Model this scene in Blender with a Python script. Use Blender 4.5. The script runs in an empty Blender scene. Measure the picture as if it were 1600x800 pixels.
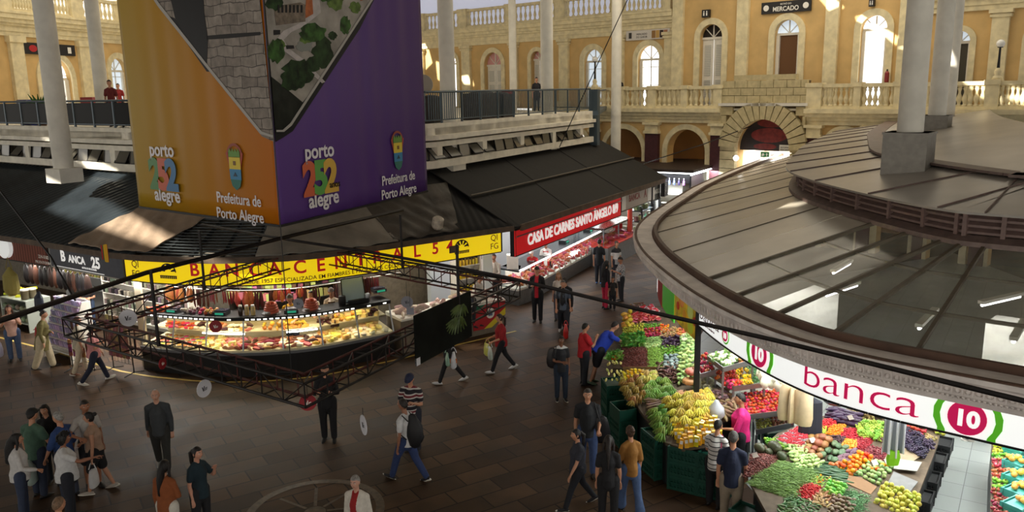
import bpy, bmesh, math, random
import numpy as np
from math import sin, cos, pi, radians, sqrt, atan2
from mathutils import Vector, Matrix
C = bpy.context.scene.collection
SC = bpy.context.scene
random.seed(7)
# ---------------------------------------------------------------- camera
F, PITCH, ROLL, H = 1270., radians(11.57), radians(0.97), 7.6
_fw = Vector((0, cos(PITCH), -sin(PITCH))); _r0 = Vector((1, 0, 0)); _u0 = _r0.cross(_fw)
_rt = cos(ROLL)*_r0 - sin(ROLL)*_u0; _up = sin(ROLL)*_r0 + cos(ROLL)*_u0
EYE = Vector((0, 0, H))
cam = bpy.data.cameras.new('camera'); cam.sensor_width = 36; cam.lens = 36*F/1600; cam.clip_end = 300
co = bpy.data.objects.new('camera', cam); C.objects.link(co)
co.matrix_world = Matrix(((_rt.x, _up.x, -_fw.x, 0), (_rt.y, _up.y, -_fw.y, 0), (_rt.z, _up.z, -_fw.z, H), (0, 0, 0, 1)))
SC.camera = co
def ray(x, y): return _fw + _rt*((x-800)/F) + _up*((400-y)/F)
def atz(x, y, z=0.):
    d = ray(x, y); return EYE + d*((z-H)/d.z)
def aty(x, y, Y):
    d = ray(x, y); return EYE + d*(Y/d.y)
def onplane(x, y, O, u):                       # vertical plane through O along u -> (s, z)
    d = ray(x, y); n = Vector((-u.y, u.x, 0)); t = (Vector(O)-EYE).dot(n)/d.dot(n)
    p = EYE + d*t; return (p-Vector(O)).dot(u), p.z
# ---------------------------------------------------------------- light and exposure
vs = SC.view_settings; vs.view_transform = 'Standard'; vs.look = 'None'; vs.exposure = 0.0; vs.gamma = 1; vs.use_curve_mapping = False
W = bpy.data.worlds.new('world'); SC.world = W; W.use_nodes = True
W.node_tree.nodes['Background'].inputs[0].default_value = (1.0, 0.95, 0.86, 1); W.node_tree.nodes['Background'].inputs[1].default_value = 1.5
SUND = Vector((0.80, 0.42, -0.43)).normalized()
def light(kind, loc, energy, color=(1, 1, 1), size=1., size_y=None, rot=(0, 0, 0), name='lamp', **k):
    l = bpy.data.lights.new(name, kind); l.energy = energy; l.color = color
    if kind == 'AREA':
        l.size = size
        if size_y: l.shape = 'RECTANGLE'; l.size_y = size_y
    for a, b in k.items(): setattr(l, a, b)
    o = bpy.data.objects.new(name, l); C.objects.link(o); o.location = loc; o.rotation_euler = rot; return o
so = light('SUN', (0, 0, 30), 14, (1, .93, .8), name='sun', angle=0.009); so.rotation_euler = SUND.to_track_quat('-Z', 'Y').to_euler()
light('AREA', (2, 20, 15.6), 260, (1, .90, .76), 34, 36, name='skylight')            # translucent roof panels over the court
light('AREA', (12, 36, 15.2), 1300, (1, .88, .68), 22, 10, name='skylight')
light('AREA', (-16, 42, 15.2), 1000, (1, .88, .68), 18, 12, name='skylight')
# ---------------------------------------------------------------- materials
_mats = {}
def mat(name, col, rough=.6, metal=0., var=0., nscale=8., bump=0., emit=0., ecol=None, alpha=1., trans=0., spec=.5, rnd=0., col2=None, bscale=None, coat=0.):
    if name in _mats: return _mats[name]
    m = bpy.data.materials.new(name); m.use_nodes = True; nt = m.node_tree; b = nt.nodes['Principled BSDF']; N = nt.nodes.new; L = nt.links.new
    b.inputs['Roughness'].default_value = rough; b.inputs['Metallic'].default_value = metal; b.inputs['Specular IOR Level'].default_value = spec
    if coat: b.inputs['Coat Weight'].default_value = coat
    src = None
    if var > 0 or col2 or bump or rnd:
        tc = N('ShaderNodeTexCoord')
        no = N('ShaderNodeTexNoise'); no.inputs['Scale'].default_value = nscale; no.inputs['Detail'].default_value = 5; L(tc.outputs['Object'], no.inputs['Vector'])
    if var > 0 or col2:
        r = N('ShaderNodeValToRGB'); r.color_ramp.elements[0].position = .32; r.color_ramp.elements[1].position = .68
        c2 = col2 or tuple(c*(1+var) for c in col); c1 = col if col2 else tuple(c*(1-var) for c in col)
        r.color_ramp.elements[0].color = (*c1, 1); r.color_ramp.elements[1].color = (*c2, 1)
        L(no.outputs['Fac'], r.inputs[0]); src = r.outputs[0]
    if rnd:
        oi = N('ShaderNodeObjectInfo'); hs = N('ShaderNodeHueSaturation')
        mh = N('ShaderNodeMapRange'); mh.inputs[3].default_value = .5-rnd*.12; mh.inputs[4].default_value = .5+rnd*.12; L(oi.outputs['Random'], mh.inputs[0]); L(mh.outputs[0], hs.inputs['Hue'])
        mm = N('ShaderNodeMath'); mm.operation = 'MULTIPLY'; mm.inputs[1].default_value = 7.31; L(oi.outputs['Random'], mm.inputs[0])
        fr = N('ShaderNodeMath'); fr.operation = 'FRACT'; L(mm.outputs[0], fr.inputs[0])
        mv = N('ShaderNodeMapRange'); mv.inputs[3].default_value = 1-rnd*.6; mv.inputs[4].default_value = 1+rnd*.4; L(fr.outputs[0], mv.inputs[0]); L(mv.outputs[0], hs.inputs['Value'])
        if src: L(src, hs.inputs['Color'])
        else: hs.inputs['Color'].default_value = (*col, 1)
        src = hs.outputs[0]
    if src: L(src, b.inputs['Base Color'])
    else: b.inputs['Base Color'].default_value = (*col, 1)
    if bump:
        bn = N('ShaderNodeTexNoise'); bn.inputs['Scale'].default_value = bscale or nscale*4; L(tc.outputs['Object'], bn.inputs['Vector'])
        bp = N('ShaderNodeBump'); bp.inputs['Strength'].default_value = bump; bp.inputs['Distance'].default_value = .02; L(bn.outputs['Fac'], bp.inputs['Height']); L(bp.outputs[0], b.inputs['Normal'])
    if emit:
        b.inputs['Emission Color'].default_value = (*(ecol or col), 1); b.inputs['Emission Strength'].default_value = emit
        if src and not ecol: L(src, b.inputs['Emission Color'])
    if alpha < 1: b.inputs['Alpha'].default_value = alpha
    if trans: b.inputs['Transmission Weight'].default_value = trans
    _mats[name] = m; return m
def S(r, g, b):                                   # 0-255 sRGB -> linear
    f = lambda c: (c/255/12.92) if c <= 10 else ((c/255+.055)/1.055)**2.4
    return (f(r), f(g), f(b))
def cm(rgb, rough=.7, **k):                       # cached colour material from an sRGB triple
    return mat('paint_%d_%d_%d_%d' % (*rgb, int(rough*100)), S(*rgb), rough, **k)
def glass(name, tint=(1, 1, 1), clear=.88, rough=.03):
    if name in _mats: return _mats[name]
    m = bpy.data.materials.new(name); m.use_nodes = True; nt = m.node_tree; nt.nodes.remove(nt.nodes['Principled BSDF'])
    t = nt.nodes.new('ShaderNodeBsdfTransparent'); t.inputs[0].default_value = (*tint, 1); g = nt.nodes.new('ShaderNodeBsdfGlossy'); g.inputs['Roughness'].default_value = rough
    fr = nt.nodes.new('ShaderNodeFresnel'); fr.inputs[0].default_value = 1.45; mx = nt.nodes.new('ShaderNodeMixShader')
    ad = nt.nodes.new('ShaderNodeMath'); ad.operation = 'MULTIPLY'; ad.inputs[1].default_value = 1-clear + .25; nt.links.new(fr.outputs[0], ad.inputs[0]); nt.links.new(ad.outputs[0], mx.inputs[0])
    nt.links.new(t.outputs[0], mx.inputs[1]); nt.links.new(g.outputs[0], mx.inputs[2]); nt.links.new(mx.outputs[0], nt.nodes['Material Output'].inputs[0])
    _mats[name] = m; return m
def stripe_mat(name, cols, period, axis=2, rough=.8, emit=0.):   # repeating bands along an object axis; cols = [(end fraction, rgb)]
    if name in _mats: return _mats[name]
    m = bpy.data.materials.new(name); m.use_nodes = True; nt = m.node_tree; b = nt.nodes['Principled BSDF']; b.inputs['Roughness'].default_value = rough
    tc = nt.nodes.new('ShaderNodeTexCoord'); sp = nt.nodes.new('ShaderNodeSeparateXYZ'); nt.links.new(tc.outputs['Object'], sp.inputs[0])
    d = nt.nodes.new('ShaderNodeMath'); d.operation = 'DIVIDE'; d.inputs[1].default_value = period; nt.links.new(sp.outputs[axis], d.inputs[0])
    fr = nt.nodes.new('ShaderNodeMath'); fr.operation = 'FRACT'; nt.links.new(d.outputs[0], fr.inputs[0])
    r = nt.nodes.new('ShaderNodeValToRGB'); r.color_ramp.interpolation = 'CONSTANT'; st = 0.
    els = r.color_ramp.elements
    for i, (e, c) in enumerate(cols):
        el = els[i] if i < 2 else els.new(st)
        el.position = st; el.color = (*S(*c), 1); st = e
    nt.links.new(fr.outputs[0], r.inputs[0]); nt.links.new(r.outputs[0], b.inputs['Base Color'])
    _mats[name] = m; return m
# ---------------------------------------------------------------- mesh builder
class MB:
    def __init__(s): s.v = []; s.f = []; s.m = []
    def add(s, vs, fs, m=0):
        o = len(s.v); s.v.extend([tuple(p) for p in vs]); s.f.extend([tuple(i+o for i in f) for f in fs]); s.m.extend([m]*len(fs)); return s
    def box(s, c, d, rz=0., m=0, R=None):
        hx, hy, hz = d[0]/2, d[1]/2, d[2]/2; P = [Vector((x, y, z)) for z in (-hz, hz) for x, y in ((-hx, -hy), (hx, -hy), (hx, hy), (-hx, hy))]
        if R is None: R = Matrix.Rotation(rz, 3, 'Z')
        return s.add([Vector(c)+R@p for p in P], [(3, 2, 1, 0), (4, 5, 6, 7), (0, 1, 5, 4), (1, 2, 6, 5), (2, 3, 7, 6), (3, 0, 4, 7)], m)
    def bar(s, a, b, w, h=None, m=0):             # square bar between two points
        a, b = Vector(a), Vector(b); d = b-a; L = d.length
        if L < 1e-6: return s
        q = d.to_track_quat('X', 'Z').to_matrix(); return s.box((a+b)/2, (L, w, h or w), m=m, R=q)
    def tube(s, pts, r, n=8, m=0, cap=True, round_=False):
        pts = [Vector(p) for p in pts]; k = len(pts); rs = r if isinstance(r, (list, tuple)) else [r]*k
        if round_:
            d0 = (pts[0]-pts[1]).normalized(); d1 = (pts[-1]-pts[-2]).normalized(); a = []; ra = []
            def rm(q, f): return (q[0]*f, q[1]*f) if isinstance(q, tuple) else q*f
            def mx(q): return max(q) if isinstance(q, tuple) else q
            a = [pts[0]+d0*mx(rs[0])*.95, pts[0]+d0*mx(rs[0])*.6]; ra = [rm(rs[0], .3), rm(rs[0], .8)]
            b = [pts[-1]+d1*mx(rs[-1])*.6, pts[-1]+d1*mx(rs[-1])*.95]; rb = [rm(rs[-1], .8), rm(rs[-1], .3)]
            pts = a+pts+b; rs = ra+list(rs)+rb; k = len(pts)
        V_ = []; up = None
        for i, p in enumerate(pts):
            t = (pts[min(i+1, k-1)]-pts[max(i-1, 0)]).normalized()
            if up is None:
                x = t.cross(Vector((0, 1, 0)));
                if x.length < .2: x = t.cross(Vector((1, 0, 0)))
                x.normalize()
            else:
                x = (up-t*up.dot(t)); x = x.normalized() if x.length > 1e-6 else t.orthogonal().normalized()
            up = x; y = t.cross(x); q = rs[i]; qx, qy = q if isinstance(q, tuple) else (q, q)
            for j in range(n):
                a = 2*pi*j/n; V_.append(p+x*(cos(a)*qx)+y*(sin(a)*qy))
        Fs = [(i*n+j, i*n+(j+1) % n, (i+1)*n+(j+1) % n, (i+1)*n+j) for i in range(k-1) for j in range(n)]
        if cap: Fs += [tuple(range(n-1, -1, -1)), tuple((k-1)*n+j for j in range(n))]
        return s.add(V_, Fs, m)
    def lathe(s, prof, c=(0, 0, 0), n=16, m=0, sx=1., sy=1.):
        c = Vector(c); k = len(prof); V_ = [c+Vector((r*cos(2*pi*j/n)*sx, r*sin(2*pi*j/n)*sy, z)) for r, z in prof for j in range(n)]
        Fs = [(i*n+j, i*n+(j+1) % n, (i+1)*n+(j+1) % n, (i+1)*n+j) for i in range(k-1) for j in range(n)]
        return s.add(V_, Fs + [tuple(range(n-1, -1, -1)), tuple((k-1)*n+j for j in range(n))], m)
    def sph(s, c, r, n=10, k=7, m=0, R=None):
        r = r if isinstance(r, (tuple, list)) else (r, r, r); c = Vector(c); V_ = []
        for i in range(1, k):
            a = pi*i/k
            for j in range(n): V_.append(Vector((r[0]*sin(a)*cos(2*pi*j/n), r[1]*sin(a)*sin(2*pi*j/n), r[2]*cos(a))))
        V_ += [Vector((0, 0, r[2])), Vector((0, 0, -r[2]))]; T, B = len(V_)-2, len(V_)-1
        Fs = [(i*n+(j+1) % n, i*n+j, (i+1)*n+j, (i+1)*n+(j+1) % n) for i in range(k-2) for j in range(n)]
        Fs += [(j, (j+1) % n, T) for j in range(n)] + [((k-2)*n+(j+1) % n, (k-2)*n+j, B) for j in range(n)]
        if R is not None: V_ = [R@p for p in V_]
        return s.add([c+p for p in V_], Fs, m)
    def prism(s, poly, d, m=0):                    # 3-D polygon swept along vector d
        P = [Vector(p) for p in poly]; d = Vector(d); n = len(P)
        return s.add(P+[p+d for p in P], [tuple(range(n-1, -1, -1)), tuple(range(n, 2*n))]+[(i, (i+1) % n, n+(i+1) % n, n+i) for i in range(n)], m)
    def grid(s, fn, nu, nv, m=0):
        V_ = [fn(i/nu, j/nv) for j in range(nv+1) for i in range(nu+1)]
        return s.add(V_, [(j*(nu+1)+i, j*(nu+1)+i+1, (j+1)*(nu+1)+i+1, (j+1)*(nu+1)+i) for j in range(nv) for i in range(nu)], m)
    def obj(s, name, mats, parent=None, smooth=False, auto=None):
        me = bpy.data.meshes.new(name); me.from_pydata(s.v, [], s.f)
        for m in (mats if isinstance(mats, (list, tuple)) else [mats]): me.materials.append(m)
        if any(s.m): me.polygons.foreach_set('material_index', s.m)
        if smooth: me.polygons.foreach_set('use_smooth', [True]*len(s.f))
        me.update(); bm = bmesh.new(); bm.from_mesh(me); bmesh.ops.recalc_face_normals(bm, faces=bm.faces); bm.to_mesh(me); bm.free()
        if auto: me.set_sharp_from_angle(angle=auto)
        o = bpy.data.objects.new(name, me); C.objects.link(o)
        if parent: o.parent = parent
        return o
def tag(o, label, cat, group=None, kind=None):
    o['label'] = label; o['category'] = cat
    if group: o['group'] = group
    if kind: o['kind'] = kind
    return o
def struct(o): o['kind'] = 'structure'; return o
def thing(name, label, cat, loc=(0, 0, 0), rz=0., group=None):
    o = bpy.data.objects.new(name, None); C.objects.link(o); o.location = loc; o.rotation_euler = (0, 0, rz); o.empty_display_size = .1
    return tag(o, label, cat, group)
def dup(root, loc=None, rot=None, label=None, scale=None, group=None):
    r = root.copy(); C.objects.link(r)
    if loc is not None: r.location = loc
    if rot is not None: r.rotation_euler = rot
    if scale is not None: r.scale = (scale,)*3 if isinstance(scale, (int, float)) else scale
    if label: r['label'] = label
    if group: r['group'] = group
    for ch in root.children:
        c = ch.copy(); C.objects.link(c); c.parent = r
        for g in ch.children:
            d = g.copy(); C.objects.link(d); d.parent = c
    return r
# ---------------------------------------------------------------- plan paths
class Path:
    def __init__(s, pts, smooth=0):
        P = [Vector((p[0], p[1], 0)) for p in pts]
        for _ in range(smooth):
            Q = [P[0]]
            for a, b in zip(P, P[1:]): Q += [a*.75+b*.25, a*.25+b*.75]
            P = Q+[P[-1]]
        s.P = P; s.S = [0.]
        for a, b in zip(P, P[1:]): s.S.append(s.S[-1]+(b-a).length)
        s.L = s.S[-1]
    def at(s, u, off=0., z=0.):
        u_ = min(max(u, 0), s.L-1e-6); i = 0
        while s.S[i+1] < u_: i += 1
        t = (u_-s.S[i])/(s.S[i+1]-s.S[i]); p = s.P[i].lerp(s.P[i+1], t); k = len(s.P)
        def tn(j): return (s.P[min(j+1, k-1)]-s.P[max(j-1, 0)]).normalized()
        d = tn(i).lerp(tn(i+1), t).normalized(); n = Vector((d.y, -d.x, 0))     # right-hand side
        q = p+n*off + d*(u-u_); return Vector((q.x, q.y, z))
    def ang(s, u):
        a = s.at(u-.05); b = s.at(u+.05); return atan2(b.y-a.y, b.x-a.x)
    def near(s, p):
        best = (1e9, 0); p = Vector((p[0], p[1], 0))
        for i in range(len(s.P)-1):
            a, b = s.P[i], s.P[i+1]; t = max(0, min(1, (p-a).dot(b-a)/(b-a).length_squared)); q = a.lerp(b, t); d = (q-p).length
            if d < best[0]: best = (d, s.S[i]+t*(s.S[i+1]-s.S[i]))
        return best[1]
    def us(s, u0, u1, step): n = max(1, int(math.ceil((u1-u0)/step))); return [u0+(u1-u0)*i/n for i in range(n+1)]
def sweep(mb, path, prof, u0=0., u1=None, step=.3, m=0, closed=True):   # prof: [(off, z)]
    us = path.us(u0, path.L if u1 is None else u1, step); k = len(prof)
    V_ = [path.at(u, o, z) for u in us for o, z in prof]; n = k if closed else k-1
    Fs = [(i*k+j, i*k+(j+1) % k, (i+1)*k+(j+1) % k, (i+1)*k+j) for i in range(len(us)-1) for j in range(n)]
    if closed: Fs += [tuple(range(k-1, -1, -1)), tuple((len(us)-1)*k+j for j in range(k))]
    return mb.add(V_, Fs, m)
# ---------------------------------------------------------------- lettering
_tc = {}
def text_geo(s, size=1., thick=0.005, bold=0., align='CENTER', spacing=1., xs=1.):
    key = (s, bold, align, spacing, thick/size)
    if key not in _tc:
        cu = bpy.data.curves.new('t', 'FONT'); cu.body = s; cu.size = 1; cu.extrude = thick/size/2; cu.offset = bold; cu.align_x = align; cu.space_character = spacing; cu.resolution_u = 4; cu.fill_mode = 'FRONT'
        o = bpy.data.objects.new('t', cu); TMP.collection.objects.link(o); TVL.update(); dg = TVL.depsgraph
        me = bpy.data.meshes.new_from_object(o.evaluated_get(dg), depsgraph=dg)
        _tc[key] = ([v.co.copy() for v in me.vertices], [tuple(p.vertices) for p in me.polygons])
        TMP.collection.objects.unlink(o); bpy.data.objects.remove(o); bpy.data.curves.remove(cu); bpy.data.meshes.remove(me)
    v, f = _tc[key]; return [Vector((p.x*size*xs, p.y*size, p.z*size)) for p in v], f
TMP = bpy.data.scenes.new('tmp'); TVL = TMP.view_layers[0]
def text_on(mb, fn, s, size, u, v, m=0, **k):      # fn(u, v, out) -> world point
    V_, Fs = text_geo(s, size, **k); return mb.add([fn(u+p.x, v+p.y, p.z) for p in V_], Fs, m)
def voxel(mb, size, it=4, fac=.5, dec=None):       # one continuous skin over a union of closed shapes
    me = bpy.data.meshes.new('v'); me.from_pydata(mb.v, [], mb.f); bm = bmesh.new(); bm.from_mesh(me); bmesh.ops.recalc_face_normals(bm, faces=bm.faces); bm.to_mesh(me); bm.free()
    o = bpy.data.objects.new('v', me); TMP.collection.objects.link(o)
    r = o.modifiers.new('r', 'REMESH'); r.mode = 'VOXEL'; r.voxel_size = size
    if it: sm = o.modifiers.new('s', 'SMOOTH'); sm.iterations = it; sm.factor = fac
    TVL.update(); dg = TVL.depsgraph; ev = bpy.data.meshes.new_from_object(o.evaluated_get(dg), depsgraph=dg)
    out = ([v.co.copy() for v in ev.vertices], [tuple(p.vertices) for p in ev.polygons])
    TMP.collection.objects.unlink(o); bpy.data.objects.remove(o); bpy.data.meshes.remove(me); bpy.data.meshes.remove(ev); return out
def sheet(name, outer, holes, O, u, thick, m, out=0.):     # wall slab in a vertical plane with real openings; 2-D coords (s, z)
    cu = bpy.data.curves.new('w', 'CURVE'); cu.dimensions = '2D'; cu.fill_mode = 'BOTH'; cu.extrude = thick/2
    for lp in [outer]+holes:
        sp = cu.splines.new('POLY'); sp.points.add(len(lp)-1); sp.use_cyclic_u = True
        for q, (a, b) in zip(sp.points, lp): q.co = (a, b, 0, 1)
    o = bpy.data.objects.new('w', cu); TMP.collection.objects.link(o); TVL.update(); dg = TVL.depsgraph
    me = bpy.data.meshes.new_from_object(o.evaluated_get(dg), depsgraph=dg); n = Vector((u.y, -u.x, 0)); O = Vector(O)
    mb = MB(); mb.add([O+u*v.co.x+Vector((0, 0, v.co.y))+n*(v.co.z-thick/2+out) for v in me.vertices], [tuple(p.vertices) for p in me.polygons])
    TMP.collection.objects.unlink(o); bpy.data.objects.remove(o); bpy.data.curves.remove(cu); bpy.data.meshes.remove(me)
    return mb.obj(name, m)
def arch(s0, s1, z0, z1, n=14):                    # outline of a round-headed opening
    r = (s1-s0)/2; c = (s0+s1)/2; zc = z1-r
    return [(s0, z0), (s1, z0)]+[(c+r*cos(pi*i/n), zc+r*sin(pi*i/n)) for i in range(n+1)]
# ================================================================ THE SETTING
CREAM = mat('cream_plaster', S(224, 211, 172), .75, var=.14, nscale=3, bump=.15); CREAM2 = mat('pale_concrete', S(236, 230, 214), .7, var=.12, nscale=2.5, bump=.2)
YEL = mat('yellow_plaster', S(208, 174, 116), .8, var=.10, nscale=1.3, bump=.1); STONE = mat('stone_blocks', S(190, 176, 136), .8, var=.15, nscale=4, bump=.3)
MAROON = mat('maroon_plaster', S(74, 34, 38), .7, var=.2); DARKWOOD = mat('dark_opening', S(30, 22, 16), .8); GROUT = mat('joint_dark', S(96, 80, 52), .9)
WHITEP = mat('white_joinery', S(226, 222, 212), .5, var=.05); BLACKM = mat('black_metal', S(26, 25, 26), .45, metal=.4); STEEL = mat('brushed_steel', S(150, 152, 155), .35, metal=.9)
DAY = mat('daylight_pane', (1, 1, 1), .5, emit=1.6, ecol=(.95, .98, 1)); DAYB = mat('dim_daylight_pane', (.7, .8, .9), .4, emit=.55, ecol=(.72, .85, 1))
# floor: brown stone slabs laid in courses
def floor_mat():
    m = bpy.data.materials.new('stone_slab_floor'); m.use_nodes = True; nt = m.node_tree; b = nt.nodes['Principled BSDF']; b.inputs['Specular IOR Level'].default_value = .16; N = nt.nodes.new; L = nt.links.new
    tc = N('ShaderNodeTexCoord'); mp = N('ShaderNodeMapping'); mp.inputs['Rotation'].default_value = (0, 0, radians(-32)); L(tc.outputs['Object'], mp.inputs[0])
    br = N('ShaderNodeTexBrick'); br.inputs['Scale'].default_value = 1; br.inputs['Brick Width'].default_value = 1.0; br.inputs['Row Height'].default_value = .52; br.inputs['Mortar Size'].default_value = .016
    br.inputs['Color1'].default_value = (*S(60, 44, 32), 1); br.inputs['Color2'].default_value = (*S(90, 68, 49), 1); br.inputs['Mortar'].default_value = (*S(38, 29, 23), 1); br.inputs['Bias'].default_value = -.1; L(mp.outputs[0], br.inputs['Vector'])
    no = N('ShaderNodeTexNoise'); no.inputs['Scale'].default_value = 1.2; no.inputs['Detail'].default_value = 8; L(tc.outputs['Object'], no.inputs['Vector'])
    mr = N('ShaderNodeMapRange'); mr.inputs[1].default_value = .3; mr.inputs[2].default_value = .7; mr.inputs[3].default_value = .62; mr.inputs[4].default_value = 1.3; L(no.outputs['Fac'], mr.inputs[0])
    mx = N('ShaderNodeMix'); mx.data_type = 'RGBA'; mx.blend_type = 'MULTIPLY'; mx.inputs[0].default_value = 1; L(br.outputs['Color'], mx.inputs[6]); L(mr.outputs[0], mx.inputs[7]); L(mx.outputs[2], b.inputs['Base Color'])
    r2 = N('ShaderNodeMapRange'); r2.inputs[3].default_value = .42; r2.inputs[4].default_value = .7; L(no.outputs['Fac'], r2.inputs[0]); L(r2.outputs[0], b.inputs['Roughness'])
    bp = N('ShaderNodeBump'); bp.inputs['Strength'].default_value = .25; bp.inputs['Distance'].default_value = .01; L(br.outputs['Fac'], bp.inputs['Height']); bp.invert = True; L(bp.outputs[0], b.inputs['Normal'])
    return m
mb = MB(); mb.box((0, 30, -.1), (120, 100, .2)); struct(mb.obj('floor', floor_mat()))
# unseen ceiling; its holes are traced back from the wanted sun patches
U1 = Vector((.733, -.68, 0)).normalized(); N1 = Vector((U1.y, -U1.x, 0)); O1 = Vector((5, 47, 0)); O1U = O1-N1*2.0; O1C = O1U+N1*.35
U2 = Vector((.22, .97, 0)).normalized(); N2 = Vector((U2.y, -U2.x, 0)); O2 = Vector((-25, 39.7, 0))
CZ = 17.0
holes = []
def sunhole(pts):
    q = []
    for p in pts: t = (CZ-p.z)/SUND.z; w = p+SUND*t; q.append((w.x, w.y))
    if all(-118 < a < 118 and -38 < b < 108 for a, b in q): holes.append(q)
def wpt(x, y, O, u): s, z = onplane(x, y, O, u); return O+u*s+Vector((0, 0, z))
for quad, O in (([(1278, 0), (1300, -6), (1322, 14), (1300, 24)], O1C), ([(1336, 26), (1346, 24), (1410, 62), (1400, 74), (1376, 54), (1338, 36)], O1C),
                ([(1394, 80), (1424, 76), (1440, 96), (1420, 84)], O1C), ([(1498, 110), (1512, 104), (1560, 140), (1572, 168), (1545, 164), (1512, 136)], O1), ([(1584, 140), (1640, 152), (1640, 182), (1580, 162)], O1),
                ([(655, 72), (668, 70), (676, 100), (664, 112)], O1U), ([(681, 96), (688, 98), (690, 130), (684, 126)], O1U), ([(722, 122), (736, 120), (742, 136), (730, 136)], O1U)):
    sunhole([wpt(x, y, O, U1) for x, y in quad])
# ---- helpers on a wall plane
def wbox(mb, O, u, s0, s1, z0, z1, d0, d1, m=0):
    n = Vector((u.y, -u.x, 0)); O = Vector(O)
    mb.prism([O+u*s0+n*d0+Vector((0, 0, z0)), O+u*s1+n*d0+Vector((0, 0, z0)), O+u*s1+n*d1+Vector((0, 0, z0)), O+u*s0+n*d1+Vector((0, 0, z0))], (0, 0, z1-z0), m)
def ring(mb, O, u, a, b, n_out0, n_out1, m=0):      # band between two matching outlines
    n = Vector((u.y, -u.x, 0)); O = Vector(O); P = lambda q, d: O+u*q[0]+n*d+Vector((0, 0, q[1])); k = len(a)
    mb.add([P(q, d) for d in (n_out0, n_out1) for q in list(a)+list(b)], [(i, i+1, k+i+1, k+i) for i in range(k-1)]+[(2*k+i, 2*k+i+1, 3*k+i+1, 3*k+i) for i in range(k-1)]+[(i, i+1, 2*k+i+1, 2*k+i) for i in range(k-1)]+[(k+i, k+i+1, 3*k+i+1, 3*k+i) for i in range(k-1)], m)
def archline(s0, s1, z0, z1, n=16):
    r = (s1-s0)/2; c = (s0+s1)/2; zc = z1-r
    return [(s1, z0)]+[(c+r*cos(pi*i/n), zc+r*sin(pi*i/n)) for i in range(n+1)]+[(s0, z0)]
def halfdisc(mb, O, u, s0, s1, z0, z1, d0, d1, m=0):
    n = Vector((u.y, -u.x, 0)); O = Vector(O); mb.prism([O+u*a+n*d0+Vector((0, 0, b)) for a, b in arch(s0, s1, z0, z1)], n*(d1-d0), m)
wn = [0]
def wall_window(O, u, px0, px1, ytop, kind, zb=6.5, dx=0.):
    """arched tall window set in a real opening; returns its outline for the wall slab"""
    s0 = onplane(px0, 100, O, u)[0]; s1 = onplane(px1, 100, O, u)[0]; zt = onplane((px0+px1)/2, ytop, O, u)[1]; wn[0] += 1; w = s1-s0; r = w/2; zs = zt-r
    mb = MB(); e = .22*min(1, w/1.3)+.1; ring(mb, O, u, archline(s0, s1, zb, zt), archline(s0-e, s1+e, zb, zt+e), 0, .09)
    o = struct(mb.obj('window_%d' % wn[0], CREAM)); d = -.28
    fan = mat('rose_glass', S(214, 160, 160), .2) if kind == 'rose' else (DARKWOOD if kind == 'shut' else (DAY if kind in ('sun', 'bright') else DAYB))
    mb = MB(); halfdisc(mb, O, u, s0, s1, zs-.05, zt, d-.05, d); mb.obj('fanlight', fan, o)
    fr = MB(); wbox(fr, O, u, s0, s1, zs-.1, zs+.02, d, d+.06); wbox(fr, O, u, (s0+s1)/2-.03, (s0+s1)/2+.03, zs, zt-.02, d, d+.05)
    for a in (45, 135): A = radians(a); c = (s0+s1)/2; n = Vector((u.y, -u.x, 0)); fr.bar(O+u*c+n*(d+.02)+Vector((0, 0, zs)), O+u*(c+r*cos(A))+n*(d+.02)+Vector((0, 0, zs+r*sin(A))), .04)
    if kind in ('shut', 'rose'):
        leaf = MB()
        for k in (0, 1):
            a = s0+k*w/2+.02; b = a+w/2-.04; wbox(leaf, O, u, a, b, zb, zs-.1, d-.04, d)
            for z0, z1 in ((zb+.2, zb+1.5), (zb+1.65, zs-.3)):
                for q in range(int((z1-z0)/.09)): wbox(leaf, O, u, a+.1*w, b-.1*w, z0+q*.09, z0+q*.09+.05, d, d+.03, 1)
        leaf.obj('shutter', [WHITEP, mat('shutter_slat', S(190, 190, 184), .6)], o)
    else:
        p = MB(); wbox(p, O, u, s0, s1, zb, zs-.05, d-.06, d-.02); p.obj('pane', {'sun': DAY, 'bright': DAY, 'cool': DAYB, 'brown': mat('brown_room', S(96, 64, 36), .8, emit=.12), 'dim': mat('dim_room', S(70, 66, 56), .7)}[kind], o)
        for k, wd in ((0, .13), (1, .13)):
            a = s0 if k == 0 else s1-w*wd; wbox(fr, O, u, a, a+w*wd, zb, zs-.1, d-.01, d+.12)
        if kind in ('cool', 'bright'):
            wbox(fr, O, u, (s0+s1)/2-.03, (s0+s1)/2+.03, zb, zs-.1, d, d+.04)
            for z in (zb+1.2, zb+2.2): wbox(fr, O, u, s0, s1, z, z+.04, d, d+.04)
    fr.obj('window_frame', WHITEP, o)
    return arch(s0, s1, zb, zt)
sx = lambda px, O, u, y=100: onplane(px, y, O, u)[0]
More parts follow.
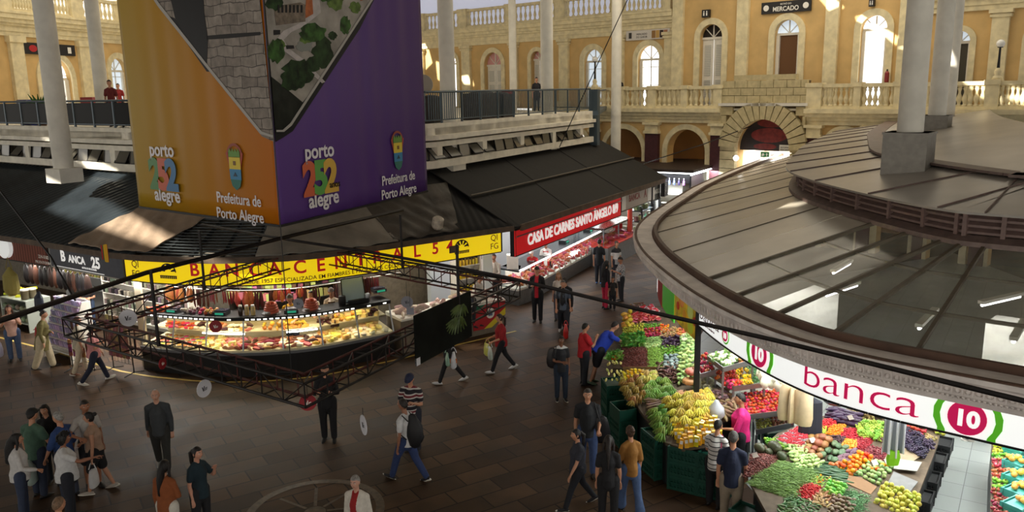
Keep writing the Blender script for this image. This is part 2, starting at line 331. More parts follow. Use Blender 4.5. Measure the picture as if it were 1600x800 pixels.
# ---- upper wall, left of the portal and right of it, and the portal block itself
hl = [wall_window(O1U, U1, *a) for a in ((757, 784, 82, 'rose'), (830, 848, 80, 'rose'), (697, 714, 86, 'sun'), (913, 941, 77, 'cool'), (997, 1031, 71, 'bright'), (1480, 1513, 49, 'dim'), (1604, 1640, 44, 'bright'))]
s0, s1 = sx(560, O1U, U1), sx(1056, O1U, U1)
inr = lambda hs, a, b: [h for h in hs if a < h[0][0] < b]
struct(sheet('wall_back', [(s0, 6.4), (s1, 6.4), (s1, 11.7), (s0, 11.7)], inr(hl, s0, s1), O1U, U1, .4, YEL)); sb0 = s0
a0, a1 = sx(1412, O1U, U1), sx(1750, O1U, U1)
struct(sheet('wall_right', [(a0, 6.4), (a1, 6.4), (a1, 13.5), (a0, 13.5)], inr(hl, a0, a1), O1U, U1, .4, YEL))
hc = [wall_window(O1C, U1, *a) for a in ((1093, 1128, 38, 'shut'), (1209, 1247, 31, 'brown'), (1342, 1383, 24, 'sun'))]
c0, c1 = sx(1052, O1C, U1), sx(1416, O1C, U1)
struct(sheet('wall_portal', [(c0, 6.4), (c1, 6.4), (c1, 15.5), (c0, 15.5)], hc, O1C, U1, .75, YEL))
def trimobj(i, fn, m=CREAM): mb = MB(); fn(mb); return struct(mb.obj('trim_%d' % i, m))
def entab(mb, O, u, a, b, z=10.55):
    for z0, z1, d in ((z, z+.22, .10), (z+.22, z+.5, .16), (z+.5, z+.62, .30), (z+.62, z+.82, .42), (z+.82, z+1.05, .55), (z+1.05, z+1.16, .62)): wbox(mb, O, u, a, b, z0, z1, -.1, d)
trimobj(1, lambda mb: entab(mb, O1U, U1, sb0, s1)); trimobj(2, lambda mb: entab(mb, O1U, U1, a0, a1))
def pilaster(mb, O, u, p0, p1, z0=6.5, z1=10.55, d=.2):
    a, b = sx(p0, O, u), sx(p1, O, u); wbox(mb, O, u, a, b, z0, z1, 0, d); wbox(mb, O, u, a-.08, b+.08, z1-.32, z1-.2, 0, d+.06); wbox(mb, O, u, a-.12, b+.12, z1-.16, z1, 0, d+.12); wbox(mb, O, u, a-.08, b+.08, z0, z0+.35, 0, d+.06)
def pil_set(mb):
    for p in ((876, 890), (966, 976), (724, 737), (652, 664), (1040, 1052), (1545, 1572), (800, 810)): pilaster(mb, O1U, U1, *p)
    for p in ((1052, 1068), (1151, 1169), (1288, 1308), (1402, 1416)): pilaster(mb, O1C, U1, *p, z1=15.4)
trimobj(3, pil_set)
# ---- ground floor of the same wall: arcade, portal and terrace
def aopen(p0, p1, yt, zb=0): return arch(sx(p0, O1, U1, 220), sx(p1, O1, U1, 220), zb, onplane((p0+p1)/2, yt, O1, U1)[1])
arc = [aopen(946, 1004, 201), aopen(1043, 1103, 202), aopen(1153, 1239, 186), aopen(1293, 1345, 206), aopen(1462, 1515, 207), aopen(1562, 1625, 207), aopen(1380, 1432, 207), aopen(872, 920, 201)]
g0, g1 = sx(840, O1, U1, 200), sx(1760, O1, U1, 200)
struct(sheet('wall_arcade', [(g0, -.1), (g1, -.1), (g1, 6.5), (g0, 6.5)], arc, O1, U1, .6, YEL))
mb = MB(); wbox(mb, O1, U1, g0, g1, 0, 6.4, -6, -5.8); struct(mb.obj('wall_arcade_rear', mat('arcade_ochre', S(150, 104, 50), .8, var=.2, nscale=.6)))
mb = MB(); wbox(mb, O1, U1, g0, g1, 6.2, 6.5, -8, -.55); struct(mb.obj('ceiling_arcade', CREAM))
def arcade_trim(mb):
    for a in arc:
        z0, z1 = 0, max(q[1] for q in a); x0, x1 = a[0][0], a[1][0]; ring(mb, O1, U1, archline(x0, x1, z0, z1), archline(x0-.28, x1+.28, z0, z1+.28), 0, .08)
    for A, B in ((g0, sx(1131, O1, U1, 180)), (sx(1262, O1, U1, 180), g1)):
        for z0, z1, d in ((5.75, 5.95, .12), (5.95, 6.12, .2), (6.12, 6.3, .34), (6.3, 6.5, .5)): wbox(mb, O1, U1, A, B, z0, z1, -.1, d)
trimobj(4, arcade_trim)
PP = [(1011, 1031), (1113, 1132), (1262, 1284), (1532, 1556), (924, 938), (1350, 1370), (1440, 1456)]
def redp(mb):
    for p in PP: a, b = sx(p[0], O1, U1, 220), sx(p[1], O1, U1, 220); wbox(mb, O1, U1, a, b, 0, 5.15, 0, .22)
trimobj(5, redp, MAROON)
def caps(mb):
    for p in PP:
        a, b = sx(p[0], O1, U1, 220), sx(p[1], O1, U1, 220)
        for z0, z1, e in ((5.15, 5.3, .06), (5.3, 5.62, .0), (5.62, 5.75, .1)): wbox(mb, O1, U1, a-e, b+e, z0, z1, 0, .26+e)
trimobj(6, caps)
def portal(mb):                                     # rusticated stone round the portal, and the block parapet over it
    A, B = sx(1131, O1, U1, 180), sx(1263, O1, U1, 180); q = arc[2]; x0, x1 = q[0][0], q[1][0]; zt = max(p[1] for p in q); c = (x0+x1)/2; r = (x1-x0)/2; zc = zt-r; ro = r+.85
    n = 17
    for i in range(n):
        t0, t1 = pi*i/n, pi*(i+1)/n-.025; a = lambda t, R: (c+R*cos(t), zc+R*sin(t)); P = lambda s_, d: O1+U1*s_[0]+N1*d+Vector((0, 0, s_[1]))
        mb.prism([P(a(t0, r), 0), P(a(t1, r), 0), P(a(t1, ro), 0), P(a(t0, ro), 0)], N1*.42)
    for zi in range(15):
        z0 = zi*.44
        for sgn in (0, 1):
            e0, e1 = (A, c-r) if sgn == 0 else (c+r, B)
            if z0 < zc: wbox(mb, O1, U1, e0, e1, z0+.015, z0+.425, 0, .3)
            else:
                dz = max(0, min(z0+.44-zc, ro)); 
                h = sqrt(max(0, ro*ro-(z0-zc)**2)) if z0-zc < ro else 0
                if sgn == 0 and c-h-A > .1: wbox(mb, O1, U1, A, c-h, z0+.015, z0+.425, 0, .3)
                if sgn == 1 and B-c-h > .1: wbox(mb, O1, U1, c+h, B, z0+.015, z0+.425, 0, .3)
    wbox(mb, O1, U1, A-.1, B+.1, 6.62, 6.76, -.1, .42, 1)
    for k in range(3):
        for j in range(7):
            w = (B-A)/6.5; x = A+(j-(.5 if k % 2 else 0))*w; xa, xb = max(A, x)+.012, min(B, x+w)-.012
            if xb-xa > .1: wbox(mb, O1, U1, xa, xb, 6.77+k*.36, 6.77+k*.36+.34, -.15, .25)
    wbox(mb, O1, U1, A+.6, B-.6, 7.85, 8.1, -.1, .22); wbox(mb, O1, U1, A, B, 6.2, 7.8, -.12, .1, 2)
mb = MB(); portal(mb); struct(mb.obj('trim_7', [STONE, WHITEP, GROUT]))
# portal infill: dark poster lunette, bright corridor beneath
q = arc[2]; x0, x1 = q[0][0], q[1][0]; zt = max(p[1] for p in q); zc = onplane(1196, 236, O1, U1)[1]
def disc_on(mb, O, u, s, z, a, b, d0, d1, m=0, n=18): nn = Vector((u.y, -u.x, 0)); mb.prism([O+u*(s+a*cos(2*pi*i/n))+nn*d0+Vector((0, 0, z+b*sin(2*pi*i/n))) for i in range(n)], nn*(d1-d0), m)
lun = thing('lunette_banner', 'half-round dark banner with a picture of sausages filling the portal arch', 'banner', O1+U1*((x0+x1)/2)-N1*.3+Vector((0, 0, zc)))
mb = MB(); mb.prism([U1*(a-(x0+x1)/2)+Vector((0, 0, b-zc)) for a, b in arch(x0, x1, zc, zt)], N1*.05); mb.obj('sheet', mat('lunette_dark', S(46, 38, 38), .5, var=.4, nscale=1.2), lun)
mb = MB()
for sx_, sz, a, b in ((.2, 1.35, .75, .22), (.1, .75, .95, .36), (-.1, .2, .6, .15)): disc_on(mb, Vector((0, 0, 0)), U1, sx_, sz, a, b, .05, .07)
mb.obj('printed_sausage', mat('print_red', S(120, 40, 34), .5, var=.3, nscale=5), lun)
mb = MB(); wbox(mb, O1, U1, x0-.2, x1+.2, 0, zc, -3.2, -3.1); wbox(mb, O1, U1, x0-.2, x0, 0, zc, -3, -.6); struct(mb.obj('wall_corridor', mat('corridor_white', S(228, 214, 200), .7)))
light('AREA', O1+U1*((x0+x1)/2)-N1*1.6+Vector((0, 0, zc-.05)), 260, (1, .97, .9), 2, 2, name='corridor_lamp')
# terrace balustrade
def lathe_baluster(mb, p, h, r, m=0, n=8): mb.lathe([(r*.9, 0), (r*.9, h*.06), (r*.5, h*.09), (r*.55, h*.16), (r*1.0, h*.34), (r*.75, h*.48), (r*.42, h*.62), (r*.42, h*.72), (r*.75, h*.86), (r*.5, h*.9), (r*.85, h*.94), (r*.85, h)], p, n, m)
def balustrade(label, O, u, n, ped, z0, z1, nb, zped=0.0, m=CREAM, d=.12, group=None, slim=1.):
    S0 = ped[0][0]; base = O+u*S0+Vector((0, 0, z0)); t = thing('balustrade', label, 'balustrade', base, 0, group); B = Vector((0, 0, 0)); q = lambda s_: u*(s_-S0)
    mb = MB(); wbox(mb, B, u, 0, ped[-1][1]-S0, z1-z0-.16, z1-z0, d-.17, d+.17); mb.obj('top_rail', m, t); mb = MB(); wbox(mb, B, u, 0, ped[-1][1]-S0, 0, .12, d-.16, d+.16); mb.obj('plinth', m, t)
    for a, b in ped: mb = MB(); wbox(mb, B, u, a-S0, b-S0, .0, z1-z0+.02, d-.2, d+.2); wbox(mb, B, u, a-S0-.05, b-S0+.05, z1-z0-.14, z1-z0+.05+zped, d-.25, d+.25); mb.obj('pedestal', m, t)
    proto = None
    for (a, b), (a2, b2) in zip(ped, ped[1:]):
        k = nb if isinstance(nb, int) else max(1, int((a2-b)/nb))
        for i in range(k):
            p = q(b+(a2-b)*(i+.5)/k)+n*d+Vector((0, 0, .12))
            if proto is None: mb = MB(); lathe_baluster(mb, (0, 0, 0), z1-z0-.28, .125*slim); proto = mb.obj('baluster', m, t, smooth=True); proto.location = p
            else: c = proto.copy(); C.objects.link(c); c.location = p
    return t
pd = lambda *ps, O=O1, y=150: [(sx(a, O, U1, y), sx(b, O, U1, y)) for a, b in ps]
balustrade('stone balustrade over the arcade, left of the portal', O1, U1, N1, pd((926, 935), (970, 979), (1017, 1029), (1068, 1078), (1119, 1132)), 6.5, 7.62, 5)
balustrade('stone balustrade over the arcade, right of the portal', O1, U1, N1, pd((1264, 1287), (1337, 1348), (1400, 1414), (1478, 1487), (1541, 1563), (1612, 1640)), 6.5, 7.62, 6)
balustrade('roof balustrade above the back cornice, right of the hanging banner', O1U, U1, N1, pd((640, 667), (720, 733), (794, 805), (872, 886), (960, 975), (1040, 1052), O=O1U, y=20), 11.72, 12.9, 9, slim=.8)
mb = MB(); wbox(mb, O1, U1, g0, g1, 6.4, 6.5, -2.3, .2); struct(mb.obj('floor_terrace', CREAM2))
# ---- far left wall
h2 = [wall_window(O2, U2, *a) for a in ((61, 108, 90, 'bright'), (171, 196, 91, 'cool'))]
def sx2(px): return onplane(px, 80, O2, U2)[0]
w0, w1 = sx2(-60), sx2(320)
struct(sheet('wall_left', [(w0, 6.4), (w1, 6.4), (w1, 11.72), (w0, 11.72)], h2, O2, U2, .4, YEL))
trimobj(8, lambda mb: entab(mb, O2, U2, w0, w1, 10.6))
def pil2(mb):
    for p0, p1 in ((12, 33), (120, 139)):
        a, b = onplane(p0, 80, O2, U2)[0], onplane(p1, 80, O2, U2)[0]; wbox(mb, O2, U2, a, b, 6.5, 10.6, 0, .2); wbox(mb, O2, U2, a-.1, b+.1, 10.3, 10.6, 0, .3)
trimobj(9, pil2)
t = balustrade('roof balustrade above the cornice at far left', O2, U2, N2, [(sx2(a), sx2(b)) for a, b in ((-20, 20), (56, 66), (112, 130), (184, 200))], 11.75, 12.95, 8, slim=.9)
mb = MB(); wbox(mb, O2, U2, w0, w1, 11.7, 14.5, -.9, -.7); wbox(mb, O1U, U1, sb0, s1, 11.7, 14.5, -.9, -.75, 1); struct(mb.obj('window_20', [mat('clerestory_glow', (1, 1, 1), .5, emit=.9, ecol=(1, .95, .88)), mat('clerestory_glow_cool', (.6, .65, .8), .5, emit=.35, ecol=(.75, .78, 1))]))
# ---- mezzanine over the stall block on the left
MZ = Path([(-30, 38.7), (-12.3, 26.2), (-9.2, 24.7), (-5, 24.3), (-2.4, 25.4), (3.75, 37.2)])
poly = [(p.x, p.y, 6.25) for p in MZ.P]+[(x, y, 6.25) for x, y in ((2.2, 42), (-2, 54), (-16, 66), (-22, 58), (-45, 46))]
mb = MB(); mb.prism(poly, (0, 0, .22)); struct(mb.obj('floor_mezzanine', CREAM2))
mb = MB()
sweep(mb, MZ, [(0, 6.22), (0, 6.6), (-.3, 6.6), (-.3, 6.22)]); sweep(mb, MZ, [(.16, 6.1), (.16, 6.24), (-.4, 6.24), (-.4, 6.1)]); sweep(mb, MZ, [(.05, 5.88), (.05, 6.04), (-.3, 6.04), (-.3, 5.88)]); sweep(mb, MZ, [(.05, 5.22), (.05, 5.46), (-.35, 5.46), (-.35, 5.22)])
u = 0.6
while u < MZ.L: p = MZ.at(u, -.12); mb.box((p.x, p.y, 5.65), (.3, .3, .5), MZ.ang(u)); u += 2.9
struct(mb.obj('trim_10', CREAM2))
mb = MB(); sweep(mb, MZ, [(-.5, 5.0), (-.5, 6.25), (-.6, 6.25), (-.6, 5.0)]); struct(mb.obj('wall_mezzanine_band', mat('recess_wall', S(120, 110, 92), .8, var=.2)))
# tilting panes in the band under the mezzanine
pg = 'tilted window panes under the mezzanine'
pm = MB(); pm.box((0, 0, 0), (.62, .02, .40), m=0)
for a in (-.32, .32): pm.box((a, 0, 0), (.03, .04, .44), m=1)
for a in (-.21, .21): pm.box((0, 0, a), (.67, .04, .03), m=1)
pane0 = pm.obj('vent_pane', [mat('dusty_glass', S(96, 92, 82), .25, spec=.8), BLACKM]); k = 0; u = 1.4
while u < MZ.L-1:
    o = pane0 if k == 0 else dup(pane0); p = MZ.at(u, -.05); o.location = (p.x, p.y, 5.67); o.rotation_euler = (radians(random.choice((-8, -30, -12, -45))), 0, MZ.ang(u)); tag(o, 'small framed glass pane tilted open in the band under the mezzanine', 'window', pg); k += 1; u += .75 if k % 4 else .95
# railings
IRON = mat('blue_grey_rail', S(84, 98, 108), .45, metal=.5); SMOKE = mat('smoked_panel', S(13, 14, 15), .5, spec=.1)
def railing(label, u0, u1, solid):
    b = MZ.at(u0); t = thing('railing', label, 'railing', (b.x, b.y, 6.6)); B = Vector((b.x, b.y, 6.6)); P = lambda u, z: MZ.at(u, -.12, z)-Vector((b.x, b.y, 0)); h = .86 if solid else .97
    mb = MB(); us = MZ.us(u0, u1, .4); mb.tube([P(u, h) for u in us], .035, 8); mb.tube([P(u, .1) for u in us], .02, 6); mb.obj('handrail', IRON, t)
    u = u0; first = None
    while u <= u1:
        mb = MB(); mb.box(P(u, h/2), (.06, .06, h), MZ.ang(u)); mb.obj('post', IRON, t)
        if solid and u+1.25 <= u1: mb = MB(); mb.bar(P(u+.06, h/2), P(u+1.19, h/2), .02, h-.12); mb.obj('panel', SMOKE, t)
        u += 1.25
    if not solid:
        mb = MB(); u = u0
        while u < u1: mb.box(P(u, h/2+.05), (.022, .022, h-.12), MZ.ang(u)); u += .13
        mb.obj('bars', IRON, t)
um = MZ.near((-2.4, 25.4))
railing('mezzanine railing of smoked panels at far left', 1.0, MZ.near((-9.5, 24.8)), True); railing('open barred mezzanine railing right of the hanging banner', um-.5, MZ.L, False)
mb = MB(); e = MZ.at(MZ.L); mb.box((e.x+.1, e.y+.2, 6.3), (.3, .4, 2.5), MZ.ang(MZ.L)); mb.bar((e.x, e.y, 7.5), (5.4, 46.3, 7.5), .06); mb.bar((e.x, e.y, 6.5), (5.2, 46.3, 6.5), .5, .2); struct(mb.obj('trim_11', IRON))
# ---- columns
COLM = mat('column_concrete', S(226, 222, 210), .6, var=.1, nscale=2, bump=.12)
def column(label, px, py, Y, r, zb, plinth=True, sq=.75):
    p = aty(px, py, Y); t = thing('column', label, 'column', (p.x, p.y, zb)); mb = MB(); mb.lathe([(r, 0), (r, 4), (r*.97, 8), (r*.95, CZ-zb-.1)], n=24); mb.tube([(0, 0, 2.2), (0, 0, 2.24)], r*1.03, 24); mb.obj('shaft', COLM, t, auto=.7)
    if plinth: mb = MB(); mb.box((0, 0, -.18), (sq, sq, .44), radians(-30)); mb.obj('plinth', COLM, t)
column('tall round column at far left, on the mezzanine edge', 100, 265, 25.4, .29, 5.4); column('tall round column standing on the mezzanine just left of the gold banner face', 160, 155, 33.4, .26, 6.45, False)
column('tall round column beside the right edge of the purple banner', 703, 245, 27, .255, 5.42); column('tall round column at the middle of the barred railing', 855.5, 220, 34.3, .255, 5.42); column('slim round column on the mezzanine behind the barred railing', 802, 135, 45, .2, 6.45, False)
column('round column in front of the arcade, left of its arches', 962, 238, 42.3, .255, 4.0, False)
# ---- lamp posts on the terrace
def lamp_post(label, px, ybase, ytop, r=.16):
    s, z0 = onplane(px, ybase, O1, U1); _, z1 = onplane(px, ytop, O1, U1); p = O1+U1*s+N1*.1; t = thing('lamp_post', label, 'lamp', (p.x, p.y, z0)); h = z1-z0
    mb = MB(); mb.lathe([(.2, 0), (.16, .12), (.1, .16), (.14, .3), (.07, .45)], n=12); mb.obj('base', CREAM, t, smooth=True); mb = MB(); mb.lathe([(.06, .4), (.045, h*.5), (.04, h-r*2), (.1, h-r*2), (.1, h-r*1.8)], n=10); mb.obj('post', BLACKM, t)
    mb = MB(); mb.sph((0, 0, h-r), r, 14, 10); mb.obj('globe', mat('milk_glass', (.9, .9, .88), .25), t, smooth=True)
lamp_post('globe lamp on a black post at the left end of the terrace balustrade', 931, 136, 88); lamp_post('globe lamp on a black post on the right terrace balustrade', 1559, 124, 62)
# ---- signs fixed to the upper walls
def wallsign(name, label, cat, O, u, x0, y0, x1, y1, m, fn=None, d=.08):
    a, zb = onplane(x0, y1, O, u); b, _ = onplane(x1, y1, O, u); zt = onplane(x0, y0, O, u)[1]; n = Vector((u.y, -u.x, 0)); c = O+u*((a+b)/2)+n*.04+Vector((0, 0, (zb+zt)/2)); t = thing(name, label, cat, c)
    mb = MB(); wbox(mb, Vector(), u, -(b-a)/2, (b-a)/2, -(zt-zb)/2, (zt-zb)/2, 0, d); mb.obj('board', m, t)
    if fn: fn(t, (b-a), (zt-zb), lambda U_, V_, o_: u*U_+n*(d+.006+o_)+Vector((0, 0, V_)))
BLK = mat('sign_black', S(24, 22, 22), .5); WLET = mat('white_lettering', S(236, 234, 228), .5)
def f_merc(t, w, h, fn):
    mb = MB(); text_on(mb, fn, 'MERCADO', h*.55, 0, -h*.32, bold=.02, xs=.9); text_on(mb, fn, 'BISTRÔ DO', h*.2, 0, h*.2); mb.obj('lettering', WLET, t)
    for s in (-1, 1): mb = MB(); mb.prism([fn(s*w*.4+h*.26*cos(2*pi*i/16), h*.26*sin(2*pi*i/16), -.006) for i in range(16)], N1*.012); mb.obj('emblem', WLET, t)
wallsign('wall_sign', 'long black restaurant sign above the middle portal window', 'sign', O1C, U1, 1191, 5, 1268, 23, BLK, f_merc)
def f_wing(t, w, h, fn):
    mb = MB(); text_on(mb, fn, 'MERCADO', h*.28, -w*.13, .0); text_on(mb, fn, 'DO SABOR', h*.28, -w*.13, -h*.3); mb.prism([fn(-w*.4+x*h*.18, y*h*.3, -.005) for x, y in ((-1, -1), (1, -1), (1, 1), (-1, 1))], N1*.01); mb.obj('lettering', BLK, t)
    for i, c in enumerate(((150, 110, 60), (200, 160, 90), (60, 44, 36), (170, 120, 90))):
        mb = MB(); x = w*(.14+.09*i); mb.prism([fn(x+a*w*.04, b*h*.38, -.005) for a, b in ((-1, -1), (1, -1), (1, 1), (-1, 1))], N1*.01); mb.obj('printed_picture', cm(c), t)
wallsign('wall_sign', 'long white printed sign above a back wall window, left of the portal', 'sign', O1U, U1, 980, 49, 1048, 64, mat('sign_white', S(214, 208, 200), .5), f_wing)
def f_left(t, w, h, fn):
    mb = MB(); mb.prism([fn(-w*.33+h*.36*cos(2*pi*i/16)*1.3, h*.3*sin(2*pi*i/16), -.005) for i in range(16)], N2*.012); mb.obj('emblem', cm((176, 34, 40)), t); mb = MB(); text_on(mb, fn, 'ALOHA', h*.2, -w*.33, -h*.08); mb.prism([fn(w*.38+a*.12, b*.16, -.004) for a, b in ((-1, -1), (1, -1), (1, 1), (-1, 1))], N2*.01); mb.obj('lettering', WLET, t)
wallsign('wall_sign', 'black sign with a red emblem on the far left wall', 'sign', O2, U2, 35, 66, 115, 84, BLK, f_left)
def f_icon(t, w, h, fn):
    mb = MB()
    for s in (-.2, .2): mb.prism([fn(w*s+a*w*.09, b*h*.2-h*.08, -.004) for a, b in ((-1, -1), (1, -1), (1, 1), (-1, 1))], N1*.012); mb.prism([fn(w*s+w*.09*cos(k), h*.24+h*.1*sin(k), -.004) for k in (0, 1, 2, 3, 4, 5)], N1*.012)
    mb.obj('pictogram', WLET, t)
wallsign('toilet_sign', 'small square toilet sign above the shuttered portal window', 'sign', O1C, U1, 1100, 16, 1111, 28, BLK, f_icon, .2); wallsign('toilet_sign', 'small black toilet sign above the sunlit portal window', 'sign', O1C, U1, 1360, 0, 1368, 11, BLK, f_icon, .2)
def f_exit(t, w, h, fn):
    mb = MB(); mb.prism([fn(x*w*.3-w*.2, y*h*.3, -.004) for x, y in ((-.6, -1), (.2, -.9), (.6, -.1), (.2, .9), (-.4, .6))], N1*.01); mb.prism([fn(x*w*.15+w*.25, y*h*.33, -.004) for x, y in ((-.4, -1), (.4, -1), (.4, 0), (1, 0), (0, 1), (-1, 0), (-.4, 0))], N1*.01); mb.obj('pictogram', WLET, t)
wallsign('exit_sign', 'green exit sign with running figure and arrow under the portal arch', 'sign', O1-N1*.2, U1, 1190, 237, 1203, 245, mat('exit_green', S(28, 92, 48), .4, emit=.5), f_exit)
def f_board(t, w, h, fn): mb = MB(); text_on(mb, fn, 'REFORMA', h*.3, -w*.1, 0); text_on(mb, fn, 'MERCADO', h*.3, -w*.1, -h*.35); mb.obj('lettering', BLK, t)
wallsign('notice_board', 'white notice at the right foot of the portal arch', 'sign', O1-N1*.2, U1, 1219, 226, 1240, 236, WHITEP, f_board)
mb = MB(); p = wpt(1150, 247, O1+N1*.9, U1); mb.sph((0, 0, 0), .13, 12, 8, 0); mb.tube([(0, 0, 0), (.0, .5, .05)], .04, 6, 1); o = mb.obj('spot_lamp', [mat('lamp_white', (1, 1, 1), .3, emit=14), BLACKM]); o.location = p; tag(o, 'small glaring white lamp left of the portal opening', 'lamp')
# ================================================================ STALL BLOCK ON THE LEFT: roofs, fascias, signs
SP = Path([(-25.6, 31.2), (-17.6, 26.35), (-14.23, 24.35), (-10.94, 22.2), (-9.9, 21.72), (-8.65, 21.35), (-7.8, 21.2), (-6.88, 21.2), (-5.9, 21.38), (-5.25, 21.65), (-3.67, 22.72), (-1.94, 24.06), (-.14, 25.4)])
RP = Path([(.0, 25.5), (6.9, 38.1)])
su = lambda px, py, z=2.9, P=None: (P or SP).near(atz(px, py, z))
U00 = SP.near((-17.6, 26.35)); 
def px_of(p): w = p-EYE; return 800+F*w.dot(_rt)/w.dot(_fw)
def upx(P, px, z, off=0.):                            # arc length where the path passes a pixel column
    return min((abs(px_of(P.at(u, off, z))-px), u) for u in P.us(0, P.L, .02))[1]
ROOFK = mat('black_roof_sheet', S(9, 9, 10), .8, var=.35, nscale=1.5, bump=.3, bscale=3); ROOFC = mat('corrugated_dark', S(56, 64, 70), .32, metal=.5, var=.4, nscale=.8)
TARP = mat('beige_tarp', S(148, 128, 108), .6, var=.22, nscale=1.6, bump=.8, bscale=5); GREYT = mat('grey_mesh_sheet', S(122, 116, 106), .45, var=.35, nscale=1.1, bump=.6, bscale=6); GUT = mat('rusty_fascia', S(92, 76, 62), .7, var=.3, nscale=3); DTARP = mat('dark_tarp', S(66, 60, 52), .6, var=.3, nscale=2, bump=1., bscale=4)
def roofpt(P, u, w, dz=0):
    A = P.at(u, .35, 3.38); B = MZ.at(MZ.near(P.at(u, -3.2)), -.25, 5.1); 
    if u > P.L-.01 and P is RP: pass
    p = A.lerp(B, w); p.z += dz; return p
def roofsheet(label, P, u0, u1, w0, w1, m, dz=.0, wave=None, name='roof_sheet', nu=40, nw=16, skew=0., th=.03, wr=.0):
    mb = MB()
    def fn(i, j, d):
        w = w0+(w1-w0)*j; u = u0+(u1-u0)*i+skew*w; p = roofpt(P, u, w, dz+d)
        if wave: a, b, amp = wave; p.z += amp*sin((a*(u-u0)+b*w*4.)*2*pi)
        if wr: p.z += wr*(sin(u*5.1+w*9)*sin(u*2.3-w*14+1)+.6*sin(u*11+w*23))
        return p
    mb.grid(lambda i, j: fn(i, j, th), nu, nw); mb.grid(lambda i, j: fn(i, j, 0), nu, nw); k = (nu+1)*(nw+1)
    e = [i for i in range(nu)]; mb.f += [(i, i+1, k+i+1, k+i) for i in range(nu)]; o0 = nw*(nu+1); mb.f += [(o0+i, k+o0+i, k+o0+i+1, o0+i+1) for i in range(nu)]
    mb.f += [(j*(nu+1), k+j*(nu+1), k+(j+1)*(nu+1), (j+1)*(nu+1)) for j in range(nw)]+[(j*(nu+1)+nu, (j+1)*(nu+1)+nu, k+(j+1)*(nu+1)+nu, k+j*(nu+1)+nu) for j in range(nw)]; mb.m = [0]*len(mb.f)
    o = mb.obj(name, m, smooth=bool(wave or wr), auto=1.2); return tag(o, label, 'roof')
ua, ub = su(205, 395, 3.4), su(290, 400, 3.4); uc, ud = su(405, 405, 3.4), su(640, 380, 3.4)
roofsheet('dark corrugated roof sheet over the stalls at far left', SP, 0, ua+.3, 0, 1, ROOFC, 0, (3.4, -2.6, .022), nu=330, nw=40)
roofsheet('crumpled beige tarpaulin over the roof between the two left signs', SP, su(128, 380, 3.4), su(240, 395, 3.4), .02, .74, TARP, .07, skew=2.1, wr=.025, name='tarpaulin', nu=60, nw=40)
# slatted middle roof: bars with light showing through
t = thing('slatted_roof', 'dark slatted roof with lit gaps over the yellow sign', 'roof', (0, 0, 0)); mb = MB()
for k in range(30):
    w = .015+k*.033; sweepu = [ua+.25+(uc+3.2-ua)*i/30 for i in range(31)]
    for a, b in zip(sweepu, sweepu[1:]): mb.bar(roofpt(SP, a, w), roofpt(SP, b, w), .085, .02)
mb.obj('slats', mat('slat_dark', S(52, 58, 60), .35, metal=.5, var=.3), t)
mb = MB()
for i in range(8): u = ua+.3+i*.85; mb.bar(roofpt(SP, u, 0, -.05), roofpt(SP, u, 1, -.05), .07, .07)
mb.obj('rafters', BLACKM, t)
roofsheet('translucent grey mesh sheet on the roof under the banner', SP, uc-.1, ud-.2, .0, .62, GREYT, .06, wr=.02, name='mesh_sheet', skew=.4, nu=50, nw=30)
roofsheet('crumpled dark tarpaulin on the roof right of the mesh sheet', SP, ud-.3, su(715, 365, 3.4), .02, .75, DTARP, .08, wr=.035, name='tarpaulin', skew=.3, nu=40, nw=30)
roofsheet('dark roof sheet above the right end of the yellow sign', SP, uc+2.8, SP.L-.02, 0, 1, ROOFK, .0, (3.5, 0, .012), nu=120, nw=10)
def rfn(i, j, d=0):
    u = -1.6+(RP.L+2.0)*i; A = RP.at(u, .35, 3.38) if u > 0 else SP.at(SP.L-.02, .35, 3.38).lerp(RP.at(0, .35, 3.38), (u+1.6)/1.6); Bq = MZ.at(MZ.near((-2.4, 25.4))+.2+(MZ.L+1.5-MZ.near((-2.4, 25.4)))*i, -.3, 5.1); p = A.lerp(Bq, j); p.z += d; return p
def rsheet(label, i0, i1, j0, j1, d=0., m=ROOFK):
    mb = MB(); c = [rfn(i0+(i1-i0)*a/8, j0+(j1-j0)*b/3, d) for b in range(4) for a in range(9)]; k = len(c); f = [(b*9+a, b*9+a+1, (b+1)*9+a+1, (b+1)*9+a) for b in range(3) for a in range(8)]
    mb.add(c+[p-Vector((0, 0, .04)) for p in c], f+[tuple(q+k for q in reversed(x)) for x in f]+[(a, k+a, k+a+1, a+1) for a in range(8)]+[(27+a, 28+a, k+28+a, k+27+a) for a in range(8)]+[(9*b, 9*b+9, k+9*b+9, k+9*b) for b in range(3)]+[(9*b+8, k+9*b+8, k+9*b+17, 9*b+17) for b in range(3)])
    return tag(mb.obj('roof_sheet', m), label, 'roof')
for n_, (i0, i1) in enumerate(((0, .34), (.33, .66), (.65, 1))):
    for q, (j0, j1) in enumerate(((0, .52), (.5, 1))): rsheet('black roof sheet over the butcher aisle, %s, %s row' % (('end nearest the yellow sign', 'middle of the run', 'far end')[n_], ('lower', 'upper')[q]), i0, i1, j0, j1, .05*q+.02*n_)
tag(MB().tube([rfn(i/20, .5, .12) for i in range(21)], .03, 6).obj('roof_batten', mat('batten', S(96, 88, 76), .6)), 'long pale batten running along the black roof', 'batten')
b = MB(); b.lathe([(.12, -.02), (.17, .05), (.17, .3), (.12, .34)], n=12); o = b.obj('rolled_sheet', mat('rolled_white', S(190, 182, 168), .6, var=.3)); p = roofpt(SP, su(698, 372, 3.4), .07, .15); o.location = p; o.rotation_euler = (.3, .2, 0); tag(o, 'small pale rolled bundle on the roof edge above the 5 of the yellow sign', 'bundle')
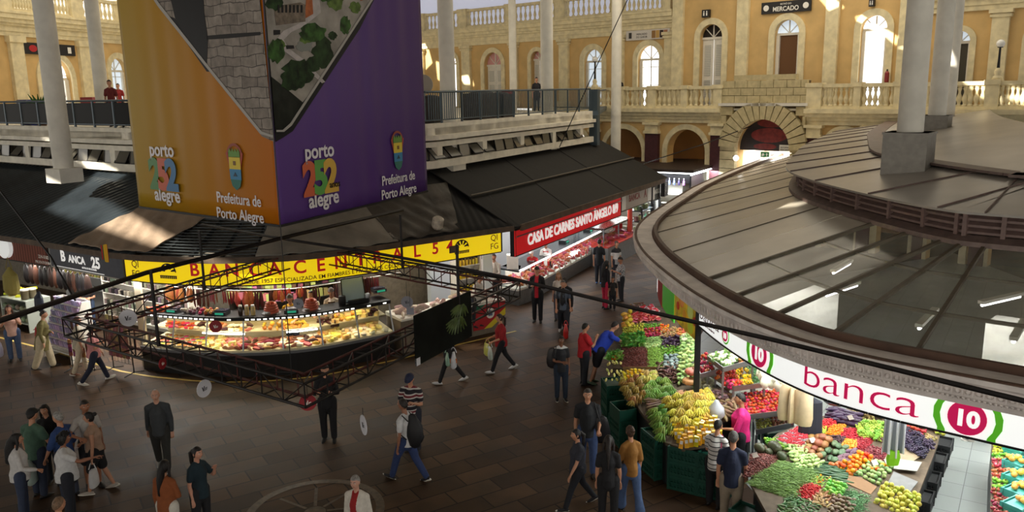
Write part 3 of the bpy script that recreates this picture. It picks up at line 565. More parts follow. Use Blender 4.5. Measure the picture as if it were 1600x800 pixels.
# fascia and soffit
mb = MB(); sweep(mb, SP, [(.32, 3.26), (.38, 3.26), (.38, 3.42), (.32, 3.42)]); sweep(mb, RP, [(.3, 3.22), (.38, 3.22), (.38, 3.42), (.3, 3.42)]); tag(mb.obj('roof_fascia', GUT), 'weathered brown fascia board along the eaves above the stall signs', 'fascia')
mb = MB(); sweep(mb, SP, [(.0, 3.18), (-4.4, 3.5), (-4.4, 3.55), (.0, 3.24)]); sweep(mb, RP, [(0, 3.2), (-3.5, 3.4), (-3.5, 3.45), (0, 3.26)]); struct(mb.obj('ceiling_stalls', mat('stall_soffit', S(150, 142, 130), .8)))
def onroof(x, y):                                    # point of the left stall roof seen at a pixel
    for k in range(200):
        p = atz(x, y, 5.4-k*.0105); a = SP.at(SP.near(p), .35); b = MZ.at(MZ.near(p), -.25)
        if p.z <= 3.38+1.72*clp_((Vector((p.x, p.y, 0))-a).length/max(.5, (b-a).length)): break
    return p
clp_ = lambda v: max(0., min(1., v))
for quad in ([(20, 350), (60, 322), (66, 328), (26, 357)], [(70, 330), (130, 290), (138, 297), (80, 340)], [(122, 300), (195, 264), (200, 274), (130, 312)], [(150, 268), (188, 256), (190, 262), (155, 275)]): sunhole([onroof(x, y) for x, y in quad])  # ceiling holes added so sun streaks stand in for sheen on this roof
PV = Path([(18, 50.5), (7.6, 31.9), (4.75, 25.2), (3.6, 22.4), (3.05, 20.3), (2.88, 18.2), (2.95, 16.2), (3.2, 13.8), (3.66, 12.0), (4.36, 10.66), (6.05, 9.2), (9.6, 6.2)], 2)
def onpav(x, y):
    for k in range(160):
        p = atz(x, y, 5.1-k*.007); o = (Vector((p.x, p.y, 0))-PV.at(PV.near(p))).length
        if p.z <= 3.98+(o-.58)*.294: break
    return p
sunhole([onpav(x, y) for x, y in ((1120, 334), (1132, 329), (1258, 317), (1258, 323), (1150, 335))]); sunhole([onpav(x, y) for x, y in ((1052, 354), (1072, 344), (1104, 336), (1072, 350))])
from mathutils.geometry import delaunay_2d_cdt
cv = [Vector(p) for p in ((-120, -40), (120, -40), (120, 110), (-120, 110))]; ce = [(0, 1), (1, 2), (2, 3), (3, 0)]
for h_ in holes: n0 = len(cv); cv += [Vector(p) for p in h_]; ce += [(n0+k, n0+(k+1) % len(h_)) for k in range(len(h_))]
dv, _, df, _, _, _ = delaunay_2d_cdt(cv, ce, [], 0, 1e-4)
def inside(x, y, q):
    c_ = False
    for (x0, y0), (x1, y1) in zip(q, q[1:]+q[:1]):
        if (y0 > y) != (y1 > y) and x < (x1-x0)*(y-y0)/(y1-y0)+x0: c_ = not c_
    return c_
df = [f for f in df if not any(inside(sum(dv[i].x for i in f)/3, sum(dv[i].y for i in f)/3, q) for q in holes)]
mb = MB(); [mb.add([(v.x, v.y, z) for v in dv], df) for z in (CZ, CZ+.1)]; struct(mb.obj('ceiling', mat('ceiling_panels', S(120, 112, 100), .8)))
# ---- lit signs on the paths
LY = mat('lit_yellow', S(250, 214, 10), .35, emit=.62); LRED = mat('sign_red_letters', S(206, 26, 34), .4, emit=.25); LBLK = mat('sign_black_letters', S(24, 22, 16), .5)
def pathsign(name, label, P, u0, u1, z0, z1, m, off=.0, th=.16, frame=BLACKM):
    c = P.at((u0+u1)/2, off); t = thing(name, label, 'sign', (c.x, c.y, (z0+z1)/2)); O = Vector((c.x, c.y, (z0+z1)/2)); q = lambda u, o, z: P.at(u, o, z)-O
    mb = MB(); us = P.us(u0, u1, .25); k = 4; V_ = [q(u, o, z) for u in us for o, z in ((off, z0), (off, z1), (off-th, z1), (off-th, z0))]
    mb.add(V_, [(i*4+j, i*4+(j+1) % 4, i*4+4+(j+1) % 4, i*4+4+j) for i in range(len(us)-1) for j in range(4)]+[(3, 2, 1, 0), tuple((len(us)-1)*4+j for j in range(4))]); pn_ = mb.obj('panel', m, t)
    fr = MB()
    for a, b in zip(us, us[1:]):
        for z in (z0, z1): fr.bar(q(a, off-th/2, z), q(b, off-th/2, z), th+.03, .03)
    for u in (u0, u1): fr.bar(q(u, off-th/2, z0), q(u, off-th/2, z1), .04, th+.03)
    fr.obj('frame', frame, t); t = bpy.data.objects[pn_.name]
    return t, (lambda U, V, o_: q(U, off+.006+o_, V))
yu0, yu1 = su(192, 420), su(793, 380)
t, fn = pathsign('shop_sign', 'long yellow illuminated curved sign with red letters over the deli counter', SP, yu0+.05, yu1, 2.57, 3.24, LY)
mb = MB()
for ch, px in zip('BANCACENTRAL54', (304, 335, 363, 399, 429, 469, 501, 533, 563, 590, 621, 651, 680, 703)):
    u = upx(SP, px, 2.95); text_on(mb, fn, ch, .50 if ch not in '54' else .48, u, 2.84, bold=.018, thick=.02)
mb.obj('big_lettering', LRED, t)
mb = MB(); ul, ur = upx(SP, 347, 2.66), upx(SP, 664, 2.66); text_on(mb, fn, 'DESDE 1957 ESPECIALIZADA EM FIAMBRES E PRODUTOS COLONIAIS', .157, (ul+ur)/2, 2.63, bold=.008, xs=(ur-ul)/5.85); mb.obj('small_lettering', LBLK, t)
mb = MB()
for px, py in ((218, 420), (776, 380)):
    u = su(px, py); text_on(mb, fn, 'QI', .27, u, 2.97); text_on(mb, fn, 'FG', .27, u, 2.70)
mb.obj('corner_lettering', LBLK, t)
for px, py in ((264, 425), (741, 392)):
    mb = MB(); u = su(px, py)
    for a0 in (8, 44, 80, 116, 152):
        A, B_ = radians(a0), radians(a0+20); mb.prism([fn(u+.1*cos(B_), 2.9+.1*sin(B_), 0), fn(u+.1*cos(A), 2.9+.1*sin(A), 0), fn(u+.24*cos(A), 2.9+.22*sin(A), 0), fn(u+.24*cos(B_), 2.9+.22*sin(B_), 0)], fn(u, 0, .01)-fn(u, 0, 0))
    mb.prism([fn(u+.26*cos(a), 2.9+.25*sin(a), 0) for a in [pi*i/12 for i in range(13)]]+[fn(u+.23*cos(a), 2.9+.215*sin(a), 0) for a in [pi*(12-i)/12 for i in range(13)]], fn(u, 0, .01)-fn(u, 0, 0))
    for j in range(9): x = u-.24+j*.06; mb.prism([fn(x-.02, 2.72, 0), fn(x+.02, 2.72, 0), fn(x+.02, 2.79, 0), fn(x-.02, 2.79, 0)], fn(u, 0, .01)-fn(u, 0, 0))
    mb.prism([fn(u-.27, 2.79, 0), fn(u+.27, 2.79, 0), fn(u+.27, 2.81, 0), fn(u-.27, 2.81, 0)], fn(u, 0, .01)-fn(u, 0, 0)); mb.obj('dome_emblem', LBLK, t)
mb = MB(); u = su(725, 393); mb.prism([fn(u-.17, 2.78, 0), fn(u+.17, 2.78, 0), fn(u+.17, 3.0, 0), fn(u-.17, 3.0, 0)], fn(u, 0, .02)-fn(u, 0, 0)); mb.obj('small_plate', mat('plate_brown', S(84, 66, 36), .4), t)
# left signs
GREYB = mat('sign_charcoal', S(58, 60, 68), .5, var=.1, emit=.12); GLOWW = mat('glow_white_letters', S(246, 244, 240), .4, emit=.5)  # emission added to panel and letters to brighten the sign
t, fn = pathsign('shop_sign', 'charcoal sign reading BANCA 25 left of the yellow sign', SP, su(77, 400), yu0-.02, 2.58, 3.2, GREYB, .02, frame=mat('sign_frame_pale', S(170, 168, 160), .5))
mb = MB(); u = su(131, 407); text_on(mb, fn, 'B', .44, su(106, 402), 2.82, bold=.035); text_on(mb, fn, 'ANCA', .31, su(126, 406), 2.82, bold=.03); text_on(mb, fn, '25', .44, su(152, 412), 2.78, bold=.035); mb.obj('big_lettering', GLOWW, t)
mb = MB(); text_on(mb, fn, 'ARTIGOS REGIONAIS', .08, su(130, 412), 2.69); ux = su(90, 400); mb.prism([fn(ux-.05, 2.62, 0), fn(ux+2.6, 2.62, 0), fn(ux+2.6, 2.635, 0), fn(ux-.05, 2.635, 0)], fn(ux, 0, .01)-fn(ux, 0, 0)); mb.obj('small_lettering', GLOWW, t)
t, fn = pathsign('shop_sign', 'red-brown slatted sign with a round white disc at far left', SP, U00+.1, su(73, 398)-.02, 2.55, 3.2, stripe_mat('brown_slats', [(.55, (134, 76, 60)), (1, (98, 52, 42))], .12, 0), .0)
mb = MB(); u = su(17, 388); mb.prism([fn(u+.36*cos(2*pi*i/24), 2.98+.36*sin(2*pi*i/24), .0) for i in range(24)], fn(u, 0, .12)-fn(u, 0, 0)); mb.obj('disc', mat('disc_white', S(236, 238, 236), .4, emit=.45), t)  # disc carries a weak emission
mb = MB(); text_on(mb, fn, '224-0102', .15, su(54, 400), 2.77); text_on(mb, fn, 'PRODUTOS NATURAIS', .12, su(50, 402), 2.6); mb.obj('lettering', WLET, t)
# right-hand aisle signs
ru = lambda px, py, z=2.8: su(px, py, z, RP)
RS = mat('lit_red', S(204, 24, 30), .4, emit=.35)
r0, r1, r2, r3 = .05, ru(961, 320), ru(1013, 303), ru(1046, 288)
t, fn = pathsign('shop_sign', 'long red butcher sign with white letters along the right aisle', RP, r0, r1, 2.36, 3.2, RS, .1)
mb = MB(); text_on(mb, fn, 'CASA DE CARNES SANTO ÂNGELO 8/9', .5, (r0+r1)/2+.25, 2.58, bold=.03, xs=(r1-r0-1.0)/8.95, thick=.03); mb.obj('lettering', mat('glow_white_letters', S(246, 244, 240), .4, emit=.5), t)
mb = MB(); us = RP.us(r0, r1, 1.); [mb.bar(fn(a, 3.0, .05), fn(b, 3.0, .05), .02, .04) for a, b in zip(us, us[1:])]; mb.obj('sign_rail', STEEL, t)
t, fn = pathsign('shop_sign', 'grey printed sign reading BANCA A beyond the red butcher sign', RP, r1+.05, r2-.02, 2.5, 3.25, mat('sign_greige', S(150, 138, 126), .5, emit=.12), .1)
mb = MB(); w_ = r2-r1; text_on(mb, fn, 'BANCA', .38, r1+w_*.42, 2.82, bold=.03, xs=w_/3.6); text_on(mb, fn, 'A', .5, r1+w_*.78, 2.78, bold=.035); mb.obj('lettering', mat('dark_red_letters', S(128, 40, 30), .5), t)
mb = MB(); mb.prism([fn(r1+.08, 2.55, 0), fn(r1+w_*.14, 2.55, 0), fn(r1+w_*.14, 3.2, 0), fn(r1+.08, 3.2, 0)], fn(r1, 0, .01)-fn(r1, 0, 0)); mb.prism([fn(r1+w_*.86, 2.55, 0), fn(r2-.06, 2.55, 0), fn(r2-.06, 3.2, 0), fn(r1+w_*.86, 3.2, 0)], fn(r1, 0, .01)-fn(r1, 0, 0)); mb.obj('white_patch', WLET, t)
t, fn = pathsign('shop_sign', 'black sign reading BANCA 12 at the far end of the right aisle', RP, r2, r3, 2.45, 3.15, BLK, .12)
mb = MB(); w_ = r3-r2; text_on(mb, fn, 'BANCA 12', .3, (r2+r3)/2+.1, 2.75, bold=.02, xs=w_/2.2); mb.prism([fn(r2+.1, 2.52, 0), fn(r2+.35, 2.52, 0), fn(r2+.35, 3.08, 0), fn(r2+.1, 3.08, 0)], fn(r2, 0, .01)-fn(r2, 0, 0)); mb.obj('lettering', WLET, t)
t, fn = pathsign('shop_sign', 'small dark sign with white lines at the end of the right stall row', RP, r3+.1, RP.L+.6, 2.55, 3.2, BLK, .3)
mb = MB(); [mb.prism([fn(r3+.3, z, 0), fn(RP.L+.3, z, 0), fn(RP.L+.3, z+.05, 0), fn(r3+.3, z+.05, 0)], fn(r3, 0, .01)-fn(r3, 0, 0)) for z in (2.75, 2.9, 3.02)]; mb.obj('lettering', WLET, t)
# yellow line painted on the floor round the counters
mb = MB(); sweep(mb, SP, [(.34, 0), (.34, .004), (.42, .004), (.42, 0)]); struct(mb.obj('trim_12', mat('yellow_paint_line', S(196, 168, 84), .6, var=.3, nscale=3)))
# floor medallion: inlaid ring with eight rays
mc = atz(492, 800); mb = MB(); R_ = 1.28
mb.prism([], (0, 0, 0)) if False else None
n = 48; mb.add([(mc.x+r*cos(2*pi*i/n), mc.y+r*sin(2*pi*i/n), z) for z in (.001, .005) for r in (R_, R_-.16) for i in range(n)], [(2*n+i, 2*n+(i+1) % n, 3*n+(i+1) % n, 3*n+i) for i in range(n)]+[(i, 2*n+i, 2*n+(i+1) % n, (i+1) % n) for i in range(n)])
for k in range(8): a = pi*k/4+.2; mb.bar((mc.x+.22*cos(a), mc.y+.22*sin(a), .003), (mc.x+.95*cos(a), mc.y+.95*sin(a), .003), .06, .004)
mb.lathe([(.2, .001), (.2, .005)], (mc.x, mc.y, 0), 20); struct(mb.obj('trim_13', mat('inlay_stone', S(84, 68, 52), .5, var=.4, nscale=9)))
# ================================================================ THE HANGING PRINTED BANNER
BZ = 5.4; bS, bW, bE = atz(438, 355, BZ), atz(218, 325, BZ), atz(668, 300, BZ); bN = bW+bE-bS
uG = (bS-bW).normalized(); uP = (bE-bS).normalized(); nG = Vector((uG.y, -uG.x, 0)); nP = Vector((uP.y, -uP.x, 0)); BT = 12.2
ban = thing('hanging_banner', 'huge four-sided printed banner, gold and purple, hanging over the court', 'banner', (bS.x, bS.y, BZ)); B0 = Vector((bS.x, bS.y, BZ))
GOLD = mat('banner_gold', S(186, 128, 30), .42, col2=S(186, 128, 30), bump=.12, bscale=1.4, spec=.12); PURP = mat('banner_purple', S(92, 62, 126), .36, col2=S(92, 62, 126), bump=.15, bscale=1.6, spec=.16)
for m_, x0, x1, c0, c1 in ((GOLD, -3.6, 0, (172, 140, 40), (184, 104, 14)), (PURP, 0, 2.1, (96, 64, 136), (68, 36, 102))):   # the printed colour runs across each face
    nt = m_.node_tree; rp = [n for n in nt.nodes if n.type == 'VALTORGB'][0]; rp.color_ramp.elements[0].position = 0; rp.color_ramp.elements[1].position = 1; rp.color_ramp.elements[0].color = (*S(*c0), 1); rp.color_ramp.elements[1].color = (*S(*c1), 1)
    sp = nt.nodes.new('ShaderNodeSeparateXYZ'); mr = nt.nodes.new('ShaderNodeMapRange'); mr.inputs[1].default_value = x0; mr.inputs[2].default_value = x1; nt.links.new([n for n in nt.nodes if n.type == 'TEX_COORD'][0].outputs['Object'], sp.inputs[0]); nt.links.new(sp.outputs[0], mr.inputs[0]); nt.links.new(mr.outputs[0], rp.inputs[0])
BBK_ = 0
BBK = mat('banner_black', S(22, 20, 24), .4)
def ripple(a, b, n):                                # slack vinyl sheet with soft vertical folds
    mb = MB(); L = (b-a).length
    def f(i, j, d):
        s_ = i*L; amp = .022*sin(s_*5.3)*sin(s_*1.7+1)+.014*sin(s_*11+j*2); e = min(1, 4*min(i, 1-i)); sag = .03*sin(pi*i)*(1-j)
        return a.lerp(b, i)+n*(amp*e*.5+d)+Vector((0, 0, j*(BT-BZ)))-B0-Vector((0, 0, 0))
    mb.grid(lambda i, j: f(i, j, 0), 48, 20); mb.grid(lambda i, j: f(i, j, -.015), 48, 20); k = 49*21
    mb.f += [(i, i+1, k+i+1, k+i) for i in range(48)]+[(j*49, k+j*49, k+(j+1)*49, (j+1)*49) for j in range(20)]+[(j*49+48, (j+1)*49+48, k+(j+1)*49+48, k+j*49+48) for j in range(20)]; mb.m = [0]*len(mb.f); return mb
FG = ripple(bW, bS, nG).obj('gold_face', GOLD, ban, smooth=True); FP = ripple(bS, bE, nP).obj('purple_face', PURP, ban, smooth=True); ripple(bE, bN, -nG).obj('gold_face', GOLD, ban, smooth=True); ripple(bN, bW, -nP).obj('purple_face', PURP, ban, smooth=True)
fr = MB(); q = [bW, bS, bE, bN]; [fr.bar(q[i]-B0+Vector((0, 0, .02)), q[(i+1) % 4]-B0+Vector((0, 0, .02)), .04) for i in range(4)]; fr.obj('bottom_bar', BLACKM, ban)
def onG(x, y, d): s_, z = onplane(x, y, bW, uG); return bW+uG*s_+nG*d+Vector((0, 0, z-bW.z))-B0
def onP(x, y, d): s_, z = onplane(x, y, bS, uP); return bS+uP*s_+nP*d+Vector((0, 0, z-bS.z))-B0
def printed(name, on, poly, d, m, th=.004):
    m.node_tree.nodes['Principled BSDF'].inputs['Specular IOR Level'].default_value = .12
    mb = MB(); n = nG if on is onG else nP; mb.prism([on(x, y, d) for x, y in poly], n*th); return mb.obj(name, m, FG if on is onG else FP)
def brick_print():
    m = bpy.data.materials.new('stone_print'); m.use_nodes = True; nt = m.node_tree; b = nt.nodes['Principled BSDF']; b.inputs['Roughness'].default_value = .45; N = nt.nodes.new; L = nt.links.new
    tc = N('ShaderNodeTexCoord'); mp = N('ShaderNodeMapping'); mp.inputs['Rotation'].default_value = (radians(-90), 0, 0)
    sp = N('ShaderNodeSeparateXYZ'); cb = N('ShaderNodeCombineXYZ'); ad = N('ShaderNodeMath'); ad.operation = 'MULTIPLY'; ad.inputs[1].default_value = 1.25; L(tc.outputs['Object'], sp.inputs[0]); L(sp.outputs[0], ad.inputs[0]); L(ad.outputs[0], cb.inputs[0]); L(sp.outputs[2], cb.inputs[1])
    no = N('ShaderNodeTexNoise'); no.inputs['Scale'].default_value = 2.5; no.inputs['Detail'].default_value = 6; L(tc.outputs['Object'], no.inputs['Vector']); mv = N('ShaderNodeVectorMath'); mv.operation = 'MULTIPLY_ADD'; mv.inputs[1].default_value = (.14, .14, .14); L(no.outputs['Color'], mv.inputs[0]); L(cb.outputs[0], mv.inputs[2])
    br = N('ShaderNodeTexBrick'); br.inputs['Scale'].default_value = 1; br.inputs['Brick Width'].default_value = .42; br.inputs['Row Height'].default_value = .17; br.inputs['Mortar Size'].default_value = .010; br.inputs['Mortar Smooth'].default_value = .6
    br.inputs['Color1'].default_value = (*S(150, 140, 130), 1); br.inputs['Color2'].default_value = (*S(122, 112, 104), 1); br.inputs['Mortar'].default_value = (*S(70, 64, 60), 1); L(mv.outputs[0], br.inputs['Vector'])
    mr = N('ShaderNodeMapRange'); mr.inputs[1].default_value = .3; mr.inputs[2].default_value = .7; mr.inputs[3].default_value = .7; mr.inputs[4].default_value = 1.2; n2 = N('ShaderNodeTexNoise'); n2.inputs['Scale'].default_value = 7; n2.inputs['Detail'].default_value = 8; L(tc.outputs['Object'], n2.inputs['Vector']); L(n2.outputs[0], mr.inputs[0])
    mx = N('ShaderNodeMix'); mx.data_type = 'RGBA'; mx.blend_type = 'MULTIPLY'; mx.inputs[0].default_value = 1; L(br.outputs[0], mx.inputs[6]); L(mr.outputs[0], mx.inputs[7]); L(mx.outputs[2], b.inputs['Base Color']); return m
T0 = -70
printed('stone_wall_print', onG, [(203, T0), (254, 12), (330, 112), (412, 213), (430, 221), (402, T0)], .03, brick_print())
printed('dark_arch_print', onG, [(252, T0), (272, 8), (277, 30), (326, 108), (328, 60), (322, 20), (318, T0)], .036, mat('print_dark_arch', S(18, 17, 20), .4, var=.25, nscale=2))
printed('smear_print', onG, [(326, 56), (326, 62), (360, 60), (410, 55), (410, 50), (360, 53)], .036, mat('print_smear', S(40, 38, 38), .5))
printed('photo_edge_print', onG, [(203, T0), (252, 5), (330, 104), (412, 205), (430, 211), (430, 215), (410, 209), (328, 108), (250, 10), (199, T0)], .042, mat('print_line', S(168, 164, 158), .4))
printed('photo_edge_print', onG, [(265, 25), (275, 28), (330, 112), (326, 112)], .034, BBK)
printed('black_border_print', onP, [(404, T0), (618, T0), (588, -12), (560, 45), (455, 205), (440, 215), (428, 222)], .03, BBK)
printed('city_photo_print', onP, [(405, T0), (608, T0), (580, -6), (550, 42), (470, 165), (440, 140), (421, 120)], .036, mat('print_street', S(150, 144, 136), .45, var=.35, nscale=2.2))
printed('photo_dark_print', onP, [(421, 120), (440, 135), (470, 160), (505, 118), (460, 190), (450, 200), (438, 208), (427, 208)], .04, mat('print_dark_green', S(26, 30, 24), .5, var=.6, nscale=4))
rng = random.Random(3)
def blob(x, y, a, b, n=22, j=.22): return [(x+a*cos(2*pi*i/n)*(1+rng.uniform(-j, j)), y+b*sin(2*pi*i/n)*(1+rng.uniform(-j, j))) for i in range(n)]
printed('road_print', onP, [(492, -40), (498, 20), (470, 42), (452, 50), (440, 62), (447, 75), (470, 92), (505, 128), (500, 130), (462, 96), (436, 76), (428, 62), (440, 48), (462, 38), (478, 20), (474, -40)], .041, mat('print_road', S(176, 168, 166), .45, var=.15))
TG = [mat('print_tree_a', S(52, 84, 36), .5, var=.7, nscale=6), mat('print_tree_b', S(30, 52, 24), .5, var=.8, nscale=6), mat('print_tree_c', S(88, 110, 52), .5, var=.6, nscale=6)]
for x, y, a, b, k in ((486, 52, 20, 14, 0), (502, 82, 16, 22, 1), (486, 100, 13, 12, 1), (428, 80, 14, 18, 0), (432, 70, 10, 8, 2), (462, 112, 24, 20, 1), (455, 125, 20, 16, 1), (536, 40, 8, 14, 0), (520, 2, 14, 14, 2), (505, -8, 12, 12, 0), (425, 4, 14, 12, 1), (552, 12, 9, 9, 2), (475, 62, 9, 6, 2), (516, 56, 7, 7, 1)): printed('tree_print', onP, blob(x, y, a, b), .044+.002*rng.random(), TG[k])
printed('building_print', onP, [(424, 10), (466, 4), (474, 8), (474, 34), (428, 40)], .043, mat('print_building', S(116, 104, 92), .5, var=.4, nscale=10))
for k in range(7): printed('building_window_print', onP, [(430+k*6, 8), (433+k*6, 8), (433+k*6, 20), (430+k*6, 20)], .048, BBK)
printed('orange_glow_print', onP, [(476, -10), (484, -10), (486, 22), (472, 30)], .043, mat('print_orange', S(170, 96, 56), .5, var=.3))
printed('red_roof_print', onP, [(556, -40), (590, -40), (580, -6), (560, 2)], .046, mat('print_brick', S(150, 84, 56), .5, var=.3))
printed('car_print', onP, [(443, 71), (455, 71), (456, 76), (444, 77)], .048, BBK); printed('kiosk_print', onP, [(424, 47), (434, 47), (434, 54), (424, 55)], .048, BBK)
printed('pond_print', onP, blob(473, 72, 12, 10), .0425, mat('print_pond', S(128, 130, 124), .4))
printed('photo_edge_print', onP, [(428, 206), (440, 206), (452, 196), (580, -1), (616, T0), (613, T0), (577, -2), (450, 192), (438, 203), (428, 203)], .05, mat('print_line', S(168, 164, 158), .4))
# logos
CW = mat('print_white', S(226, 222, 226), .45)
def logo(on, px, py, w_, cols, anos):
    O = on(px, py, .03); u, n = (uG, nG) if on is onG else (uP, nP); fn = lambda U, V, o_: O+u*U+n*(o_)+Vector((0, 0, V))
    mb = MB(); text_on(mb, fn, 'porto', w_*.42, 0, w_*.40, bold=.022); text_on(mb, fn, 'alegre', w_*.42, w_*.05, -w_*.60, bold=.022); mb.obj('logo_lettering', CW, FG if on is onG else FP)
    for k, c in enumerate(cols): mb = MB(); text_on(mb, lambda U, V, o_: fn(U, V, o_+.004*k), '252'[k], w_*.92, w_*(-.36+.34*k), -w_*.32, bold=.05); mb.obj('logo_digit', mat('print_digit_%d_%d_%d' % c, S(*c), .45), FG if on is onG else FP)
    if anos: mb = MB(); text_on(mb, lambda U, V, o_: fn(U, V, o_+.02), 'anos', w_*.2, w_*.42, -w_*.26, bold=.01); mb.obj('logo_small_word', BBK, FG if on is onG else FP)
logo(onG, 258, 272, .86, ((70, 130, 66), (196, 84, 50), (44, 110, 160)), False); logo(onP, 500, 276, .86, ((206, 96, 56), (92, 164, 72), (214, 172, 64)), True)
def crest(on, px, py, w_):
    O = on(px, py, .03); u, n = (uG, nG) if on is onG else (uP, nP); fn = lambda U, V, o_: O+u*U+n*o_+Vector((0, 0, V))
    def pl(name, pts, c, d): mb = MB(); mb.prism([fn(a*w_, b*w_, d) for a, b in pts], n*.004); mb.obj(name, mat('crest_%d_%d_%d' % c, S(*c), .5), FG if on is onG else FP)
    pl('crest_ribbon', [(.37*cos(a), .5+.36*sin(a)) for a in [pi*(1.12*i/14-.06) for i in range(15)]]+[(.30*cos(a), .5+.29*sin(a)) for a in [pi*(1.12*(14-i)/14-.06) for i in range(15)]], (150, 60, 40), .0)
    pl('crest_wreath', [(-.4, .6), (-.3, .3), (-.24, .1), (-.3, .6)], (172, 60, 40), .002); pl('crest_wreath', [(.4, .6), (.3, .3), (.24, .1), (.3, .6)], (172, 60, 40), .002)
    pl('crest_crown', [(-.26, .48), (.26, .48), (.26, .62)]+[(.26-.065*k, (.72 if k % 2 else .62)) for k in range(1, 8)]+[(-.26, .62)], (96, 142, 50), .006); pl('crest_field', [(-.26, .47), (.26, .47), (.26, .14), (-.26, .14)], (222, 196, 54), .006); pl('crest_field', [(-.26, .14), (.26, .14), (.25, -.15), (-.25, -.15)], (46, 130, 176), .006)
    pl('crest_field', [(-.25, -.15), (.25, -.15), (.18, -.34), (0, -.45), (-.18, -.34)], (30, 110, 96), .006); pl('crest_mark', [(-.06, .25), (.06, .25), (.06, .37), (-.06, .37)], (120, 84, 30), .012); pl('crest_mark', [(-.1, -.06), (0, .06), (.1, -.06)], (26, 60, 80), .012)
    mb = MB(); text_on(mb, fn, 'Prefeitura de', w_*.44, 0, -w_*.85, bold=.012, xs=.9); text_on(mb, fn, 'Porto Alegre', w_*.44, 0, -w_*1.3, bold=.012, xs=.95); mb.obj('crest_lettering', CW, FG if on is onG else FP)
crest(onG, 371, 272, .62); crest(onP, 620, 245, .62)
# ================================================================ THE HANGING TRUSS
TZ = 3.35; tN, tL, tF, tR = atz(475, 600, TZ), atz(97, 497, TZ), atz(487, 383, TZ), atz(812, 440, TZ)
tC = (tN+tL+tF+tR)/4; tr = thing('hanging_truss', 'square black box truss hanging low on rods over the court', 'truss', tC); TRM = mat('truss_black', S(38, 34, 34), .45, metal=.4, var=.4, nscale=4); TRR = mat('truss_rust', S(84, 34, 32), .5, var=.3)
def arm(a, b):
    a, b = a-tC, b-tC; d = (b-a).normalized(); inn = Vector((-d.y, d.x, 0)); mid = (a+b)/2
    if inn.dot(-mid) < 0: inn = -inn
    w, h = .30, .37; L = (b-a).length; mb = MB(); dz = Vector((0, 0, -h)); ch = [Vector(), inn*w, dz, inn*w+dz]
    for k, c in enumerate(ch): s_, e_ = (a, b) if k in (0, 2) else (a+d*w, b-d*w); mb.tube([s_+c, e_+c], .024, 8, 1 if k in (1, 3) else 0)
    n = 14
    for i in range(n+1):
        p = a+d*(L*i/n); mb.tube([p, p+dz], .013, 5)
        if 0 < i < n: mb.tube([p+inn*w, p+inn*w+dz], .012, 5, 1); mb.tube([p, p+inn*w], .012, 5); mb.tube([p+dz, p+dz+inn*w], .012, 5)
        if i < n: q = a+d*(L*(i+1)/n); mb.tube([p+(dz if i % 2 else Vector()), q+(Vector() if i % 2 else dz)], .011, 5); mb.tube([p+inn*w*(i % 2), q+inn*w*((i+1) % 2)], .010, 5)
    mb.obj('truss_arm', [TRM, TRR], tr)
for a, b in ((tN, tL), (tL, tF), (tF, tR), (tR, tN)): arm(a, b)
zb_ = 4.64; P2 = lambda *l: [atz(x, y, zb_)-tC for x, y in l]
MB().tube(P2((-30, 511), (100, 468), (229, 426), (461, 367), (629, 328)), .042, 8).obj('cross_bar', TRM, tr)
MB().tube([p+Vector((0, 0, -.09)) for p in P2((315, 345), (461, 370), (560, 384), (717, 411), (800, 427), (1000, 474))]+[p+Vector((0, 0, -.09)) for p in P2((1200, 518), (1400, 565), (1640, 622))], .03, 8).obj('cross_bar', TRM, tr)
for x, y, yt in ((248, 541, 428), (717, 487, 411), (320, 453, 345), (629, 420, 328)):
    p = atz(x, y, TZ)-tC; q = atz(229 if x == 248 else x, yt, zb_)-tC; MB().tube([p, (p.x, p.y, q.z+.05)], .03, 8).obj('hanger_rod', TRM, tr)
tag(MB().tube([atz(456, 592, TZ), atz(456, 592, TZ)+Vector((0, 0, 9.3))], .008, 5).obj('hoist_cable', BLACKM), 'thin steel cable running up past the banner corner from the near truss corner', 'cable')
tag(MB().tube([tF, tF+Vector((0, 0, 1.4))], .008, 5).obj('hoist_cable', BLACKM), 'short thin cable above the far truss corner', 'cable')
def wire(label, pts, r=.012): tag(MB().tube(pts, r, 5).obj('cable', BLACKM), label, 'cable')
wire('slack black cable slanting down at the left edge past the brown sign', [aty(-10, 285, 15), aty(40, 350, 14.6), aty(80, 402, 14.2), aty(118, 470, 14)], .018)
wire('long black cable slanting from the top down to the mezzanine end', [aty(982, -4, 34), aty(930, 108, 33.6), aty(874, 230, 33)], .02); wire('thin rope slanting from the portal keystone to the black roof', [aty(1186, 192, 41), aty(1100, 225, 40), aty(985, 262, 39)], .025)
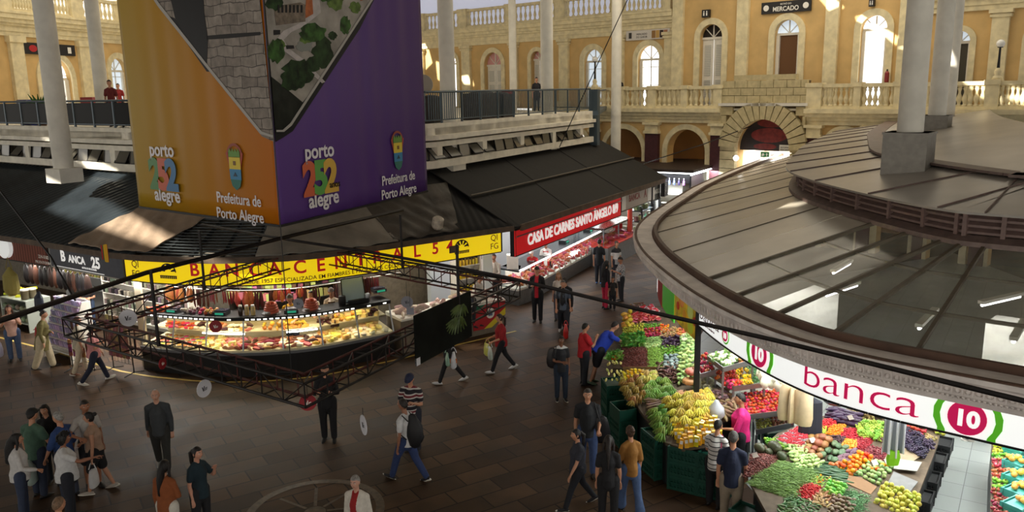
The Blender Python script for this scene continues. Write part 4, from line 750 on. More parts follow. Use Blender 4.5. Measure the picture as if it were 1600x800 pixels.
# round pendant signs hanging from the truss
def pendant(label, px, py, r, yaw, m, red=False, sq=False, ztop=TZ-.37, depth=None):
    c = atz(px, py, ztop-r-.12) if depth is None else aty(px, py, depth); t = thing('pendant_sign', label, 'sign', c, radians(yaw), 'pendant signs on the truss')
    mb = MB(); k = 24 if not sq else 4; mb.prism([(r*cos(2*pi*i/k+(pi/4 if sq else 0)), .006, r*sin(2*pi*i/k+(pi/4 if sq else 0))) for i in range(k)], (0, -.012, 0)); mb.obj('disc', m, t)
    mb = MB(); n = Vector((0, -.004, 0)); pr = lambda pts, c_: mb.prism([(a*r*.7, -.006, b*r*.7) for a, b in pts], n, c_)
    if not sq: pr([(.7*cos(2*pi*i/16)*.0+a, b) for i, (a, b) in enumerate(((-.5, .3), (-.3, .3), (-.2, -.1), (-.05, .4), (.1, .4), (-.1, -.4), (-.3, -.4)))], 0); pr([(.1, -.1), (.55, 0), (.55, .12), (.1, .05)], 0); pr([(.0, -.35), (.5, -.25), (.5, -.12), (.05, -.2)], 0)
    mb.obj('emblem', WLET if red else mat('ink_grey', S(70, 70, 76), .5), t)
    mb = MB(); top = max(.1, (ztop-c.z-r)) if depth is None else .35; mb.tube([(0, 0, r*.98), (0, 0, r+top)], .004, 4); mb.obj('cord', BLACKM, t); return t
PW, PR = mat('pendant_white', S(214, 214, 222), .5), mat('pendant_red', S(150, 30, 40), .5); PG = mat('pendant_grey', S(150, 152, 164), .5)
pendant('white round pendant sign turned edgewise, left over the bare floor', 319, 607, .155, 62, PW); pendant('white round pendant sign turned edgewise, behind the backpack man', 568, 664, .155, -62, PW)
pendant('white round pendant sign facing front by the glass deli case', 200, 497, .17, 10, PW, depth=15.5); pendant('dark red round pendant sign in front of the deli case', 337, 510, .135, 8, PR, True, depth=17)
pendant('red round pendant sign at the near corner of the truss', 481, 629, .135, 12, PR, True, depth=12.1); pendant('grey round pendant sign before the yellow-shirted vendor', 466, 474, .13, 0, PG, depth=19.5)
pendant('grey round pendant sign near the right end of the deli counter', 636, 472, .14, 0, PG, depth=18.3); pendant('small square grey tag hanging below a round pendant sign', 641, 486, .12, 0, PG, False, True, depth=18.2)
pendant('small red and white tag hanging edgewise from the left truss arm', 254, 568, .10, 78, PR, True, depth=13.2)
# dark board with a picture of green bananas, fixed along the right near truss arm
pa, pb = atz(643, 520, TZ), atz(731, 478, TZ); uB = (pb-pa); uB.z = 0; wB = uB.length; uB.normalize(); nB = Vector((uB.y, -uB.x, 0)); pc = pa+nB*.05
t = thing('picture_board', 'dark glossy board printed with green bananas hanging on the truss', 'board', pc); z0, z1 = -.62, .32
mb = MB(); mb.prism([Vector((0, 0, z0)), uB*wB+Vector((0, 0, z0)), uB*wB+Vector((0, 0, z1)), Vector((0, 0, z1))], nB*.03); mb.obj('board', mat('board_dark', S(22, 24, 22), .75, var=.4, nscale=2, spec=.1), t)
mb = MB()
for tier, (cx, cz, L, n_) in enumerate(((.80, .12, .40, 9), (.74, -.10, .46, 10))):
    for k in range(n_):
        a = radians(172+k*(140/(n_-1))); P_ = lambda f: uB*(wB*cx+cos(a)*L*f*(.75+.25*f))+Vector((0, 0, cz+sin(a)*L*.55*f*f+.10*f*(1-f)-.06*f))+nB*(.032+.004*tier)
        mb.tube([P_(.05), P_(.3), P_(.65), P_(1)], [(.012, .012), (.036, .012), (.034, .012), (.010, .01)], 8)
mb.obj('banana_print', mat('print_banana', S(74, 92, 44), .4, var=.4, nscale=9), t)
mb = MB(); mb.prism([Vector((0, 0, z0)), uB*.12+Vector((0, 0, z0)), uB*.12+Vector((0, 0, z0+.14)), Vector((0, 0, z0+.14))], nB*.035); mb.obj('white_label', PW, t)
# ================================================================ PROTOTYPES OF SMALL GOODS (copied as individual things)
_pro = {}
def item(kind, name, maker, m, loc, rot=(0, 0, 0), sc=1., label='', cat='', group=None, smooth=True):
    if kind not in _pro: mb = MB(); maker(mb); o = mb.obj(name, m, smooth=smooth, auto=.9); _pro[kind] = o
    else: o = _pro[kind].copy(); C.objects.link(o)
    o.location = loc; o.rotation_euler = rot; o.scale = (sc,)*3 if isinstance(sc, (int, float)) else sc
    return tag(o, label, cat, group)
R = random.Random(11)
yaw = lambda: (R.uniform(-.15, .15), R.uniform(-.15, .15), R.uniform(0, 6.28))
def led(path, u0, u1, off, z, e=9, m=None, name='tube_lamp', label='', r=.022):
    mb = MB(); mb.tube([path.at(u, off, z) for u in path.us(u0, u1, .4)], r, 8); return tag(mb.obj(name, m or mat('tube_white', (1, 1, 1), .3, emit=e)), label, 'lamp')
def strip_lights(path, us, off, z, e, col, sx_=.9, sy=.25, tilt=0):
    for u in us:
        p = path.at(u, off, z); light('AREA', p, e, col, sx_, sy, (tilt, 0, path.ang(u)), name='case_lamp')
CLR = glass('case_glass', (.95, .98, .97), 1.17, .05)
# ---------------------------------------------------------------- the deli counter under the yellow sign
du0, du1 = su(196, 560, .5), su(650, 545, .5)
base = SP.at((du0+du1)/2, -.4); t = thing('deli_counter', 'long curved glass-fronted deli counter with a black base under the yellow sign', 'counter', (base.x, base.y, 0)); B = Vector((base.x, base.y, 0))
def part(name, m, fn, par=None, smooth=False):
    mb = MB(); fn(mb); mb.v = [tuple(Vector(p)-B) for p in mb.v]; return mb.obj(name, m, par or t, smooth=smooth)
part('plinth', mat('counter_black', S(18, 18, 19), .35), lambda mb: sweep(mb, SP, [(0, .0), (.0, .64), (-.95, .64), (-.95, 0)], du0, du1))
part('deck', mat('deck_cream', S(220, 206, 170), .5), lambda mb: (sweep(mb, SP, [(-.03, .64), (-.03, .74), (-.9, .86), (-.9, .64)], du0, du1), sweep(mb, SP, [(-.5, 1.12), (-.5, 1.15), (-.95, 1.2), (-.95, 1.17)], du0, du1)))
part('front_glass', CLR, lambda mb: sweep(mb, SP, [(-.01, .74), (-.25, 1.55), (-.258, 1.55), (-.018, .74)], du0, du1))
part('back_panel', mat('case_back', S(190, 176, 140), .4), lambda mb: sweep(mb, SP, [(-.93, .64), (-.93, 1.56), (-.97, 1.56), (-.97, .64)], du0, du1))
part('top_shelf', BLACKM, lambda mb: sweep(mb, SP, [(-.1, 1.56), (-.1, 1.66), (-.85, 1.66), (-.85, 1.56)], du0, du1))
def posts(mb):
    for u in SP.us(du0, du1, 1.22): mb.bar(SP.at(u, -.02, .72), SP.at(u, -.25, 1.56), .04, .025)
part('glazing_post', STEEL, posts)
def dashes(mb):
    u = du0+.2
    while u < du1-.2: mb.bar(SP.at(u, -.095, 1.6), SP.at(u+.10, -.095, 1.6), .02, .035); u += .165 if int(u) % 4 else .5
part('lit_slots', mat('lit_slot', (1, 1, 1), .4, emit=1.6, ecol=(1, .97, .88)), dashes)
part('bumper', mat('bumper_steel', S(120, 122, 126), .4, metal=.7), lambda mb: sweep(mb, SP, [(.05, .62), (.05, .7), (0, .7), (0, .62)], du0, du1))
strip_lights(SP, [du0+.5+i*1.0 for i in range(int(du1-du0))], -.42, 1.54, 6, (1, .80, .5), .9, .4); strip_lights(SP, [du0+.5+i*1.0 for i in range(int(du1-du0))], -.3, 1.1, 2.2, (1, .86, .62), .9, .15)
for a, b in ((su(318, 520, 1.1), su(384, 520, 1.1)), (su(448, 520, 1.1), su(500, 515, 1.1))): led(SP, a, b, -.42, 1.1, 9, name='tube_lamp', label='bright tube lamp inside the deli case, '+('left' if a < su(400, 520, 1.1) else 'right')+' of two')
for a, (u_, e) in enumerate([(du0+1.0+i*1.5, 34) for i in range(7)]): p = SP.at(u_, -1.7, 3.1); light('AREA', p, e, (1, .93, .82), 1.2, .3, name='stall_lamp')
# goods in the case
def cyl(r, h, n=14): return lambda mb: mb.lathe([(r*.9, 0), (r, h*.12), (r, h*.88), (r*.9, h)], n=n)
def wedge(a, b, h): return lambda mb: mb.prism([(0, 0, 0), (a, -b/2, 0), (a, b/2, 0)], (0, 0, h))
def blk(a, b, h): return lambda mb: mb.box((0, 0, h/2), (a, b, h))
def slab(mb): mb.tube([(-.1, 0, .03), (0, .0, .045), (.1, 0, .03)], [(.04, .02), (.06, .035), (.035, .02)], 8, round_=True)
def bowl_of(mb): mb.lathe([(.05, 0), (.085, .035), (.09, .035), (.07, .02)], n=12); mb.lathe([(.075, .03), (.06, .045), (.02, .052)], n=10, m=1)
def coil(mb, turns=4, r0=.12, r=.024):
    P_ = []
    for k in range(turns*14+1): a = 2*pi*k/14; rr = r0*(1-.09*(k/14)); P_.append((rr*cos(a), rr*sin(a), r+.042*(k/14)))
    mb.tube(P_, r, 7)
GOODS = {'round_cheese': (cyl(.10, .09), (236, 196, 96)), 'cheese_block': (blk(.2, .11, .1), (240, 212, 130)), 'cheese_wedge': (wedge(.2, .15, .1), (246, 222, 150)), 'white_cheese': (cyl(.09, .07), (238, 228, 200)), 'ham_piece': (slab, (208, 128, 110)), 'salami_stick': (lambda mb: mb.tube([(-.13, 0, .035), (.13, 0, .035)], .034, 10, round_=True), (112, 40, 36)), 'cured_meat': (slab, (150, 58, 48)), 'bacon_slab': (blk(.24, .12, .05), (190, 110, 84)), 'red_packet': (blk(.15, .09, .035), (206, 44, 38)), 'dark_salami': (slab, (72, 34, 30)), 'breaded_snack': (slab, (214, 150, 64)), 'cheese_ball': (lambda mb: mb.sph((0, 0, .06), .06, 12, 8), (226, 150, 60))}
def goods(kind, path, u, off, z, where, sc=1.):
    mk, c = GOODS[kind]; item(kind, kind, mk, mat('food_'+kind, S(*c), .5, var=.18, nscale=14, rnd=.35), path.at(u, off, z), yaw(), R.uniform(.85, 1.1)*sc, '%s %s' % ({'round_cheese': 'yellow cheese wheel', 'cheese_block': 'yellow cheese block', 'cheese_wedge': 'pale cheese wedge', 'white_cheese': 'small white cheese', 'ham_piece': 'pink ham piece', 'salami_stick': 'dark red salami stick', 'cured_meat': 'cured red meat piece', 'bacon_slab': 'brown bacon slab', 'red_packet': 'bright red meat packet', 'dark_salami': 'dark salami piece', 'breaded_snack': 'orange breaded snack', 'cheese_ball': 'orange cheese ball'}[kind], where), 'food', '%s %s' % (kind.replace('_', ' '), where))
def fill_case(path, u0, u1, kinds, rows, zf, where, step=.2, sc=1.):
    u = u0
    while u < u1:
        for o, dz in rows: goods(R.choice(kinds), path, u+R.uniform(-.04, .04), o+R.uniform(-.03, .03), zf(o)+dz, where, sc)
        u += step
zl = lambda o: .745+(-o-.03)*.138; zu = lambda o: 1.155+(-o-.5)*.11
low = [(-.14, 0), (-.32, 0), (-.5, 0), (-.68, 0)]; upr = [(-.56, 0), (-.72, 0), (-.64, .09)]
px2u = lambda px: su(px, 540, .8)
for a, b, k in ((318, 345, ['cheese_block', 'cheese_wedge', 'round_cheese']), (345, 372, ['ham_piece', 'cheese_wedge']), (372, 410, ['cured_meat', 'dark_salami', 'bacon_slab', 'ham_piece']), (410, 470, ['ham_piece', 'cured_meat', 'bacon_slab', 'white_cheese', 'salami_stick']), (470, 520, ['bacon_slab', 'dark_salami', 'breaded_snack', 'white_cheese']), (520, 575, ['round_cheese', 'cheese_block', 'cheese_wedge']), (575, 648, ['cheese_wedge', 'white_cheese', 'cheese_block'])): fill_case(SP, px2u(a), px2u(b), k, low, zl, 'on the lower tier of the deli case')
for a, b, k in ((232, 262, ['red_packet', 'ham_piece']), (262, 292, ['red_packet']), (292, 325, ['dark_salami', 'white_cheese']), (325, 390, ['breaded_snack', 'ham_piece', 'white_cheese', 'dark_salami']), (412, 450, ['breaded_snack', 'cheese_ball']), (450, 490, ['cheese_ball', 'breaded_snack']), (525, 556, ['dark_salami']), (556, 604, ['cheese_ball', 'round_cheese', 'cheese_block']), (604, 650, ['dark_salami', 'cheese_block'])): fill_case(SP, px2u(a), px2u(b), k, upr, zu, 'on the upper tier of the deli case', .19)
for i in range(9):
    for j in range(4):
        u = px2u(222)+i*(px2u(318)-px2u(222))/9; o = low[j][0]
        item('dish', 'dish', bowl_of, [WHITEP, mat('dish_food', S(196, 120, 50), .5, rnd=.9, var=.3)], SP.at(u, o, zl(o)), (0, 0, 0), 1.05, 'white dish of pickled food at the left end of the deli case', 'dish', 'dishes in the deli case')
# goods on the top shelf
def on_top(px, off=-.45): return SP.at(su(px, 480, 1.7), off, 1.66)
def scale_dev(label, p, ang, light_=False, big=1.):
    t_ = thing('shop_scale', label, 'scale', p, ang); mb = MB(); mb.prism([(-.19*big, -.16, 0), (.19*big, -.16, 0), (.17*big, .16, 0), (-.17*big, .16, 0)], (0, 0, .09)); bd_ = mb.obj('body', mat('scale_black', S(30, 31, 34), .4), t_)
    mb = MB(); mb.box((0, .03, .11), (.34*big, .26, .025)); mb.obj('pan', STEEL if not light_ else mat('scale_pan_dark', S(60, 66, 84), .25, metal=.6), t_); mb = MB(); mb.prism([(-.13, -.165, .02), (.13, -.165, .02), (.13, -.165, .075), (-.13, -.165, .075)], (0, -.006, 0)); mb.obj('display', mat('scale_display', S(60, 200, 160), .3, emit=.3), bd_)
an = lambda px: SP.ang(su(px, 480, 1.7))
scale_dev('dark flat shop scale at the left end of the deli shelf', on_top(283), an(283), True); scale_dev('dark flat shop scale between the vegetables and the jars on the deli shelf', on_top(364), an(364), True); scale_dev('black shop scale between the two sausage coils', on_top(459), an(459))
SAUS = mat('sausage_coil', S(186, 88, 64), .45, var=.15, nscale=20)
for px, lb in ((426, 'left of the black scale'), (487, 'right of the black scale')):
    o = item('coil', 'sausage_coil', coil, SAUS, on_top(px)+Vector((0, 0, .02)), (0, 0, R.random()*6), 1.5, 'reddish sausage coiled on the deli shelf, '+lb, 'sausage')
    item('tray%d' % px, 'tray', lambda mb: mb.lathe([(.24, 0), (.26, .012)], n=20), STEEL, on_top(px)+Vector((0, 0, .0)), (0, 0, 0), 1, 'round steel tray under the sausage coil '+lb, 'tray')
def jar(mb): mb.lathe([(.05, 0), (.055, .02), (.055, .2), (.04, .22)], n=12); mb.lathe([(.045, .22), (.045, .26)], n=12, m=1)
for k, c in enumerate(((60, 44, 36), (176, 150, 96), (190, 168, 110))): item('jar%d' % k, 'jar', jar, [cm(c, .25), WHITEP], on_top(388+k*10, -.35), (0, 0, 0), 1.1, ('dark', 'amber', 'pale')[k]+' glass jar beside the left sausage coil', 'jar')
for k in range(40):
    item('red_packet', 'red_packet', None, None, on_top(241+R.uniform(0, 30), -.45+R.uniform(-.18, .18))+Vector((0, 0, .035*(k % 3))), yaw(), 1, 'bright red packet in the heap on the left end of the deli shelf', 'food', 'red packets on the deli shelf')
VEG = mat('small_veg', S(150, 170, 70), .5, rnd=1.2)
for px, n, c, lb in ((308, 14, (196, 180, 168), 'garlic bulb in the heap on the deli shelf'), (322, 8, (110, 60, 84), 'purple onion in the heap on the deli shelf'), (337, 16, (196, 60, 40), 'small red pepper in the heap on the deli shelf'), (348, 12, (212, 150, 80), 'orange packet in the heap on the deli shelf')):
    for k in range(n): item('bulb%d' % px, 'vegetable', lambda mb: mb.sph((0, 0, .045), (.05, .05, .045), 10, 7), cm(c, .5, rnd=.4), on_top(px+R.uniform(-7, 7), -.45+R.uniform(-.15, .15))+Vector((0, 0, .03*(k % 3))), yaw(), 1, lb, 'vegetable', lb+'s')
t = thing('display_screen', 'large tilted pale glass screen on the deli shelf', 'screen', on_top(572), an(572)); mb = MB(); mb.prism([(-.36, -.0, .05), (.34, 0, .05), (.36, .22, .68), (-.28, .22, .68)], (0, .02, .0)); mb.obj('pane', mat('screen_glass', S(150, 172, 186), .15, spec=.9), t)
mb = MB(); [mb.bar(a, b, .03) for a, b in (((-.37, 0, .04), (.35, 0, .04)), ((-.37, 0, .04), (-.29, .22, .7)), ((.35, 0, .04), (.37, .22, .7)), ((-.29, .22, .7), (.37, .22, .7)))]; mb.box((.1, .05, .05), (.6, .3, .1)); mb.obj('frame', BLACKM, t)
for px, lb in ((545, 'black crate of bottles'), (600, 'steel can')): item('pot%d' % px, 'pot', cyl(.09, .22), BLACKM if px == 545 else STEEL, on_top(px), (0, 0, 0), 1.2 if px == 545 else 1, lb+' on the deli shelf near the tilted screen', 'container')
scale_dev('blue-lit scale near the right end of the deli shelf', on_top(640, -.7)+Vector((0, 0, .15)), an(640), True)
# rails with hanging sausages and hams
t = thing('hanging_rail', 'long steel rail with meats hanging along the deli counter', 'rail', SP.at(du0+5, -1.2, 2.14)); B = Vector(t.location)
part('rail', STEEL, lambda mb: mb.tube([SP.at(u, -1.2, 2.14) for u in SP.us(du0, du1+1, .4)], .018, 8), t)
for k in range(6): u = du0+.6+k*2.2; part('rail_bracket', STEEL, lambda mb: mb.tube([SP.at(u, -1.2, 2.14), SP.at(u, -1.2, 3.3)], .012, 6), t)
SM = {'sausage_dark': S(84, 26, 24), 'sausage_red': S(120, 36, 30), 'ham_hung': S(176, 96, 62)}
def link(mb): mb.tube([(0, 0, 0), (.012, 0, -.12), (.012, 0, -.34), (0, 0, -.44)], [.012, .026, .026, .012], 7, round_=True)
def hamh(mb): mb.tube([(0, 0, 0), (0, 0, -.1), (0, .01, -.24), (0, 0, -.36)], [.02, .05, .085, .05], 10, round_=True)
def hang(px0, px1, kind, n, m, lb, dz=0., sc=1.):
    for k in range(n): u = su(px0+(px1-px0)*(k+.5)/n, 455, 2.1); item(kind, 'hanging_'+('ham' if 'ham' in kind else 'sausage'), hamh if 'ham' in kind else link, m, SP.at(u, -1.2+R.uniform(-.06, .06), 2.14-.03+dz), (R.uniform(-.06, .06), R.uniform(-.06, .06), R.random()*6), sc*R.uniform(.9, 1.15), lb, 'meat', lb+'s')
DS, RSA, HA = mat('sausage_dark', SM['sausage_dark'], .4, rnd=.3), mat('sausage_red', SM['sausage_red'], .4, rnd=.3), mat('ham_hung', SM['ham_hung'], .5, var=.3, nscale=12, rnd=.3)
hang(293, 326, 'sd', 12, DS, 'dark sausage hanging in the bunch at the left of the deli rail'); hang(326, 372, 'sr', 14, RSA, 'red sausage hanging left of the middle of the deli rail', 0, .8); hang(398, 422, 'sd2', 12, DS, 'dark sausage hanging in the tight middle bunch', 0, 1.05); hang(424, 446, 'hamw', 6, HA, 'small ham hanging right of the middle bunch', 0, .7); hang(480, 508, 'sd3', 8, DS, 'dark sausage hanging above the white-shirted vendor'); hang(540, 550, 'sd4', 4, DS, 'dark sausage hanging left of the tilted screen'); hang(592, 634, 'sd5', 20, DS, 'dark sausage in the big bunch right of the tilted screen', .05, 1.1); hang(634, 650, 'sr3', 8, RSA, 'red sausage at the right end of the deli rail')
hang(230, 292, 'ham', 12, HA, 'smoked ham hanging at the left end of the deli rail', .05); hang(372, 397, 'ham2', 7, HA, 'smoked ham hanging just left of the dark middle bunch'); hang(446, 478, 'ham3', 5, HA, 'smoked ham hanging before the yellow-shirted vendor', .06, .7)
# back wall, shelves and strip lamps of the deli
mb = MB(); sweep(mb, SP, [(-4.2, 0), (-4.2, 3.4), (-4.35, 3.4), (-4.35, 0)], 0, SP.L); struct(mb.obj('wall_stalls', mat('stall_wall', S(112, 104, 90), .6, var=.2)))
mb = MB(); sweep(mb, SP, [(-1.0, 0), (-1.0, .3), (-3.0, .3), (-3.0, 0)], du0, du1+1.5); struct(mb.obj('floor_deli', mat('duckboard', S(60, 52, 46), .7)))

led(SP, su(335, 440, 2.6), su(398, 440, 2.6), -2.6, 2.5, 5, label='long white tube lamp behind the hanging meats, left of two'); led(SP, su(470, 440, 2.6), su(590, 440, 2.6), -2.2, 2.62, 3, label='long white tube lamp behind the hanging meats, right of two')
def shelf_unit(label, P, u0, u1, off, zs, dep, m, lbl, cat='shelf', back=True, lip=.0):
    c = P.at((u0+u1)/2, off); t_ = thing('shelf_unit', label, cat, c); global B, t; B = Vector(c); t = t_
    for z in zs: part('shelf', m, lambda mb: sweep(mb, P, [(off, z-.03), (off, z+lip), (off-dep, z+lip), (off-dep, z-.03)], u0, u1))
    def up(mb):
        for u in (u0, u1): mb.prism([P.at(u, off, 0)-Vector((0, 0, 0)), P.at(u, off-dep, 0), P.at(u, off-dep, zs[-1]), P.at(u, off, zs[-1])], (P.at(u+.04, off, 0)-P.at(u, off, 0)))
    part('side_panel', m, up)
    if back: part('back_panel', m, lambda mb: sweep(mb, P, [(off-dep, 0), (off-dep, zs[-1]), (off-dep-.02, zs[-1]), (off-dep-.02, 0)], u0, u1))
    return t_
def bottle(mb): mb.lathe([(.035, 0), (.04, .01), (.04, .13), (.018, .17), (.018, .21)], n=10); mb.lathe([(.022, .2), (.022, .23)], n=10, m=1)
def stock(P, u0, u1, off, zs, kind, mk, ms, name, lb, cat, step=.11, sc=1., skip=.06, smooth=True):
    for z in zs:
        u = u0+.06
        while u < u1-.05:
            if R.random() > skip: item(kind, name, mk, ms, P.at(u, off-.06, z+.002), (0, 0, P.ang(u)), R.uniform(.92, 1.05)*sc, lb, cat, lb+'s', smooth)
            u += step
s0_, s1_ = su(662, 430, 1.5)+.8, su(765, 410, 1.5)+.3
shelf_unit('white shelf unit of yellow-lidded jars at the right end of the deli', SP, s0_, s1_, -2.0, (.9, 1.35, 1.8, 2.25), .4, WHITEP, '')
stock(SP, s0_, s1_, -2.0, (.9, 1.35, 1.8), 'oil_jar', jar, [mat('jar_yellow', S(206, 178, 40), .3, rnd=.2), BLACKM], 'jar', 'yellow jar with dark lid on the white deli shelves', 'jar', .13, .9)
stock(SP, s0_+1.2, s1_, -2.0, (2.25,), 'loaf', lambda mb: mb.sph((0, 0, .09), (.13, .1, .09), 10, 7), mat('loaf', S(120, 70, 46), .6, rnd=.3, var=.2), 'loaf', 'brown loaf on top of the white deli shelves', 'food', .26)
shelf_unit('dark back shelves of packets behind the deli vendors', SP, du0+.3, du1-.3, -3.2, (.9, 1.3, 1.7, 2.1, 2.5), .4, mat('shelf_dark', S(52, 48, 44), .5), '')
stock(SP, du0+.3, du1-.3, -3.2, (1.3, 1.7, 2.1), 'bpack', blk(.16, .12, .24), mat('back_goods', S(170, 140, 96), .45, rnd=1.6), 'packet', 'packet on the dark back shelves behind the deli vendors', 'packet', .24, 1, .12, False)
# right end of the deli: white-fronted low counter with baskets, flag on its front
b0, b1 = du1+.25, SP.L-.15
c = SP.at((b0+b1)/2, -.4); t = thing('side_counter', 'low grey counter at the right end of the deli with a flag on its front', 'counter', c); B = Vector(c)
part('body', mat('counter_grey', S(116, 104, 88), .5, var=.15), lambda mb: sweep(mb, SP, [(.0, 0), (.0, .98), (-.9, .98), (-.9, 0)], b0, b1)); part('worktop', WHITEP, lambda mb: sweep(mb, SP, [(.05, .98), (.05, 1.03), (-.95, 1.1), (-.95, .98)], b0, b1))
for k in range(46): u = b0+.15+R.random()*(b1-b0-.3); item('sausage_pack', 'meat_packet', slab, mat('pack_pale', S(216, 190, 180), .35, rnd=.5), SP.at(u, -R.uniform(.1, .85), 1.08+.04*(k % 3)), yaw(), R.uniform(1., 1.6), 'pale wrapped meat packet on the side counter behind the flag', 'food', 'packets on the side counter')
for k, (px, c_) in enumerate(((748, (210, 196, 176)), (760, (224, 200, 196)))): item('tub%d' % k, 'basket', lambda mb: mb.lathe([(.14, 0), (.2, .16), (.18, .16), (.12, .02)], n=16), cm(c_), SP.at(su(px, 470, 1.2), -.5, 1.1), (0, 0, 0), 1.1, ('cream', 'pinkish')[k]+' round tub on the side counter', 'tub')
fu0 = upx(SP, 739, .6); fu1 = fu0+1.25
c = SP.at((fu0+fu1)/2, .03); t = thing('state_flag', 'green, red and yellow flag with a crest hung on the side counter front', 'flag', (c.x, c.y, .5)); B = Vector((c.x, c.y, .5))
def fq(name, pts, m, d=.0): part(name, m, lambda mb: mb.prism([SP.at(fu0+(fu1-fu0)*a, .02+d, .18+.86*b) for a, b in pts], SP.at(fu0, .03, 0)-SP.at(fu0, .02, 0)))
fq('green_field', [(0, .62), (0, 1), (.5, 1)], cm((24, 96, 64))); fq('red_field', [(0, .0), (0, .62), (.5, 1), (1, 1), (1, .66), (.32, .0)], cm((172, 30, 36))); fq('yellow_field', [(.32, 0), (1, .66), (1, .4), (.56, 0)], cm((214, 190, 40)))
fq('crest_oval', [(.52+.13*cos(2*pi*i/20), .56+.2*sin(2*pi*i/20)) for i in range(20)], WHITEP, .012); fq('crest_mark', [(.46, .46), (.58, .46), (.58, .62), (.52, .68), (.46, .62)], cm((90, 100, 130)), .022)
o = MB(); o.grid(lambda i, j: (.02*sin(i*9)+.0, -.16+.32*i, -.42*j+.03*sin(6*i+j*3)), 10, 6); o.grid(lambda i, j: (.02*sin(i*9)+.006, -.16+.32*i, -.42*j+.03*sin(6*i+j*3)), 10, 6); o = o.obj('pennant', [stripe_mat('pennant_cols', [(.33, (30, 90, 50)), (.66, (176, 36, 34)), (1, (226, 176, 40))], .33, 1)], smooth=True); p = aty(162, 383, 20.6); o.location = p; o.rotation_euler = (0, 0, 1.0); tag(o, 'small green, red and yellow flag hanging over the BANCA 25 sign', 'flag')
mb = MB(); mb.box((0, -.03, 1.45), (.18, .12, 2.9)); o = mb.obj('stall_pillar', mat('pillar_pale', S(176, 164, 140), .6)); o.location = SP.at(yu0+.1, -.3); tag(o, 'pale pillar at the left end of the deli under the yellow sign', 'pillar')
mb = MB(); mb.box((0, 0, 1.4), (.3, .3, 2.8)); o = mb.obj('stall_pillar', mat('pillar_white', S(200, 208, 214), .5)); o.location = SP.at(SP.L-.15, -.9); tag(o, 'white pillar between the deli and the butcher stall', 'pillar')
t = thing('wall_fridge', 'tall lit white fridge behind the corner of the deli and the butcher', 'fridge', (-1.6, 31.0, 0), -.5)
mb = MB(); mb.box((0, 0, 1.2), (1.2, .7, 2.4)); mb.obj('body', WHITEP, t); mb = MB(); mb.box((0, -.36, 1.3), (1.0, .03, 1.9)); mb.obj('door', mat('fridge_glass', S(190, 214, 224), .15, emit=.25), t)
# ---------------------------------------------------------------- the butcher counter along the right aisle
BP = Path([(-.75, 28.9), (.2, 28.2), (.62, 28.75), (4.25, 36.4)])
bl = BP.near((4.25, 36.4)); MEATM = mat('raw_meat', S(176, 66, 58), .4, var=.35, nscale=16, rnd=.4)
c = BP.at(bl/2, -.4); t = thing('butcher_counter', 'long steel and glass butcher counter full of meat under the red sign', 'counter', c); B = Vector(c)
part('plinth', mat('butcher_steel', S(134, 138, 140), .35, metal=.6, var=.1), lambda mb: sweep(mb, BP, [(0, 0), (.06, .55), (-1.0, .55), (-1.0, 0)], 0, bl)); part('deck', WHITEP, lambda mb: sweep(mb, BP, [(.04, .55), (.04, .62), (-.9, .84), (-.9, .55)], 0, bl))
part('front_glass', CLR, lambda mb: sweep(mb, BP, [(.05, .62), (-.3, 1.16), (-.31, 1.16), (.04, .62)], 0, bl)); part('worktop', mat('butcher_black_top', S(34, 36, 38), .25), lambda mb: sweep(mb, BP, [(-.26, 1.16), (-.26, 1.22), (-1.15, 1.22), (-1.15, 1.16)], 0, bl)); part('back_panel', WHITEP, lambda mb: sweep(mb, BP, [(-.95, .55), (-.95, 1.16), (-1., 1.16), (-1., .55)], 0, bl))
part('front_lamp', mat('tube_white', (1, 1, 1), .3, emit=9), lambda mb: mb.tube([BP.at(u, -.22, 1.2) for u in BP.us(1.5, bl, .4)], .03, 8))
strip_lights(BP, [.5+i*1.1 for i in range(9)], -.45, 1.15, 4.5, (1, .96, .93), 1., .4)
for k in range(10):
    for j in range(19):
        u = 1.25+(bl-1.4)*(j+k*.1)/19.2; o = -.05-.08*k
        item('meat', 'meat_cut', slab, MEATM, BP.at(u+R.uniform(-.05, .05), o, .63+(-o+.04)*.24+R.uniform(0, .05)), yaw(), R.uniform(.85, 1.35), 'raw red meat cut in the butcher counter', 'meat', 'meat cuts in the butcher counter')
for k in range(26): item('meat', 'meat_cut', None, None, BP.at(R.uniform(.1, 1.2), -R.uniform(.1, .8), .72+R.random()*.08), yaw(), R.uniform(.9, 1.4), 'raw meat cut at the angled near end of the butcher counter', 'meat', 'meat cuts at the near end')
for k in range(14): u = 1.7+k*(bl-2)/14; item('ptag', 'price_card', lambda mb: mb.prism([(-.07, 0, 0), (.07, 0, 0), (.07, .02, .15), (-.07, .02, .15)], (0, .006, 0)), WHITEP, BP.at(u, .065, .63), (0, 0, BP.ang(u)), 1, 'white price card along the front of the butcher counter', 'card', 'price cards on the butcher counter', False)
for px, py, lb in ((868, 375, 'black shop scale on the butcher worktop, nearer the red sign corner'), (912, 358, 'black shop scale on the butcher worktop, farther along')): u = BP.near(atz(px, py, 1.3)); scale_dev(lb, BP.at(u, -.75, 1.22), BP.ang(u), big=1.2)
o = MB(); o.box((0, 0, .25), (.42, .4, .5)); o = o.obj('carton', WHITEP); o.location = BP.at(.75, -.55, 1.22); tag(o, 'square white box on the near end of the butcher worktop', 'box')
mb = MB(); sweep(mb, RP, [(-3.6, 0), (-3.6, 3.4), (-3.75, 3.4), (-3.75, 0)], .6, RP.L); struct(mb.obj('wall_butcher', mat('tile_white', S(206, 214, 218), .4)))
light('AREA', RP.at((r1+r2)/2, -.9, 3.1), 45, (1, .98, .96), 1.2, .4, name='stall_lamp')
